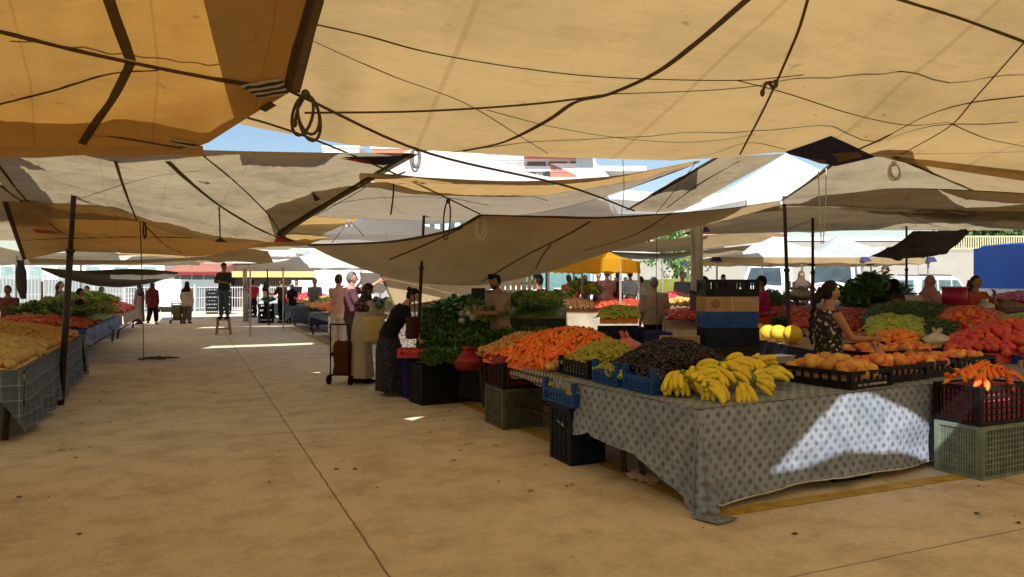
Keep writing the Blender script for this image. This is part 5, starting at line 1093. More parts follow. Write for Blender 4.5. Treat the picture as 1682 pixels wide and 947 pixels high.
BH = [banana_hand(k, n) for k, n in enumerate((5, 6, 6, 5))]
q = random.Random(3)
bpos = [(1116, 646, 0), (1134, 651, 0), (1156, 655, 0), (1181, 651, 0), (1208, 652, 0), (1232, 644, 0), (1255, 637, 0), (1112, 642, 0), (1122, 648, .06), (1146, 650, .07), (1172, 648, .08), (1196, 643, .07), (1220, 636, .06), (1160, 643, .09), (1184, 639, .10), (1206, 634, .09), (1226, 628, .06), (1248, 628, .04), (1262, 632, .02), (1214, 630, .10), (1238, 626, .08), (1195, 634, .10), (1140, 643, .07)]
for k, (px, py, dz) in enumerate(bpos):
    p = gp(px, py, TZ+0.01); p.z += dz+0.025
    side = px > 1225
    t = empty('banana_bunch', p, rad(q.uniform(-165, -35)) if not side else rad(q.uniform(-50, 25)), 'bunch of ripe yellow bananas piled on the cloth corner', 'bananas', 'banana bunches on the corner table')
    t.rotation_euler.x = q.uniform(-.35, .35); t.rotation_euler.y = q.uniform(-.25, .3) if not side else q.uniform(-.5, -.1)
    if k % 4 == 1: t.rotation_euler.x += q.choice((-1.1, 1.1)); t.location.z += 0.035
    for me in BH[k % 4]: link(me.name.split('.')[0], me, t)
# black fruit crates along the front -------------------------------------------------
def fruit_crate(label, px, py, w, l, rz, kind, fl, cat, grp, n_ind=40, z=None, h=0.15, m=P_black, size=0.098, peak=0.06, solid=1, tilt=0, liner=M_card, text=False):
    p = gp(px, py, TZ+0.006) if z is None else gp(px, py, z)
    e1 = V((math.cos(rz), math.sin(rz), 0)); e2 = V((-math.sin(rz), math.cos(rz), 0)); c = p+e1*w/2+e2*l/2        # px,py marks the near left bottom corner
    t = crate(label, c, w, l, h, m, rz, solid=solid, liner=liner, group='black fruit crates on the front table' if m is P_black else None, fill=0.55)
    a = 0.035; zf = V((0, 0, h*0.62)); heap(kind, fl[0], fl[1], cat, grp, [p+e1*a+e2*a+zf, p+e1*(w-a)+e2*a+zf, p+e1*(w-a)+e2*(l-a)+zf, p+e1*a+e2*(l-a)+zf], peak, size, n_ind, seed=int(px))
    if text:
        mb = MB(); qq = random.Random(4); x = -w*0.36
        while x < w*0.36:
            ww = qq.choice((0.012, 0.016, 0.02)); hh = 0.02
            if qq.random() < 0.8:
                mb.box((x+ww/2, -l/2-0.004, h*0.2), (0.005, 0.002, hh)); mb.box((x+ww/2+0.004, -l/2-0.004, h*0.2+qq.choice((-.008, 0, .008))), (0.010, 0.002, 0.004))
            x += ww+0.006
        mb.build('printed_text', mat('white_print', (0.75, 0.75, 0.72), 0.6), t)
    return t
peg = 'peaches in the black crates'
fruit_crate('black crate of yellow peaches with white print, leftmost of the front row', 1399, 640, 0.62, 0.80, TH+0.06, 'nect', ('yellow_peach', 'yellow peach in the leftmost black crate'), 'peach', 'yellow peaches in the leftmost crate', 60, size=0.107, peak=0.09, text=True)
fruit_crate('black crate of orange peaches right of the yellow peaches', 1462, 629, 0.62, 0.55, TH+0.03, 'peach', ('peach', 'orange red peach in the front black crates'), 'peach', peg, 60, size=0.100, peak=0.08)
fruit_crate('black crate of peaches at the middle of the front row', 1512, 621, 0.60, 0.5, TH, 'peach', ('peach', 'orange red peach in the front black crates'), 'peach', peg, 50, size=0.10, peak=0.06)
fruit_crate('small black crate of peaches at the right end of the front row', 1575, 612, 0.66, 0.42, TH-0.02, 'peach', ('peach', 'orange red peach in the front black crates'), 'peach', peg, 40, size=0.10, peak=0.05)
fruit_crate('black peach crate behind the yellow peaches', 1430, 601, 0.62, 0.5, TH, 'peach', ('peach', 'orange red peach in the front black crates'), 'peach', peg, 40, size=0.10, peak=0.07)
fruit_crate('black peach crate behind the middle of the front row', 1500, 596, 0.62, 0.5, TH, 'peach', ('peach', 'orange red peach in the front black crates'), 'peach', peg, 40, size=0.10, peak=0.07)
# grape trays on the side table ------------------------------------------------------
def tray(label, x, y, w, l, m, z, liner, post=0.05, h=0.13, rz=0.0, grp=None):
    t = empty('fruit_tray', (x, y, z), rz, label, 'tray', grp); link('tray_body', crate_mesh(w, l, h, m, 9, 3, post, 0), t)
    mb = MB(); mb.box((0, 0, h*0.36), (w-0.062, l-0.062, h*0.6)); mb.build('paper_liner', liner, t); return t
M_paper = mat('white_paper_liner', (0.62, 0.58, 0.5), 0.8, 0.15, 12)
tray('blue tray of dark grapes nearest the bananas', 3.74, 5.22, 0.62, 0.46, P_blue, TZ+.006, M_paper, 0.08)
tray('blue tray of dark grapes between the other two trays', 3.72, 5.72, 0.62, 0.44, P_blue, TZ+.006, M_paper, 0.08)
tray('dark tray heaped with green grapes', 3.76, 6.36, 0.66, 0.62, P_black, TZ+.006, M_paper, 0.03, 0.15)
tray('blue tray of dark grapes in the second row', 4.36, 5.58, 0.6, 0.46, P_blue, TZ+.006, M_paper, 0.05)
tray('blue tray of dark grapes at the back of the second row', 4.40, 6.12, 0.6, 0.5, P_blue, TZ+.006, M_paper, 0.05)
heap('dgr', 'grape_bunch', 'bunch of dark purple grapes in the big heap above the blue trays', 'grapes', 'dark grape bunches in the heap', [V((3.5, 5.02, .86)), V((4.66, 5.42, .86)), V((4.8, 6.35, .88)), V((3.55, 6.0, .86))], 0.22, 0.105, 220, pose='flat', mound_m=F_dgr, edge=2.0, seed=2, skirt=0.04, mound_name='dark_grape_heap')
for (x0, y0, x1, y1, sd_) in ((3.45, 5.0, 4.0, 5.06, 1), (3.45, 5.5, 3.55, 5.95, 2)):
    heap('ggr', 'grape_bunch', 'bunch of green grapes along the rim of the blue trays', 'grapes', 'green grape bunches at the tray rims', [V((x0, y0, .85)), V((x1, y0, .85)), V((x1, y1+.06, .86)), V((x0, y1+.06, .86))], 0.01, 0.10, 12, pose='flat', seed=sd_)
heap('ggr', 'grape_bunch', 'bunch of green grapes heaped in the dark tray', 'grapes', 'green grape bunches in the dark tray', [V((3.47, 6.08, .86)), V((4.1, 6.08, .86)), V((4.3, 6.75, .88)), V((3.47, 6.66, .86))], 0.17, 0.085, 90, pose='flat', mound_m=F_ggr, seed=4, mound_name='green_grape_heap')
heap('on', 'quince', 'small yellow fruit beside the green grape tray', 'fruit', 'small yellow fruits by the carrots', [V((3.40, 6.72, .77)), V((3.75, 6.72, .77)), V((3.75, 7.05, .78)), V((3.40, 7.0, .77))], 0.03, 0.075, 25, mound_m=None, seed=5)
# navy crate standing on end with a blue grape tray on it
p = gp(940, 766, 0); c = p+V((0.17, 0.22, 0))
crate('tall navy crate standing on its end below the small grape tray', (c.x, c.y, 0), 0.36, 0.42, 0.50, P_navy, 0, nb=5, nh=2, solid=2, name='upturned_crate')
mb = MB(); mb.box((c.x-0.01, c.y, 0.52), (0.40, 0.46, 0.03)); mb.build('crate_lid', P_navy, label='navy crate base board lying on the upturned crate', cat='board')
tray('blue tray of small green grapes on the navy upturned crate', c.x+0.02, c.y+0.02, 0.44, 0.62, P_blue, 0.538, M_paper, 0.09, 0.13)
heap('ggr', 'grape_bunch', 'bunch of small green grapes in the blue tray on the upturned crate', 'grapes', 'green grape bunches on the upturned crate', [V((c.x-.17, c.y-.26, .65)), V((c.x+.21, c.y-.26, .65)), V((c.x+.21, c.y+.3, .65)), V((c.x-.17, c.y+.3, .65))], 0.05, 0.075, 40, pose='flat', seed=6, scale=0.8)
# carrots
cq = [V((3.36, 7.02, .78)), V((4.7, 6.95, .80)), V((4.85, 8.25, .86)), V((3.2, 8.2, .80))]
heap('car', 'carrot', 'orange carrot in the large heap behind the green grapes', 'carrot', 'carrots in the large heap', cq, 0.34, 0.066, 300, pose=0.9, mound_m=F_car, edge=1.8, seed=3, skirt=0.06, mound_name='carrot_heap', scale=1.15)
oq = [V((3.48, 8.42, .745)), V((4.5, 8.42, .745)), V((4.6, 9.25, .80)), V((3.5, 9.25, .76))]
heap('on', 'onion', 'small yellow onion in the heap left of the carrots', 'onion', 'yellow onions in the heap', oq, 0.22, 0.062, 130, mound_m=F_on, seed=4, skirt=0.02, edge=1.8, mound_name='onion_heap')
table('narrow table under the yellow onions', (4.1, 8.88), 1.2, 0.9, 0.74, 0)
# red lined crate on an olive crate, in front of the carrots
p = gp(828, 705, 0); c = p+V((0.22, 0.24, 0))
crate('large olive lattice crate on the floor below the red lined one', (c.x, c.y, 0), 0.50, 0.56, 0.46, P_olive, 0.0, nb=14, nh=9)
t = crate('black lattice crate with a red plastic sack inside, on the olive crate', (c.x, c.y, 0.465), 0.52, 0.58, 0.34, P_black, 0.02, nb=8, nh=5, liner=mat('crimson_plastic_film', (0.30, 0.012, 0.03), 0.35, 0.5, 14, spec=0.5), fill=0.92)
mb = MB()
for k in range(2):
    L = [V(((0.275+0.01*k)*sx, (0.305+.01*k)*sy, 0.30+0.02*math.sin(i*2.1+k))) for i, (sx, sy) in enumerate([(-1, -1), (-.3, -1), (.4, -1), (1, -1), (1, -.3), (1, .4), (1, 1), (.3, 1), (-.4, 1), (-1, 1), (-1, .3), (-1, -.4), (-1, -1)])]
    M_ = [p_+V((0, 0, 0.065+0.012*math.sin(i*3))) for i, p_ in enumerate(L)]; mb.grid([L, M_])
mb.build('sack_rim', MATS['crimson_plastic_film'], t)
heap('car', 'carrot', 'carrot spilling over the red lined crate', 'carrot', 'carrots at the red lined crate', [V((c.x-.2, c.y-.22, .83)), V((c.x+.25, c.y-.24, .83)), V((c.x+.25, c.y+.26, .84)), V((c.x-.2, c.y+.24, .83))], 0.04, 0.07, 60, pose=0.8, seed=6)
# bag of carrots, boards, small stuff behind the heap
M_pinkbag = mat('pink_plastic_film', (0.62, 0.22, 0.20), 0.35, 0.3, 9, spec=0.5)
M_whitebag = mat('white_plastic_film', (0.60, 0.58, 0.54), 0.35, 0.12, 9, spec=0.5)
bag('pink plastic sack slumped at the right end of the carrots', V((4.72, 7.35, .79)), 0.15, 0.36, M_pinkbag, 0.12, seed=3)
bag('white plastic bag under the pink sack beside the carrots', V((4.45, 6.98, .775)), 0.16, 0.13, M_whitebag, 0.5, seed=4)
bag('white plastic bag slumped behind the bananas', V((4.80, 5.38, TZ+.005)), 0.16, 0.14, M_whitebag, 0.4, seed=5)
bag('crumpled white plastic bag behind the bananas, next to the plastic tub', V((5.08, 5.32, TZ+.005)), 0.13, 0.10, M_whitebag, 0.4, seed=6)
bag('white plastic bag beside the dark grape heap', V((4.82, 5.75, TZ+.005)), 0.13, 0.2, M_whitebag, 0.3, seed=7)
mb = MB(); p = gp(1281, 612, TZ+.01); mb.box(p+V((0, 0, 0.085)), (0.22, 0.16, 0.17), TH, 1.08); mb.box(p+V((0, 0, 0.172)), (0.25, 0.19, 0.012), TH); mb.build('plastic_tub', mat('translucent_tub', (0.42, 0.44, 0.46), 0.3, 0.1, 4), label='grey translucent plastic tub left of the yellow peaches', cat='tub')
p = gd(1115, 7.6, .80); mb = MB(); mb.box((0, 0, 0.16), (0.46, 0.03, 0.34), 0, 0.9, 0.25); mb.build('cardboard_sheet', M_card, None, p, (0, 0, R_), label='tan cardboard sheet propped behind the dark grapes', cat='cardboard')
heap('mand', 'apricot', 'small orange fruit in the corner behind the dark grapes', 'fruit', 'small orange fruits behind the grapes', [(1045, 590, 7.6), (1078, 586, 7.6), (1082, 578, 8.1), (1048, 582, 8.1)], 0.04, 0.06, 40, seed=8, mound_m=F_mand, skirt=0.1)
# right picture edge: green crate, red sack crate, carrots
p = gp(1612, 790, 0); c = p+V((0.36, 0.22, 0))
crate('large grey green lattice crate on the floor at the right picture edge', (c.x, c.y, 0), 0.72, 0.42, 0.45, P_green, 0.03, nb=16, nh=8)
t = crate('black lattice crate holding a crimson mesh sack, on the grey green crate', (c.x+.0, c.y+.02, 0.455), 0.70, 0.42, 0.33, P_black, 0.03, nb=9, nh=5, liner=mat('crimson_mesh_sack', (0.62, 0.03, 0.10), 0.55, 0.55, 34, col2=(0.75, 0.16, 0.24)), fill=0.95)
heap('car', 'carrot', 'carrot on the crimson sack at the right picture edge', 'carrot', 'carrots at the right picture edge', [V((c.x-.27, c.y-.15, .80)), V((c.x+.34, c.y-.14, .80)), V((c.x+.34, c.y+.18, .82)), V((c.x-.27, c.y+.17, .82))], 0.10, 0.07, 60, pose=0.5, seed=8, scale=1.15)
# things under the front table
p = gp(1418, 793, 0); t = crate('low black crate with white print under the front table', (p.x, p.y+.25, 0), 0.42, 0.30, 0.17, P_black, TH-0.1, solid=1)
mb = MB(); p = gp(1066, 786, 0)
vs = [V((0.36*(i/8-.5), 0.26*(j/6-.5), 0.035+0.022*math.cos(i*PI)*math.cos(j*PI))) for j in range(7) for i in range(9)]
mb.add(vs, [(j*9+i, j*9+i+1, (j+1)*9+i+1, (j+1)*9+i) for j in range(6) for i in range(8)]); mb.build('egg_tray', mat('egg_tray_pulp', (0.46, 0.38, 0.27), 0.9, 0.15, 20), None, p, (0.1, 0, 0.5), label='empty pulp egg tray lying on the floor below the side hang', cat='egg tray')
lit = random.Random(9)
# ================================================================ inner crate stack and boxes
cg = 'crates in the tall stack right of the steel column'
b, z = stack(1194, 8.5, R_+0.02, [('black crate at the floor of the tall stack', .33, P_black, 2), ('black crate second from the floor in the tall stack', .31, P_black, 2), ('charcoal crate in the middle of the tall stack', .30, P_dgrey, 2), ('dark navy crate under the blue one in the tall stack', .22, P_navy, 2), ('blue crate in the tall stack', .18, P_blue, 2)], cg, 0.60, 0.40)
t = empty('cardboard_box', (b.x, b.y, z), R_, 'cardboard fruit box in the tall crate stack', 'box'); mb = MB(); mb.box((0, 0, .085), (.61, .41, .17)); mb.build('box_body', M_card, t)
mb = MB(); mb.box((0.0, -.207, .085), (.02, .004, .165)); mb.box((.14, -.207, .13), (.22, .003, .012)); mb.build('tape', mat('paper_tape', (0.45, 0.35, 0.22), 0.6), t); mb = MB(); mb.ell((-.19, -.207, .09), (.05, .003, .05), 12, 8); mb.build('printed_mark', mat('brown_print', (0.24, 0.12, 0.06), 0.8), t)
z += .175
crate('black crate on top of the tall stack, left one', (b.x-RT.x*.15, b.y-RT.y*.15, z), .30, .42, .19, P_black, R_, solid=1, group=cg); crate('black crate on top of the tall stack, right one', (b.x+RT.x*.155, b.y+RT.y*.155, z), .30, .42, .19, P_black, R_, solid=1, group=cg)
b, z = stack(1240, 8.2, R_+0.05, [('black lattice crate beside the tall stack, lower one', .34, P_black, 0), ('black lattice crate beside the tall stack, upper one', .32, P_black, 0)], None, 0.36, 0.36)
mb = MB(); mb.tube([(0, 0, 0), (0, 0, .5), (0.03, 0, .82), (0.05, 0, .95)], [.16, .17, .13, .05], 12); mb.build('refuse_sack', mat('black_film', (0.008, 0.008, 0.008), 0.3, 0.3, 9, spec=0.5), None, gd(1150, 8.0), label='tall black plastic sack left of the tall crate stack', cat='sack')
mg = 'dark crates stacked between the stalls'
for k, (px, d, specs, w) in enumerate([
    (925, 10.2, [('black crate at the floor behind the carrots', .42, P_black, 2), ('black crate in the middle of the stack behind the carrots', .30, P_black, 2), ('charcoal crate behind the carrots, topmost of its stack', .26, P_dgrey, 1)], .50),
    (968, 10.3, [('black crate on the floor right of the carrot stack', .40, P_black, 2), ('dark crate second from floor right of the carrot stack', .32, P_navy, 2), ('charcoal crate with a white mark, right of the carrot stack', .28, P_dgrey, 2)], .45),
    (1018, 10.4, [('black crate on the floor below the pepper crate', .4, P_black, 2), ('black crate second from floor below the pepper crate', .36, P_black, 2), ('navy crate below the green and yellow peppers', .30, P_navy, 2)], .58),
    (1073, 10.2, [('charcoal crate on the floor below the indigo crate', .36, P_dgrey, 2), ('charcoal crate with a pale label below the indigo crate', .38, P_dgrey, 2), ('indigo crate left of the steel column', .26, P_indigo, 2)], .40)]):
    stack(px, d, R_+.05*(k-1), specs, mg, w, .42)
heap('lpe', 'green_pepper', 'yellow green pepper in the navy crate behind the carrots', 'pepper', 'peppers in the navy crate', [(985, 524, 10.1), (1048, 524, 10.1), (1050, 508, 10.7), (988, 508, 10.7)], .08, .075, 40, pose='flat', seed=5, mound_m=F_mand, skirt=.05)
# melons on a board
mb = MB(); a_, b_, c_, d_ = at(1237, 560, 11.2), at(1352, 584, 8.5), at(1530, 582, 8.6), at(1530, 580, 9.4); zt = .86
def stand(label, quad, m, z_off=0.0, legs=False, name='display_stand', cat='stall stand', thick=0.10, cloth=None, grp='display stands of the stalls'):
    """sloping display board on a frame, covered by a hanging cloth"""
    P = [P3(p) for p in quad]; c = sum(P, V())/4; c.z = 0
    t = empty(name, c, 0, label, cat, grp); P = [p-c for p in P]; mb = MB()
    lo = [p-V((0, 0, 0.05)) for p in P]; mb.add(P+lo, [(0, 1, 2, 3), (7, 6, 5, 4)]+[(i, i+4, (i+1) % 4+4, (i+1) % 4) for i in range(4)]); mb.build('display_board', M_wood if m is not M_card else M_card, t)
    mb = MB()
    for i in (0, 1, 3):
        A, B = P[i], P[(i+1) % 4]
        if i == 3: A, B = P[3], P[0]
        z0 = 0.06
        drape(mb, [A-V((0, 0, .003)), B-V((0, 0, .003))], lambda s, A=A, B=B: max(.1, (A.z*(1-s)+B.z*s)-z0), n=max(8, int((A-B).length*8)), wave=.02, freq=7, seed=i, rows=6)
    mb.build('front_cloth', m, t)
    for p in P: mb = MB(); mb.bar((p.x*.94, p.y*.94, 0), (p.x*.94, p.y*.94, p.z-.06), .05); mb.build('leg', M_leg, t)
    return t
stand('narrow cardboard topped stand under the yellow melons', [(1240, 556, 11.0), (1352, 578, 8.6), (1400, 566, 9.2), (1290, 548, 11.6)], M_navy)
for k, (px, py, d, s) in enumerate([(1246, 545, 10.9, 1.0), (1262, 546, 10.5, .9), (1279, 547, 10.15, 1.0), (1302, 549, 9.75, 1.0)]):
    o = link('melon', FM['mel'][k % 3], None, at(px, py, d), (k, .5*k, k), s); tag(o, 'yellow melon in the row on the stand beside the tall crate stack', 'melon', 'yellow melons in a row')
# second right stall: sloping stand with peppers, tomatoes, mandarins
stand('wide sloping stand behind the braided girl', [(1352, 590, 8.6), (2000, 600, 8.4), (1900, 515, 14), (1300, 515, 14.2)], M_navy)
mb = MB(); A, B = at(1355, 572, 8.55), at(1545, 586, 8.35); mb.bar(A, B, .03, .13); mb.build('wooden_ledge', M_wood, label='weathered wooden ledge along the front of the sloping stand', cat='ledge')
fruit_q = lambda *q: list(q)
crate('black crate of mandarins behind the peaches', gd(1470, 9.2, .80), .78, .42, .16, P_black, R_+.05, solid=1)
heap('mand', 'mandarin', 'mandarin in the black crate behind the peaches', 'mandarin', 'mandarins in the crate', [(1436, 566, 8.95), (1508, 568, 8.95), (1512, 553, 9.5), (1438, 552, 9.5)], .10, .082, 70, seed=2, mound_m=F_mand, skirt=.05)
crate('small black crate left of the mandarins', gd(1419, 9.3, .80), .30, .4, .10, P_black, R_, solid=1)
heap('mand', 'mandarin', 'mandarin in the low crate at the left end', 'mandarin', 'mandarins in the low crate', [(1408, 565, 9.1), (1432, 565, 9.1), (1432, 556, 9.5), (1410, 556, 9.5)], .02, .082, 10, seed=3, mound_m=F_mand, skirt=.03)
bag('clear bag of garlic behind the peaches', at(1538, 570, 9.0), .14, .27, M_whitebag, .3, seed=9)
bag('small white bag of yellow peppers between mandarins and tomatoes', at(1540, 580, 8.8), .10, .12, F_mel, .4, seed=10)
crate('black crate of pink tomatoes at the right', gd(1600, 8.7, .62), .92, .5, .28, P_black, R_+.02, solid=1)
heap('tom', 'tomato', 'pink red tomato in the large heap at the right picture edge', 'tomato', 'pink tomatoes in the heap', [(1552, 580, 8.45), (1760, 590, 8.3), (1760, 545, 9.7), (1562, 555, 9.5)], .24, .108, 110, seed=4, mound_m=F_tom, skirt=.08, edge=1.7)
mb = MB(); mb.box((0, 0, .2), (.12, .3, .40)); mb.build('blue_bin', P_blue, None, gd(1672, 8.35, .45), (0, 0, R_), label='blue bin right of the tomato crate', cat='bin')
mb = MB()
for k in range(5): mb.box((-.1+.05*k, 0, .17), (.04, .02, .34))
mb.box((0, .012, .3), (.25, .012, .04)); mb.box((0, .012, .06), (.25, .012, .04)); mb.build('slatted_crate', M_wood, None, gd(1692, 7.9, .5), (0, 0, R_), label='pale slatted wooden crate at the right edge beside the blue bin', cat='crate')
heap('lpe', 'green_pepper', 'pale green pepper in the bright heap behind the mandarins', 'pepper', 'pale green peppers in the heap', [(1420, 553, 9.6), (1520, 556, 9.6), (1515, 525, 11.0), (1428, 522, 11.0)], .12, .072, 150, pose='flat', seed=5, mound_m=F_lpe, skirt=.1, mound_name='green_pepper_heap')
heap('dpe', 'long_pepper', 'dark green pepper right of the pale green heap', 'pepper', 'dark green peppers in the heap', [(1510, 552, 9.8), (1570, 552, 9.9), (1575, 530, 11.2), (1510, 528, 11.2)], .06, .07, 80, pose='flat', seed=6, mound_m=F_dpe, skirt=.1)
heap('otom', 'orange_tomato', 'orange red tomato in the wide heap in front of the orange shirted seller', 'tomato', 'orange tomatoes in the heap', [(1522, 540, 10.9), (1655, 545, 10.9), (1650, 516, 12.8), (1535, 514, 12.8)], .16, .088, 260, seed=7, mound_m=F_otom, skirt=.12, mound_name='orange_tomato_heap')
heap('lpe', 'green_pepper', 'green pepper beside the orange tomatoes at the right edge', 'pepper', 'green peppers at the right edge', [(1650, 545, 10.4), (1750, 550, 10.4), (1740, 518, 12), (1640, 520, 12)], .10, .075, 90, pose='flat', seed=8, mound_m=F_lpe, skirt=.1)
heap('dpe', 'long_pepper', 'dark green bean pod on the stand before the pink scarf woman', 'beans', 'dark green pods in the wide heap', [(1415, 528, 11.3), (1570, 530, 11.3), (1570, 503, 13.6), (1440, 500, 13.6)], .14, .075, 200, pose='flat', seed=9, mound_m=F_dpe, skirt=.12, mound_name='bean_heap')
heap('rpe', 'red_pepper', 'red pepper in the long heap behind the braided girl', 'pepper', 'red peppers in the long heap', [(1305, 540, 11.8), (1432, 545, 11.2), (1440, 510, 13.8), (1290, 508, 14.0)], .10, .085, 160, pose='flat', seed=10, mound_m=F_rpe, skirt=.15, mound_name='red_pepper_heap')
# third right stall
stand('low dark stand with red peppers beyond the melons', [(1230, 538, 13.5), (1330, 540, 13.5), (1340, 498, 18), (1235, 498, 18)], M_grey)
heap('rpe', 'red_pepper', 'red pepper beyond the melon row', 'pepper', 'red peppers beyond the melons', [(1236, 520, 14.2), (1300, 520, 14.2), (1320, 500, 17), (1240, 498, 17)], .10, .1, 70, pose='flat', seed=11, mound_m=F_rpe, skirt=.1)
heap('dpe', 'cucumber', 'cucumber between the red peppers and the melons', 'cucumber', 'cucumbers beyond the melons', [(1270, 527, 13.8), (1340, 527, 13.8), (1345, 508, 16), (1290, 508, 16)], .08, .1, 60, pose='flat', seed=12, mound_m=F_dpe, skirt=.1, scale=1.3)
heap('herb', 'greens_bundle', 'bundle of greens in front of the magenta shirted woman', 'greens', 'greens bundles by the magenta shirt', [(1236, 512, 15), (1285, 512, 15), (1290, 496, 16.5), (1240, 496, 16.5)], .15, .2, 20, pose='up', seed=13, mound_m=F_leaf, skirt=.3)
bag('sand coloured sack of potatoes before the woman with a hand on her hip', at(1318, 493, 16.5), .32, .35, mat('jute_sack', (0.35, 0.3, 0.2), .9, .25, 20), .55, seed=13, name='sack')
stand('dark stand behind the red peppers and greens', [(1330, 512, 15.0), (1580, 512, 15.0), (1600, 492, 19), (1330, 492, 19)], M_navy)
heap('herb2', 'spinach_bundle', 'big dark spinach bundle in the tall heap behind the braided girl', 'greens', 'spinach bundles in the tall heap', [(1378, 506, 15.3), (1490, 508, 15.3), (1482, 490, 17), (1384, 490, 17)], .38, .19, 90, pose='up', seed=14, mound_m=F_leaf, skirt=.3, edge=1.6, scale=1.25)
bag('olive sack of beans before the dark scarf woman', at(1478, 512, 14.0), .32, .3, mat('olive_sack', (0.22, 0.22, 0.1), .9, .25, 18), .6, seed=15, name='sack')
mb = MB(); mb.box((0, 0, .1), (.36, .012, .17), 0, .95, -.35); mb.build('price_card', mat('price_card_paper', (0.55, 0.5, 0.42), .8, .15, 8, col2=(0.62, 0.48, 0.4)), None, at(1502, 500, 13.6), (0, 0, R_+.1), label='pale price card standing on the dark green pods', cat='price card')
mb = MB(); rr = [.19, .21, .21]; mb.tube([(0, 0, 0), (0, 0, .25), (0, 0, .42)], rr, 20); mb.cur = 1; mb.tube([(0, 0, .42), (0, 0, .445)], [.225, .225], 20); mb.build('bucket', [mat('crimson_bucket', (0.36, 0.012, 0.04), .35, .15, 4), M_card], None, at(1568, 510, 13.4), label='crimson bucket with a pale lid beside the orange shirted seller', cat='bucket')
stand('stand of red peppers at the right edge below the blue truck cover', [(1625, 506, 15.5), (1850, 508, 15.5), (1850, 490, 19), (1625, 490, 19)], M_navy)
heap('rpe', 'red_pepper', 'red pepper below the blue truck cover', 'pepper', 'red peppers below the blue cover', [(1628, 498, 16), (1800, 500, 16), (1800, 486, 18.5), (1632, 486, 18.5)], .14, .13, 65, pose='flat', seed=15, mound_m=F_rpe, skirt=.1, scale=1.3)
bag('pale mesh sack at the right edge behind the orange tomatoes', at(1655, 512, 13.6), .3, .28, mat('brown_sack', (0.3, 0.2, 0.16), .9, .25, 18), .6, seed=16, name='sack')
bag('translucent bag beside the orange shirted seller', at(1620, 510, 13.2), .12, .25, M_whitebag, .4, seed=17)
# ================================================================ greens stall
stand('sloping greens stand behind the two shopping women', [(690, 588, 10.4), (800, 590, 10.2), (812, 512, 14), (690, 512, 14)], M_black)
gq = [(692, 592, 10.4), (802, 592, 10.2), (815, 512, 13.8), (692, 514, 13.9)]
heap('herb', 'herb_bundle', 'bundle of dark green herbs on the sloping greens stand', 'herbs', 'herb bundles on the greens stand', gq, .10, .15, 220, pose='up', seed=16, mound_m=F_leaf, skirt=.1, edge=4, mound_name='herb_heap', scale=.72)
heap('herb2', 'leaf_bundle', 'bundle of broad dark leaves at the back of the greens stand', 'greens', 'broad leaf bundles at the back', [(715, 526, 12.8), (800, 526, 12.8), (808, 512, 14), (720, 512, 14)], .10, .25, 24, pose='up', seed=17)
heap('bulb', 'fennel', 'pale fennel bulb among the dark herbs', 'fennel', 'fennel bulbs among the herbs', [(752, 540, 11.4), (800, 538, 11.4), (800, 522, 12.1), (756, 524, 12.1)], .12, .13, 30, seed=18, pose='up', lift=.9, scale=1.2)
heap('let', 'cabbage', 'round pale cabbage among the dark herbs', 'cabbage', 'cabbages among the herbs', [(796, 540, 11.3), (830, 538, 11.3), (830, 525, 11.9), (798, 525, 11.9)], .1, .2, 6, seed=19, pose='up', lift=.7, scale=.8)
heap('herb', 'herb_bundle', 'bundle of dark herbs between the onions and the lettuces', 'herbs', 'herb bundles before the lettuces', [(802, 590, 9.9), (905, 572, 9.9), (905, 556, 11.0), (810, 556, 11.0)], .08, .15, 60, pose='up', seed=20, mound_m=F_leaf, skirt=.5, scale=.75)
bgp = 'black bins in front of the greens stand'
p = gp(725, 664, 0); crate('large black bin in front of the greens stand', (p.x+.0, p.y+.25, 0), .62, .46, .55, P_black, 0.12, solid=2, group=bgp, name='storage_bin')
p = gp(768, 655, 0); crate('black bin below the red sack', (p.x+.12, p.y+.24, 0), .42, .42, .50, P_black, 0.05, solid=2, group=bgp, name='storage_bin')
p = gp(678, 655, 0); crate('blue bin beside the leaning woman', (p.x+.08, p.y+.26, 0), .36, .42, .62, P_indigo, 0.1, solid=2, group=bgp, name='storage_bin')
bag('dark red plastic sack hanging over the black bin', gd(772, 9.95, .50), .22, .36, mat('dark_red_film', (0.26, 0.012, 0.02), .35, .35, 9, spec=.5), .8, seed=20)
t = crate('red tray reached by the leaning woman', gd(682, 10.45, .625), .46, .36, .12, mat('red_plastic', (.5, .03, .02), .4, .2, 8), R_, solid=1)
heap('herb', 'herb_bundle', 'bundle of cut herbs over the black bin', 'herbs', 'herb bundles over the bins', [(692, 604, 9.9), (762, 604, 9.8), (765, 590, 10.35), (694, 590, 10.35)], .05, .10, 50, pose='up', seed=21, scale=.7)
t = empty('weighing_scale', gd(785, 12.6, 1.12), R_, 'dark weighing scale behind the fennel bulbs', 'scale')
mb = MB(); mb.box((0, 0, .06), (.3, .32, .12), 0, .9); mb.build('scale_body', P_dgrey, t); mb = MB(); mb.box((0, 0, .15), (.36, .3, .03)); mb.build('pan', steel_m, t); mb = MB(); mb.box((0, .16, .38), (.24, .08, .2)); mb.bar((0, .16, .1), (0, .16, .3), .05); mb.build('display_head', P_dgrey, t)
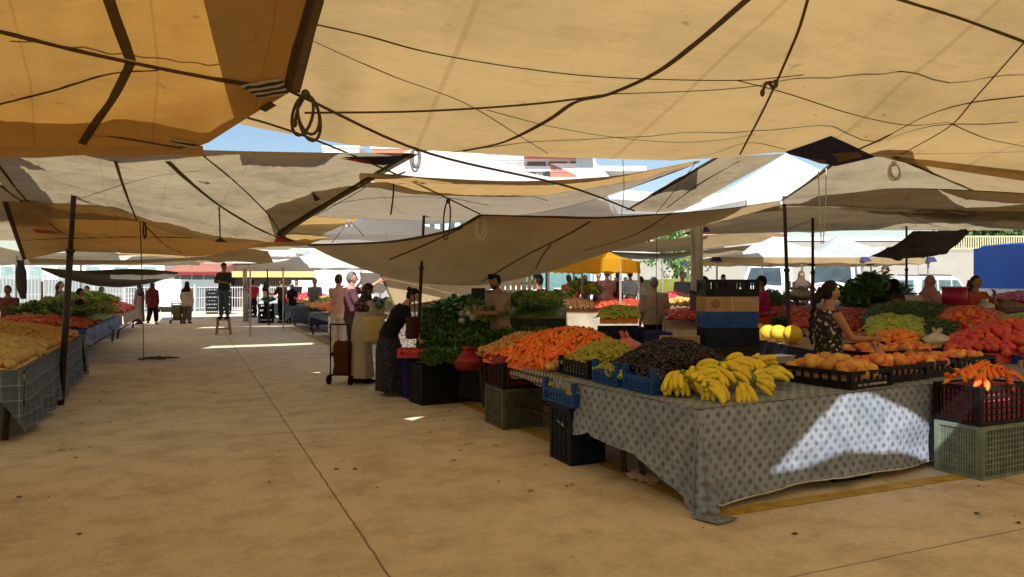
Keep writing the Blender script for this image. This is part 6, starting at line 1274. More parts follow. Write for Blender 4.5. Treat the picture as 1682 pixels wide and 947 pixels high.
# lettuces
stand('lettuce stand with a dark green sheet hanging down', [(832, 522, 11.5), (930, 522, 11.5), (930, 502, 13.2), (842, 502, 13.2)], M_dkgreen)
heap('let', 'lettuce', 'green lettuce head on the dark green sheet', 'lettuce', 'lettuce heads in rows', [(834, 518, 11.55), (926, 518, 11.55), (926, 496, 13.2), (846, 496, 13.2)], .06, .24, 60, pose='up', seed=22, mound_m=F_leaf, skirt=.02, edge=5, lift=.25)
crate('dark green lattice crate under the lettuce stand', gd(920, 11.2, 0), .45, .5, .6, mat('dark_green_plastic', (.02, .04, .03), .45, .3, 9), R_, nb=9, nh=5)
# middle rear stalls ------------------------------------------------------------------
def bulk(kind, name, label, cat, quad, peak, size, seed, sc=1.0, pose='flat', mm=None):
    heap(kind, name, label, cat, None, quad, peak, size, 0, pose=pose, seed=seed, mound_m=mm, scale=sc, skirt=.1, stuff_label=label, mound_name=name+'_layer')
def bulk1(kind, name, label, cat, quad, peak, size, seed, sc=1.0, pose='flat', col=None):
    """far heap where single pieces cannot be told apart: one object"""
    heap(kind, name, label, cat, None, quad, peak, size, 0, pose=pose, seed=seed, mound_m=None, scale=sc, stuff_label=label)
stand('rear stand with radishes and onions in the middle', [(930, 515, 15), (1100, 515, 15), (1100, 498, 19), (930, 498, 19)], M_cream)
bulk1('rpe', 'radish', 'heap of pink radishes on the rear middle stand', 'radishes', [(975, 508, 15.2), (1062, 510, 15.2), (1060, 496, 18), (975, 496, 18)], .1, .11, 3)
bulk1('on', 'onion', 'heap of brown onions left of the radishes', 'onions', [(905, 508, 15.2), (975, 508, 15.2), (975, 496, 18), (910, 496, 18)], .1, .11, 4)
heap('let', 'leek', 'pale green leek bunch on the rear stand before the orange shirts', 'leek', 'leek bunches on the rear stand', [(926, 496, 17), (988, 496, 17), (984, 482, 19), (934, 482, 19)], .2, .28, 20, pose='up', seed=23)
bulk1('mand', 'orange', 'strip of oranges beside the leek bunches', 'oranges', [(948, 485, 18.5), (965, 485, 18.5), (965, 480, 19), (948, 480, 19)], .05, .12, 5)
stand('sunlit stand of yellow corn and apples left of the steel column', [(1085, 512, 14), (1150, 512, 14), (1150, 492, 18), (1085, 492, 18)], M_cream)
bulk1('on', 'corn', 'strip of sunlit yellow corn left of the steel column', 'corn', [(1086, 505, 14), (1146, 503, 14), (1146, 496, 15.4), (1088, 496, 15.4)], .08, .1, 6)
bulk1('tom', 'apple', 'strip of dark red apples behind the sunlit corn', 'apples', [(1082, 497, 15.6), (1130, 496, 15.6), (1132, 490, 17), (1084, 490, 17)], .12, .12, 7)
bulk1('rpe', 'red_pepper', 'heap of red peppers below the sunlit corn', 'red peppers', [(1095, 527, 11.8), (1160, 530, 11.8), (1160, 513, 13.2), (1092, 512, 13.2)], .08, .1, 8)
stand('cream stand of red peppers below the sunlit corn', [(1092, 540, 11.6), (1165, 542, 11.6), (1165, 516, 13.4), (1090, 514, 13.4)], M_cream)
b, z = stack(1148, 15.6, R_, [('black lattice crate on the floor before the white wall', .5, P_black, 2), ('black lattice crate second from the floor before the white wall', .5, P_black, 2), ('black lattice crate before the white wall, topmost of its stack', .75, P_black, 1)], None, .5, .3, off=(.5, 0))
# ================================================================ left stalls
table('long trestle table under the potatoes', (-2.74, 12.2), 1.9, 6.1, .73, .026)
mb = MB(); X0 = -1.64
drape(mb, [V((X0, 9.15, .75)), V((X0-.16, 15.3, .75))], lambda s: .66-.02*math.sin(s*25)-(.0 if s > .05 else .0), n=90, wave=.035, freq=6, seed=4, rows=12)
drape(mb, [V((-3.6, 9.1, .75)), V((X0, 9.15, .75))], lambda s: .26+.05*math.sin(s*5)+.40*max(0, (s-.86)/.14), n=30, wave=.02, freq=7, seed=5, rows=10)
sheet(mb, (-3.6, 9.1, .751), (X0, 9.15, .751), (X0-.16, 15.3, .751), (-3.6, 15.3, .751), 20, .004)
mb.build('tablecloth', M_teal, label='grey teal checked cloth hanging down to the floor below the potatoes', cat='tablecloth')
mb = MB(); drape(mb, [V((X0-.14, 14.7, .752)), V((X0-.18, 15.36, .752))], .62, n=14, wave=.03, seed=1); drape(mb, [V((X0-.17, 15.34, .752)), V((-3.6, 15.34, .752))], .6, n=20, wave=.02, seed=2); mb.build('tablecloth', M_ging, label='black and white gingham cloth at the far end of the potato table', cat='tablecloth')
heap('pot', 'potato', 'yellow potato in the big heap at the left picture edge', 'potato', 'potatoes in the big heap', [V((-1.72, 9.25, .77)), V((-1.78, 12.4, .77)), V((-3.5, 12.4, .95)), V((-3.5, 9.25, .95))], .16, .088, 300, pose='flat', mound_m=F_pot, seed=5, mound_name='potato_heap', skirt=.1, scale=1.2, edge=2.4)
heap('on', 'onion', 'yellow onion at the far end of the potato table', 'onion', 'onions on the potato table', [V((-1.78, 12.5, .77)), V((-1.86, 15.2, .77)), V((-3.4, 15.2, .92)), V((-3.5, 12.5, .92))], .14, .095, 160, mound_m=F_on, seed=6, mound_name='onion_heap', skirt=.1, scale=1.25)
bag('red mesh sack on the potato heap', V((-3.35, 10.9, .98)), .28, .3, mat('red_mesh', (.5, .04, .02), .7, .3, 30), .6, seed=30, name='sack')
mb = MB(); mb.bar((-2.5, 10.3, 1.02), (-3.2, 11.7, 1.16), .14, .03); mb.build('wooden_plank', M_wood, label='wooden plank lying across the potato heap', cat='plank')
mb = MB(); mb.box((-2.7, 10.4, 1.02), (.28, .2, .04), .4, 1, .15); mb.build('wooden_tray', M_wood, label='small dark wooden tray on the potato heap', cat='tray')
bag('white plastic bag slumped on the potato heap', V((-2.95, 9.75, .98)), .13, .13, M_whitebag, .5, seed=31)
bag('pale sack behind the potatoes', V((-3.4, 12.1, .95)), .25, .3, M_whitebag, .4, seed=32, name='sack')
crate('black lattice crate under the potato table end', (-2.25, 9.45, 0), .5, .5, .45, P_black, 0, nb=8, nh=6)
table('trestle table of red peppers with the blue tarpaulin', (-2.95, 20.8), 1.8, 7.4, .73, 0)
mb = MB(); drape(mb, [V((-1.98, 17.0, .75)), V((-2.0, 24.8, .75))], lambda s: .30+.05*math.sin(s*17), n=60, wave=.03, freq=4, seed=7); drape(mb, [V((-3.9, 16.95, .75)), V((-1.98, 17.0, .75))], .42, n=20, wave=.02, seed=8); sheet(mb, (-3.9, 16.95, .751), (-1.98, 17.0, .751), (-2.0, 24.8, .751), (-3.9, 24.8, .751), 12, .004)
mb.build('tablecloth', M_blue, label='blue tarpaulin hanging from the second left table', cat='tablecloth')
bulk1('rpe', 'red_pepper', 'strip of red peppers along the blue tarpaulin table', 'red peppers', [V((-2.02, 17.1, .76)), V((-2.05, 20.2, .76)), V((-3.7, 20.2, .9)), V((-3.7, 17.1, .9))], .12, .13, 9, 1.2)
bulk1('herb', 'greens', 'heap of dark greens on the blue tarpaulin table', 'greens', [V((-2.3, 18.6, .85)), V((-2.1, 21.4, .78)), V((-3.7, 21.4, .95)), V((-3.8, 18.6, .95))], .12, .28, 10, 1.0, 'up')
heap('let', 'lettuce', 'pale lettuce in the heap on the blue tarpaulin table', 'lettuce', 'lettuces on the blue tarpaulin table', [V((-2.08, 21.0, .78)), V((-2.08, 24.6, .78)), V((-3.7, 24.6, 1.0)), V((-3.7, 21.0, 1.0))], .22, .3, 80, pose='up', seed=33, mound_m=F_let, skirt=.1)
table('third left trestle table with the cream cloth', (-2.9, 28.5), 1.8, 6.4, .73, 0)
mb = MB(); drape(mb, [V((-1.98, 25.3, .75)), V((-1.95, 31.6, .75))], .34, n=30, wave=.03, seed=9); drape(mb, [V((-3.8, 25.3, .75)), V((-1.98, 25.3, .75))], .34, n=14, wave=.02, seed=8); sheet(mb, (-3.8, 25.3, .751), (-1.98, 25.3, .751), (-1.95, 31.6, .751), (-3.8, 31.6, .751), 8, .004); mb.build('tablecloth', M_cream, label='cream cloth on the third left table', cat='tablecloth')
bulk1('tom', 'tomato', 'heap of red tomatoes on the third left table', 'tomatoes', [V((-2.05, 25.5, .77)), V((-2.0, 31.5, .77)), V((-3.6, 31.5, 1.1)), V((-3.6, 25.5, 1.0))], .16, .17, 11, 1.4)
bulk1('let', 'cabbage', 'row of pale cabbages on the third left table', 'cabbages', [V((-2.5, 25.4, .95)), V((-2.4, 30, .95)), V((-3.6, 30, 1.15)), V((-3.6, 25.4, 1.15))], .14, .34, 12, 1.1, 'up')
lg = 'boxes behind the left stalls'
for k, (px, d, w, h, z, m, lab) in enumerate([(57, 19, .62, .62, .45, M_card, 'cardboard box behind the left stalls near the fence'), (88, 18.2, .72, .34, .62, P_navy, 'navy box behind the second left stall'), (37, 17.0, .75, .25, .5, P_blue, 'blue box behind the potato heap'), (78, 16.8, .5, .2, .78, P_dgrey, 'dark low box between potatoes and peppers'), (105, 17.5, .7, .3, .5, P_black, 'black box left of the leaning dark pole')]):
    p = gd(px, d); t = empty('storage_box', p, R_+.1*k, lab, 'box', lg); mb = MB(); mb.box((0, 0, z/2), (w*.94, .4, z)); mb.build('lower_box', P_dgrey, t); mb = MB(); mb.box((0, 0, z+h/2), (w, .42, h)); mb.build('upper_box', m, t); mb = MB(); mb.box((0, 0, z+h+.012), (w+.03, .45, .025)); mb.build('lid', m, t)
# ================================================================ middle far stalls
def far_table(label, x0, y0, x1, y1, m, hang, clabel):
    table(label, ((x0+x1)/2, (y0+y1)/2), x1-x0, y1-y0, .74, 0); mb = MB()
    drape(mb, [V((x0, y1, .76)), V((x0, y0, .76))], hang, n=40, wave=.03, seed=x0); drape(mb, [V((x0, y0, .76)), V((x1, y0, .76))], hang, n=20, wave=.03, seed=y0); sheet(mb, (x0, y0, .761), (x1, y0, .761), (x1, y1, .761), (x0, y1, .761), 8, .004)
    mb.build('tablecloth', m, label=clabel, cat='tablecloth')
far_table('long table of pumpkins with the grey cloth in the middle distance', 3.55, 20.2, 5.6, 25.0, M_grey, .14, 'grey cloth on the pumpkin table')
mb = MB(); drape(mb, [V((3.52, 20.15, .775)), V((5.75, 20.15, .775))], lambda s: .58+.03*math.sin(s*9), n=50, wave=.05, freq=5, seed=3); drape(mb, [V((3.52, 21.0, .775)), V((3.52, 20.15, .775))], lambda s: .3+.25*s, n=20, wave=.04, seed=4); sheet(mb, (3.52, 20.15, .776), (5.75, 20.15, .776), (5.75, 21.0, .776), (3.52, 21.0, .776), 6, .01); mb.build('tablecloth', M_lace, label='white cloth with a grey floral print at the near end of the pumpkin table', cat='tablecloth')
bulk1('mand', 'pumpkin', 'heap of orange squashes on the grey cloth table', 'squashes', [V((3.65, 21.6, .8)), V((5.3, 21.6, .8)), V((5.3, 24, .95)), V((3.65, 24, .85))], .3, .24, 13, 2.6)
bulk1('wat', 'watermelon', 'heap of dark green watermelons beside the orange squashes', 'watermelons', [V((4.4, 20.3, .8)), V((5.6, 20.3, .8)), V((5.6, 21.6, .9)), V((4.5, 21.6, .85))], .3, .3, 14, .8)
far_table('table of yellow fruit with the blue cloth in the middle distance', 3.7, 26.0, 6.0, 31.0, M_navy, .5, 'navy cloth on the yellow fruit table')
bulk1('on', 'yellow_fruit', 'heap of yellow fruit on the navy cloth table', 'fruit', [V((3.8, 26.1, .8)), V((5.9, 26.1, .8)), V((5.9, 30.5, 1.05)), V((3.8, 30.5, .95))], .2, .22, 15, 2.2)
far_table('far table of red vegetables near the aisle end', 3.6, 32.5, 6.2, 38, M_grey, .5, 'dull cloth on the far red vegetable table')
bulk1('tom', 'red_vegetable', 'heap of red vegetables on the far table', 'vegetables', [V((3.7, 32.6, .8)), V((6.1, 32.6, .8)), V((6.1, 37.5, 1.1)), V((3.7, 37.5, 1.0))], .2, .25, 16, 1.8)
fg = 'dark crates at the far stalls'
for px, d, n, lab in ((437, 32, 4, 'dark crate in the stack before the navy cloth table'), (411, 38, 5, 'dark crate in the stack at the aisle end'), (370, 42, 6, 'black crate in the tall stack behind the man on the stool'), (292, 42, 3, 'black crate in the low stack by the fence'), (348, 42, 7, 'black crate in the stack beside the stool')):
    b = gd(px, d)
    for k in range(n): crate(lab, (b.x, b.y, k*.21), .62, .45, .205, P_black, .1*k % .2, solid=1, group=fg)
heap('let', 'cabbage', 'pale cabbage on the dark crates before the navy cloth table', 'cabbage', 'cabbages on the dark crates', [(426, 502, 31.7), (450, 502, 31.7), (450, 497, 32.4), (426, 497, 32.4)], .1, .3, 8, pose='up', seed=34)
stand('fruit stand behind the shopping women with a pale lace cloth', [(632, 512, 16.6), (745, 512, 16.6), (745, 494, 19), (632, 494, 19)], M_lace)
bulk1('tom', 'apple', 'heap of red apples behind the shopping women', 'apples', [(690, 500, 16.8), (745, 500, 16.8), (745, 490, 19), (690, 490, 19)], .12, .14, 17, 1.2)
bulk1('lpe', 'green_pepper', 'heap of yellow green peppers behind the shopping women', 'green peppers', [(636, 500, 16.8), (690, 500, 16.8), (690, 490, 19), (640, 490, 19)], .1, .14, 18, 1.2)
# ================================================================ background
def cf(lat, d, z=0.0): p = RT*lat+FW*d; return V((p.x, p.y, z))
mb = MB(); mb.box((0, 0, ZP/2+.002), (44, 50, ZP-.004)); mb.build('raised_pavement', mat('pavement_concrete', (.42, .40, .36), .85, .15, 1.5), None, cf(22.8, 45.1), (0, 0, R_), kind='structure')
M_wall = mat('whitewashed_concrete', (.36, .34, .30), .9, .06, 1.2); M_rail = mat('cream_railing', (.62, .52, .32), .7, .1, 3); M_wht = mat('white_gloss_paint', (.78, .78, .77), .25, .03, 2, spec=.5); M_glass = mat('dark_window_glass', (.05, .07, .08), .06, .3, 2, spec=.8); M_glass2 = mat('pale_window_glass', (.22, .33, .34), .1, .25, 2, spec=.8); M_tyre = mat('tyre_rubber', (.015, .015, .015), .8); M_grill = mat('black_trim', (.02, .02, .022), .5)
# long white retaining wall with a picket railing
t = empty('retaining_wall', cf(22, 46), R_, 'long white concrete wall behind the parked vans with a cream railing', 'wall')
mb = MB()
for k in range(9): mb.box((-12.7+3.6*k, 0, 2.05), (3.58, .3, 3.5))
mb.build('wall', M_wall, t); mb = MB(); mb.box((2, .0, 3.84), (33, .36, .08)); mb.build('coping', M_wall, t)
mb = MB()
for k in range(100): mb.box((3+.15*k, 0, 4.3), (.07, .03, .82))
mb.box((10.5, .02, 4.72), (15, .05, .08)); mb.box((10.5, .02, 3.96), (15, .05, .08)); mb.build('railing', M_rail, t)
def wheel(t, x, y, r, w=.2):
    mb = MB(); mb.tube([(x-w/2, y, r), (x+w/2, y, r)], r, 20); o = mb.build('wheel', M_tyre, t); mb = MB(); mb.tube([(x-w/2-.01, y, r), (x+w/2+.01, y, r)], r*.6, 14); mb.build('rim', mat('wheel_rim', (.4, .4, .4), .4, .1, 4, metal=.6), o)
def profile_body(pts, w, inset=.06):
    """side outline (y forward, z) swept across the width with rounded flanks"""
    mb = MB(); n = len(pts); secs = [(-w/2, .0), (-w/2+.02, .03), (-w/2+.10, .06)] if False else None
    xs = [(-w/2, .94), (-w/2+.05, .985), (-w/2+.16, 1), (0, 1.005), (w/2-.16, 1), (w/2-.05, .985), (w/2, .94)]; cy = sum(p[0] for p in pts)/n; cz = .75; vs = []
    for x, s_ in xs:
        for (y, z) in pts: tx = x*(1-.12*max(0, z-1.0)); vs.append(V((tx, cy+(y-cy)*s_, z if z < .5 else cz+(z-cz)*(.5+.5*s_))))
    fs = [(i*n+k, i*n+(k+1) % n, (i+1)*n+(k+1) % n, (i+1)*n+k) for i in range(len(xs)-1) for k in range(n)]; fs += [tuple(range(n)), tuple(range((len(xs)-1)*n, len(xs)*n))[::-1]]
    mb.add(vs, fs, False); return mb
def van(label, px, d, face, H=2.25, camper=False, cloth=False):
    t = empty('white_van', gd(px, d, ZP), -YAW+rad(face), label, 'van')          # front towards +y
    L = 4.9; pts = [(-2.4, .35), (2.25, .32), (2.48, .5), (2.5, .85), (2.32, 1.1), (1.55, 1.28), (.72, H-.12), (.3, H), (-2.3, H), (-2.42, H-.15)]
    profile_body(pts, 1.95).build('body', M_wht, t)
    a, b = V((0, 1.50, 1.31)), V((0, .80, H-.19)); nrm = V((0, (b.z-a.z), -(b.y-a.y))).normalized()*.02
    mb = MB(); W = [(-.82, 0), (.82, 0), (.66, 1), (-.66, 1)]; vs = [V((x, *(a.lerp(b, f)).yz))+nrm for x, f in W]; mb.add(vs+[v-nrm*1.5 for v in vs], [(0, 1, 2, 3), (0, 4, 5, 1), (1, 5, 6, 2), (2, 6, 7, 3), (3, 7, 4, 0)]); mb.build('windscreen', M_glass, t)
    for s_ in (-1, 1):
        mb = MB(); vs = [V((s_*(.985-.12*max(0, z-1.0)*.97), y, z)) for y, z in ((1.3, 1.3), (.75, H-.28), (-.05, H-.28), (-.05, 1.3))]; mb.add(vs+[v-V((s_*.02, 0, 0)) for v in vs], [(0, 1, 2, 3), (3, 2, 1, 0), (0, 4, 5, 1), (2, 6, 7, 3)]); mb.build('side_window', M_glass, t)
        mb = MB(); mb.box((s_*1.08, 1.25, 1.38), (.16, .1, .28)); mb.bar((s_*.95, 1.28, 1.34), (s_*1.08, 1.28, 1.36), .04); mb.build('mirror', M_grill, t)
        mb = MB(); mb.ell((s_*.72, 2.42, .86), (.2, .1, .13), 12, 8); mb.build('headlight', M_glass2, t)
        for y in (1.55, -1.5): wheel(t, s_*.88, y, .34)
    mb = MB(); mb.box((0, 2.5, .45), (1.9, .1, .25)); mb.build('bumper', M_grill, t); mb = MB(); mb.box((0, 2.485, .82), (.9, .06, .18)); mb.build('grille', M_grill, t)
    if cloth: mb = MB(); mb.box((.15, 1.42, 1.36), (1.0, .22, .07), 0, .6); mb.build('dashboard_cloth', fab('pink_cloth', (.8, .12, .16)), t)
    return t
van('white delivery van parked by the wall behind the tall crate stack', 1262, 35, 152, 2.35)
van('white van with a pink cloth on the dashboard, right of the other van', 1372, 32, 150, 2.6, cloth=True)
t = empty('silver_minivan', gd(1536, 38, ZP), -YAW+rad(-72), 'pale silver minivan with roof rails parked by the white wall', 'car')
pts = [(-2.1, .35), (2.05, .32), (2.2, .55), (2.15, .85), (1.35, 1.05), (.75, 1.68), (.4, 1.8), (-1.9, 1.82), (-2.1, 1.6), (-2.15, .8)]; M_silver = mat('silver_paint', (.60, .65, .66), .3, .05, 2, spec=.5, metal=.2)
profile_body(pts, 1.7).build('body', M_silver, t)
for s_ in (-1, 1):
    for k, (y0, y1, y2, y3) in enumerate(((.98, .62, .25, .25), (.15, .15, -.65, -.65), (-.78, -.78, -1.7, -1.8))):
        mb = MB(); vs = [V((s_*(.862-.12*max(0, z-1)*.85), y, z)) for y, z in ((y0, 1.12), (y1, 1.6), (y2, 1.62), (y3, 1.12))]; mb.add(vs+[v-V((s_*.02, 0, 0)) for v in vs], [(0, 1, 2, 3), (3, 2, 1, 0), (0, 4, 5, 1), (2, 6, 7, 3)]); mb.build('side_window', M_glass2, t)
    mb = MB(); mb.tube([(s_*.68, .3, 1.86), (s_*.68, -1.8, 1.88)], .025, 6); mb.build('roof_rail', M_grill, t)
    mb = MB(); mb.box((s_*.86, .1, .62), (.03, 3.6, .09)); mb.build('side_trim', mat('grey_trim', (.25, .27, .28), .6), t); mb = MB(); mb.ell((s_*.92, .95, 1.12), (.07, .06, .08), 8, 6); mb.build('mirror', M_silver, t)
    for y in (1.4, -1.35): wheel(t, s_*.78, y, .3)
mb = MB(); mb.add([V((-.62, 1.38, 1.09)), V((.62, 1.38, 1.09)), V((.55, .82, 1.66)), V((-.55, .82, 1.66))], [(0, 1, 2, 3), (3, 2, 1, 0)]); mb.v = [v+V((0, .03, .03)) for v in mb.v]; mb.build('windscreen', M_glass2, t)
mb = MB(); mb.box((0, -2.13, 1.35), (1.3, .06, .5)); mb.build('rear_window', M_glass2, t)
# blue truck cover at the right edge
t = empty('covered_truck', gd(1772, 20.2, 0), R_+.04, 'truck with a deep blue tarpaulin box cover at the right picture edge', 'truck')
mb = MB(); mb.box((0, 0, 2.13), (4.6, 2.0, 1.15)); mb.loft([((0, 0, 2.7), (2.3, 0, 0), (0, 1.0, 0)), ((0, 0, 2.78), (2.2, 0, 0), (0, .9, 0)), ((0, 0, 2.81), (1.8, 0, 0), (0, .6, 0))], 24, power=12); mb.build('tarpaulin_cover', mat('deep_blue_tarp', (.012, .07, .32), .45, .12, 1.5), t)
mb = MB(); mb.box((0, 0, 1.45), (4.65, 2.05, .2)); mb.build('drop_side', mat('grey_drop_side', (.45, .44, .4), .6), t); mb = MB(); mb.box((0, 0, 1.1), (3.6, 2.2, .5)); mb.build('chassis', M_grill, t)
for sx in (-1.4, 1.4): 
    for sy in (-1.1, 1.1): wheel(t, sx, sy, .48, .3)
# green covered car, yellowish tarp in the middle rear
t = empty('parked_car', gd(1090, 27, ZP), -YAW+rad(95), 'car under an olive green cover left of the steel column', 'car')
profile_body([(-2.1, .3), (2.1, .3), (2.2, .8), (1.5, 1.0), (.8, 1.55), (-1.2, 1.6), (-2.1, 1.1)], 1.8).build('cover', mat('olive_cover', (.20, .20, .035), .7, .25, 2), t)
for s_ in (-1, 1):
    for y in (1.4, -1.4): wheel(t, s_*.85, y, .3)
t = empty('market_stall', cf(3.9, 25, ZP), R_, 'stall with a silver awning beside the covered car', 'stall'); mb = MB(); mb.box((0, 0, .5), (1.6, .8, 1.0)); mb.build('counter', mat('corrugated_steel', (.5, .5, .5), .5, .15, 6), t); mb = MB(); mb.grid([[V((-1.3+.3*i, -.8+.4*j, 2.25+.12*j+.03*math.sin(i))) for i in range(9)] for j in range(5)]); mb.build('roof', cloth_mat('silver_canvas', (.6, .62, .62), (.4, .45, .45), .3, .1), t)
for x in (-1.2, 1.1): mb = MB(); mb.bar((x, -.7, 0), (x, -.7, 2.27), .05); mb.build('post', steel_m, t)
# buildings ------------------------------------------------------------------
def building(label, px, py_top, py_base, d, wpx, depth, m, floors, bays, win, roof=None, balc=None, face=0.0, trim=None, name='apartment_building', sky_bits=0, shift=0):
    g = gd(px, d); zt = EYE-(py_top-HZ)/FOC*d; w = wpx/FOC*d; t = empty(name, g, R_+face, label, 'building')
    mb = MB(); mb.box((0, depth/2, zt/2), (w, depth, zt)); mb.build('wall', m, t); fh = zt/floors; bw = w/bays
    for f in range(floors):
        for b in range(bays):
            x = -w/2+bw*(b+.5); z = fh*(f+.55)
            if z*1.0+fh*.3 < 3.0 and d > 40 and f == 0: continue
            mb = MB(); ww, hh = bw*.55, fh*.5; mb.box((x, -.02, z), (ww, .06, hh)); o = mb.build('window', trim or M_wht, t); mb = MB(); mb.box((x, -.06, z), (ww*.86, .04, hh*.86)); mb.build('pane', win, o)
        if balc and f > 0: mb = MB(); mb.box((0, -.6, fh*f+.08), (w*.96, 1.2, .16)); mb.build('balcony_slab', M_wht, t); mb = MB(); mb.box((0, -1.17, fh*f+.55), (w*.96, .06, .8)); mb.build('balcony_front', balc, t)
    if roof: mb = MB(); y = depth/2; mb.add([V((-w/2-.4, -.5, zt)), V((w/2+.4, -.5, zt)), V((w/2+.4, depth+.5, zt)), V((-w/2-.4, depth+.5, zt)), V((-w/2+1, y, zt+w*.16)), V((w/2-1, y, zt+w*.16))], [(0, 1, 5, 4), (1, 2, 5), (2, 3, 4, 5), (3, 0, 4), (3, 2, 1, 0)]); mb.build('roof', roof, t)
    else: mb = MB(); mb.box((0, depth/2, zt+.15), (w+.2, depth+.2, .3)); mb.build('parapet', M_wht, t)
    return t
M_rt = mat('red_roof_tiles', (.36, .15, .11), .8, .2, 3); M_coral = mat('coral_render', (.70, .20, .13), .85, .1, 2); M_bw = mat('white_render', (.72, .71, .69), .85, .06, 1); M_pale = mat('pale_blue_cladding', (.50, .62, .68), .4, .12, .8); M_grey = mat('grey_solar_panel', (.16, .17, .20), .35, .2, 2); M_sand = mat('sand_render', (.60, .48, .34), .9, .12, .6); M_pinkb = mat('pale_pink_render', (.62, .46, .38), .9, .12, .6)
building('tall white building with grey panels and a coral flank above the white tent', 850, 262, 470, 75, 215, 14, M_bw, 5, 9, M_grey, None, M_bw)
g = gd(925, 74.5); zt = EYE-(252-HZ)/FOC*74.5; t = empty('stair_tower', g, R_, 'coral red stair block at the end of the tall white building', 'building'); mb = MB(); mb.box((0, 3, zt/2-.5), (2.6, 6, zt-1.0)); mb.build('wall', M_coral, t); mb = MB(); mb.box((2.3, 3, zt/2), (2.0, 6.2, zt+1)); mb.build('side_slab', M_pale, t)
mb = MB(); mb.add([V((-1.3, -.05, zt-1)), V((3.4, -.05, zt-1)), V((5.6, -.05, zt-3.2)), V((3.4, -.05, zt-3.2))], [(0, 1, 2, 3)]); mb.box((4.3, 3, zt-3.3), (3, 6, .3)); mb.build('canopy_roof', M_bw, t)
t = empty('roof_terrace', at(885, 262, 74.0)-V((0, 0, .2)), R_, 'roof terrace with solar panels on top of the tall white building', 'terrace')
for k in range(7): mb = MB(); mb.box((-9+2.2*k, 1, .1), (1.9, .08, 2.4), 0, 1, -.45); mb.build('solar_panel', M_grey, t)
for k in range(4): mb = MB(); mb.tube([(-8+3.5*k, 3.5, 1.6), (-6.5+3.5*k, 3.5, 1.6)], .5, 12); mb.build('water_tank', M_bw, t)
mb = MB(); mb.box((2.0, 1.0, .6), (7, 3, .25)); mb.build('awning_roof', M_coral, t); mb = MB(); mb.box((-1, 4, -.6), (24, 7, .5)); mb.build('terrace_floor', M_bw, t)
building('white building with a red roof topping the sky gap at the upper left', 560, 243, 470, 90, 60, 12, M_bw, 6, 3, M_glass, None, M_coral)
building('red and white building beside the awning tip', 645, 244, 470, 95, 70, 12, M_coral, 6, 4, M_grey, None, M_bw)
building('pale blue glass building behind the middle white tents', 525, 348, 470, 60, 60, 14, M_pale, 3, 3, M_glass2, None, None)
building('grey office building with window grids right of the pale blue one', 590, 352, 470, 62, 90, 14, M_bw, 4, 8, M_glass, None, None, trim=M_grey)
building('light blue house peeping between the awnings and the dark pole', 735, 352, 470, 55, 100, 10, mat('sky_blue_render', (.45, .60, .68), .8, .05, 1), 4, 6, M_glass, None, None)
for k, a in enumerate((('sand coloured terraced house on the hillside left of the column, lowest one', 1035, 392, 95, 60, M_sand, None), ('pink terraced house on the hillside next to the column', 1080, 378, 100, 58, M_pinkb, None), ('tall cream house on the hillside behind the steel column', 1125, 362, 105, 52, M_sand, None), ('red roofed house in the right sky gap behind the column', 1180, 366, 110, 60, M_pinkb, M_rt), ('pale house with many windows in the right sky gap', 1222, 372, 112, 55, M_bw, None), ('pink house with a red roof far right of the column', 1262, 385, 100, 60, M_pinkb, M_rt), ('white apartment block at the edge of the blue sky gap', 995, 330, 120, 46, M_bw, None))):
    building(a[0], a[1], a[2], 470, a[3], a[4], 10, a[5], 5, 4, M_glass, a[6], None, face=.1*(k % 3-1))
building('long pale market hall behind the white bar fence at the far left', 60, 418, 470, 62, 420, 8, M_bw, 1, 9, M_glass2, None, None, name='market_hall')
building('shop with teal windows behind the lettuce stand', 915, 405, 470, 40, 110, 8, mat('teal_panel', (.12, .24, .24), .4, .2, 1), 2, 5, M_glass2, None, None, name='shop_building')
building('pale building behind the vans above the wall', 1400, 395, 470, 60, 420, 10, M_wall, 2, 14, M_wall, None, None, name='long_building')
building('yellow walled shop with a dark opening at the end of the aisle', 480, 432, 470, 52, 190, 8, mat('brown_shopfront', (.10, .07, .05), .85, .2, 1), 1, 5, M_glass, None, None, name='shop_building'); mb = MB(); p = gd(468, 51.4); mb.box((0, 0, EYE+26/1200*51.4-.35), (7.6, .5, .42)); mb.build('shop_fascia', mat('yellow_render', (.62, .46, .18), .85, .1, 1), None, (p.x, p.y, 0), (0, 0, R_), label='yellow fascia band over the dark shopfront at the aisle end', cat='fascia')
t = empty('market_kiosk', gd(322, 50), R_, 'kiosk with a red tiled roof and teal shutters at the end of the aisle', 'kiosk'); w = 3.4
mb = MB(); mb.box((0, 2, 1.2), (w*.95, 3.4, 2.4)); mb.build('wall', mat('teal_shutter', (.16, .25, .24), .6, .15, 1), t); mb = MB(); mb.add([V((-w/2-.3, -.9, 2.55)), V((w/2+.3, -.9, 2.55)), V((w/2+.1, 2, 3.2)), V((-w/2-.1, 2, 3.2)), V((w/2+.3, 4, 2.55)), V((-w/2-.3, 4, 2.55))], [(0, 1, 2, 3), (3, 2, 4, 5), (0, 3, 5), (1, 4, 2)]); mb.build('roof', M_rt, t); mb = MB(); mb.box((0, -.9, 2.44), (w+.6, .12, .2)); mb.build('fascia', mat('dark_red_fascia', (.25, .03, .03), .6), t)
for k in range(4): mb = MB(); mb.box((-1.2+.8*k, .27, 1.2), (.06, .06, 2.3)); mb.build('shutter_post', M_bw, t)
t = empty('panel_van', gd(290, 46), -YAW+rad(8), 'white panel van parked behind the trolley woman', 'van'); profile_body([(-1.6, .35), (1.7, .33), (1.9, .8), (1.3, 1.2), (.7, 1.95), (-1.6, 2.0)], 1.7).build('body', M_wht, t)
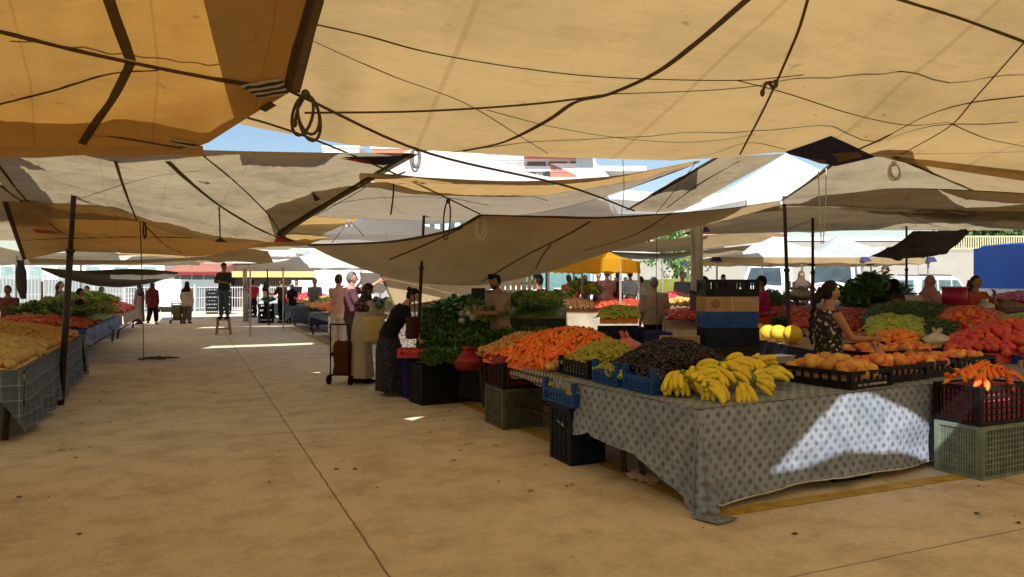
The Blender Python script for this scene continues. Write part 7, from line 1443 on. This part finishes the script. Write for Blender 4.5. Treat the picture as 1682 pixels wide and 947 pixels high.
for s_ in (-1, 1):
    for y in (1.1, -1.1): wheel(t, s_*.78, y, .3)
    mb = MB(); mb.add([V((s_*.83, 1.15, 1.2)), V((s_*.79, .75, 1.75)), V((s_*.79, .1, 1.75)), V((s_*.83, .1, 1.2))], [(0, 1, 2, 3), (3, 2, 1, 0)]); mb.v = [v+V((s_*.05, 0, 0)) for v in mb.v]; mb.build('side_window', M_glass, t)
# white bar fences
M_bar = mat('white_fence_bar', (.50, .51, .52), .5, .04, 3)
def fence(label, px0, px1, d0, d1, z0, h, step, m=M_bar, n_posts=5):
    a, b = gd(px0, d0), gd(px1, d1); L = (b-a).length; ang = math.atan2(b.y-a.y, b.x-a.x); t = empty('bar_fence', a, ang, label, 'fence'); mb = MB(); n = int(L/step)
    for k in range(n): mb.box((step*(k+.5), 0, z0+h/2), (.035, .03, h))
    for z in (z0+.12, z0+h-.1, z0+h*.5): mb.box((L/2, .02, z), (L, .03, .05))
    mb.build('bars', m, t)
    for k in range(n_posts): mb = MB(); mb.box((L*k/(n_posts-1), 0, (z0+h)/2+.05), (.12, .12, z0+h+.1)); mb.build('post', m, t)
fence('tall white bar fence at the far left behind the sellers', -120, 230, 36, 43, .1, 2.1, .16)
fence('low white bar fence along the far end of the aisle', 205, 430, 45, 47, .1, 1.5, .15)
fence('pale bar fence behind the far middle stalls', 430, 640, 46, 42, .1, 1.5, .15)
t = empty('boundary_wall', gd(60, 44), R_+.25, 'pale boundary wall behind the white bar fence', 'wall'); mb = MB(); mb.box((0, 0, 1.0), (22, .3, 2.0)); mb.build('wall', mat('pale_blue_wall', (.20, .24, .25), .9, .06, 1), t)
t = empty('silver_car', gd(492, 40), -YAW+rad(85), 'silver hatchback parked behind the far middle stalls', 'car'); profile_body([(-1.9, .3), (1.9, .3), (2.0, .7), (1.2, .95), (.5, 1.5), (-1.3, 1.5), (-1.9, 1.0)], 1.7).build('body', M_silver, t)
for s_ in (-1, 1):
    for y in (1.25, -1.25): wheel(t, s_*.8, y, .3)
    mb = MB(); mb.add([V((s_*.87, 1.0, 1.0)), V((s_*.83, .5, 1.4)), V((s_*.83, -1.2, 1.4)), V((s_*.87, -1.5, 1.0))], [(0, 1, 2, 3), (3, 2, 1, 0)]); mb.build('side_window', M_glass, t)
t = empty('white_truck', gd(560, 38), -YAW+rad(80), 'white truck parked behind the far middle stalls', 'truck'); mb = MB(); mb.box((0, -.6, 1.6), (2.1, 3.2, 2.0)); mb.build('cargo_box', M_wht, t); mb = MB(); mb.box((0, 1.7, 1.15), (1.9, 1.3, 1.5), 0, .92); mb.build('cab', M_wht, t); mb = MB(); mb.box((0, 2.30, 1.5), (1.5, .12, .55)); mb.build('windscreen', M_glass, t)
for s_ in (-1, 1):
    for y in (1.7, -1.2): wheel(t, s_*.85, y, .4)
t = empty('parked_car', gd(795, 24), -YAW+rad(80), 'dark car parked behind the greens stall', 'car'); profile_body([(-1.9, .3), (1.9, .3), (2.0, .7), (1.2, .95), (.5, 1.5), (-1.3, 1.5), (-1.9, 1.0)], 1.7).build('body', mat('dark_car_paint', (.03, .04, .05), .3, .1, 2, spec=.5), t)
for s_ in (-1, 1):
    for y in (1.25, -1.25): wheel(t, s_*.8, y, .3)
    mb = MB(); mb.add([V((s_*.87, 1.0, 1.0)), V((s_*.83, .5, 1.4)), V((s_*.83, -1.2, 1.4)), V((s_*.87, -1.5, 1.0))], [(0, 1, 2, 3), (3, 2, 1, 0)]); mb.build('side_window', M_glass2, t)
t = empty('slatted_screen', gd(852, 21), R_, 'pale slatted timber screen behind the tan shirted seller', 'screen'); mb = MB()
for k in range(9): mb.box((-.62+.155*k, 0, 1.0), (.12, .03, 1.9))
mb.build('slats', mat('pale_timber', (.62, .47, .28), .8, .2, 4), t); mb = MB(); mb.box((0, .04, 1.7), (1.4, .05, .08)); mb.box((0, .04, .3), (1.4, .05, .08)); mb.build('rail', M_wood, t)  # slats in a lighter timber tone than the rails
# hillside and trees
mb = MB(); G = []
for j in range(14):
    G.append([cf(-220+40*i, 130+26*j, -1+max(0, j)*2.2*(1+.5*noise.noise(V((i*.5, j*.4, 2))))*(.4+.6*min(1, max(0, (i-3)/5)))) for i in range(13)])
mb.grid(G); mb.build('hills', mat('dry_hillside', (.20, .17, .09), .95, .35, .05), kind='structure')
def tree(label, px, d, h, r, seed, group='trees behind the market', lm=None, z0=0):
    q = random.Random(seed); t = empty('tree', gd(px, d, z0), 0, label, 'tree', group); mb = MB(); mb.tube([(0, 0, 0), (.1, 0, h*.3), (.05, .1, h*.6), (0, 0, h*.85)], [r*.09, r*.07, r*.05, .02], 8)
    for k in range(6): a = q.uniform(0, 6.28); mb.tube([(0, 0, h*(.35+.06*k)), (r*.4*math.cos(a), r*.4*math.sin(a), h*(.5+.06*k)), (r*.8*math.cos(a), r*.8*math.sin(a), h*(.62+.05*k))], [r*.04, r*.025, .01], 6)
    mb.build('trunk', mat('bark', (.08, .06, .04), .9, .3, 6), t); mb = MB(); cl = [(V((q.gauss(0, .45)*r, q.gauss(0, .45)*r, h*(.68+q.gauss(0, .13)))), r*q.uniform(.25, .45)) for _ in range(16)]
    for c, rr in cl:
        for _ in range(70):
            d_ = V((q.gauss(0, 1), q.gauss(0, 1), q.gauss(0, 1))).normalized()*rr*q.uniform(.6, 1.05); n_ = V((q.gauss(0, 1), q.gauss(0, 1), q.gauss(0, 1))).normalized(); u_ = n_.orthogonal().normalized()*r*.07; v_ = n_.cross(u_)*.6; p = c+d_; mb.add([p-u_, p-v_, p+u_, p+v_], [(0, 1, 2, 3)])
    mb.build('crown', lm or F_leaf, t)
for k, (px, d, h, r, z) in enumerate(((1110, 34, 4.2, 1.6, 0), (1060, 70, 8, 3, 0), (1105, 85, 11.5, 3, 0), (1620, 52, 7.4, 3, 0), (1670, 53, 7.2, 3, 0), (1560, 53, 6.6, 2.4, 0))):
    tree(('leafy tree just left of the steel column', 'tree among the hillside houses, left one', 'tree among the hillside houses, right one', 'dark leafy tree above the cream railing, middle one', 'dark leafy tree above the cream railing, rightmost one', 'dark leafy tree above the cream railing, leftmost one')[k], px, d, h, r, k+1)
# leaf litter and dropped scraps
mb = MB(); q = random.Random(5)
M_scrap = mat('trodden_scraps', (.06, .045, .03), .9, .4, 9)
for k in range(60):
    a = q.random(); x = q.uniform(-1.4, 3.2) if a < .8 else q.uniform(3.5, 7); y = q.uniform(3.6, 16) if a < .8 else q.uniform(3.2, 4.1); r = q.choice((.008, .012, .016, .024)); n = 7; o = len(mb.v)
    mb.add([V((x+r*q.uniform(.5, 1.4)*math.cos(2*PI*i/n), y+r*q.uniform(.5, 1.2)*math.sin(2*PI*i/n), .005+.006*q.random())) for i in range(n)]+[V((x, y, .012))], [(i, (i+1) % n, n) for i in range(n)])
mb.build('floor_scraps', M_scrap, label='small dark scraps trodden into the concrete aisle', cat='litter', kind='stuff')
mb = MB(); q = random.Random(21)
for k in range(45):
    x, y = (q.uniform(2.2, 3.4), q.uniform(5, 12)) if k % 3 else (q.uniform(-1.3, -.6), q.uniform(8, 16)); r = q.uniform(.012, .035); a0 = q.uniform(0, 6); mb.cur = k % 3; n = 6
    mb.add([V((x+r*q.uniform(.6, 1.3)*math.cos(a0+2*PI*i/n), y+.55*r*math.sin(a0+2*PI*i/n), .006+.012*q.random())) for i in range(n)], [tuple(range(n))])
mb.build('leaf_litter', [F_leaf, mat('dry_leaf', (.30, .24, .10), .9, .3, 9), M_card], label='fallen leaves and onion skins along the stall fronts', cat='litter', kind='stuff')
mb = MB(); c = gp(255, 590); mb.tube([c+V((.30*math.sin(i*.55)*(1-.3*math.sin(i*.13))+.1*math.sin(i*.21), .16*math.cos(i*.55)+.05*math.sin(i*.3), .012+.010*(i % 5))) for i in range(41)], .011, 6); mb.build('rope_coil', rope_m, label='end of the hanging rope lying heaped on the aisle floor', cat='rope coil')
mb = MB(); mb.loft([((0, 0, 0), (.02, 0, 0), (0, .12, 0)), ((0, 0, -.25), (.13, 0, 0), (0, .03, 0)), ((.02, 0, -.6), (.12, 0, 0), (0, .025, 0)), ((.06, 0, -.85), (.06, 0, 0), (0, .02, 0))], 16); mb.build('hanging_jacket', fab('dusty_purple_cloth', (.06, .05, .06)), None, at(34, 427, 16), (0, 0, R_), label='dark purple cloth hung over the rail at the far left', cat='cloth')
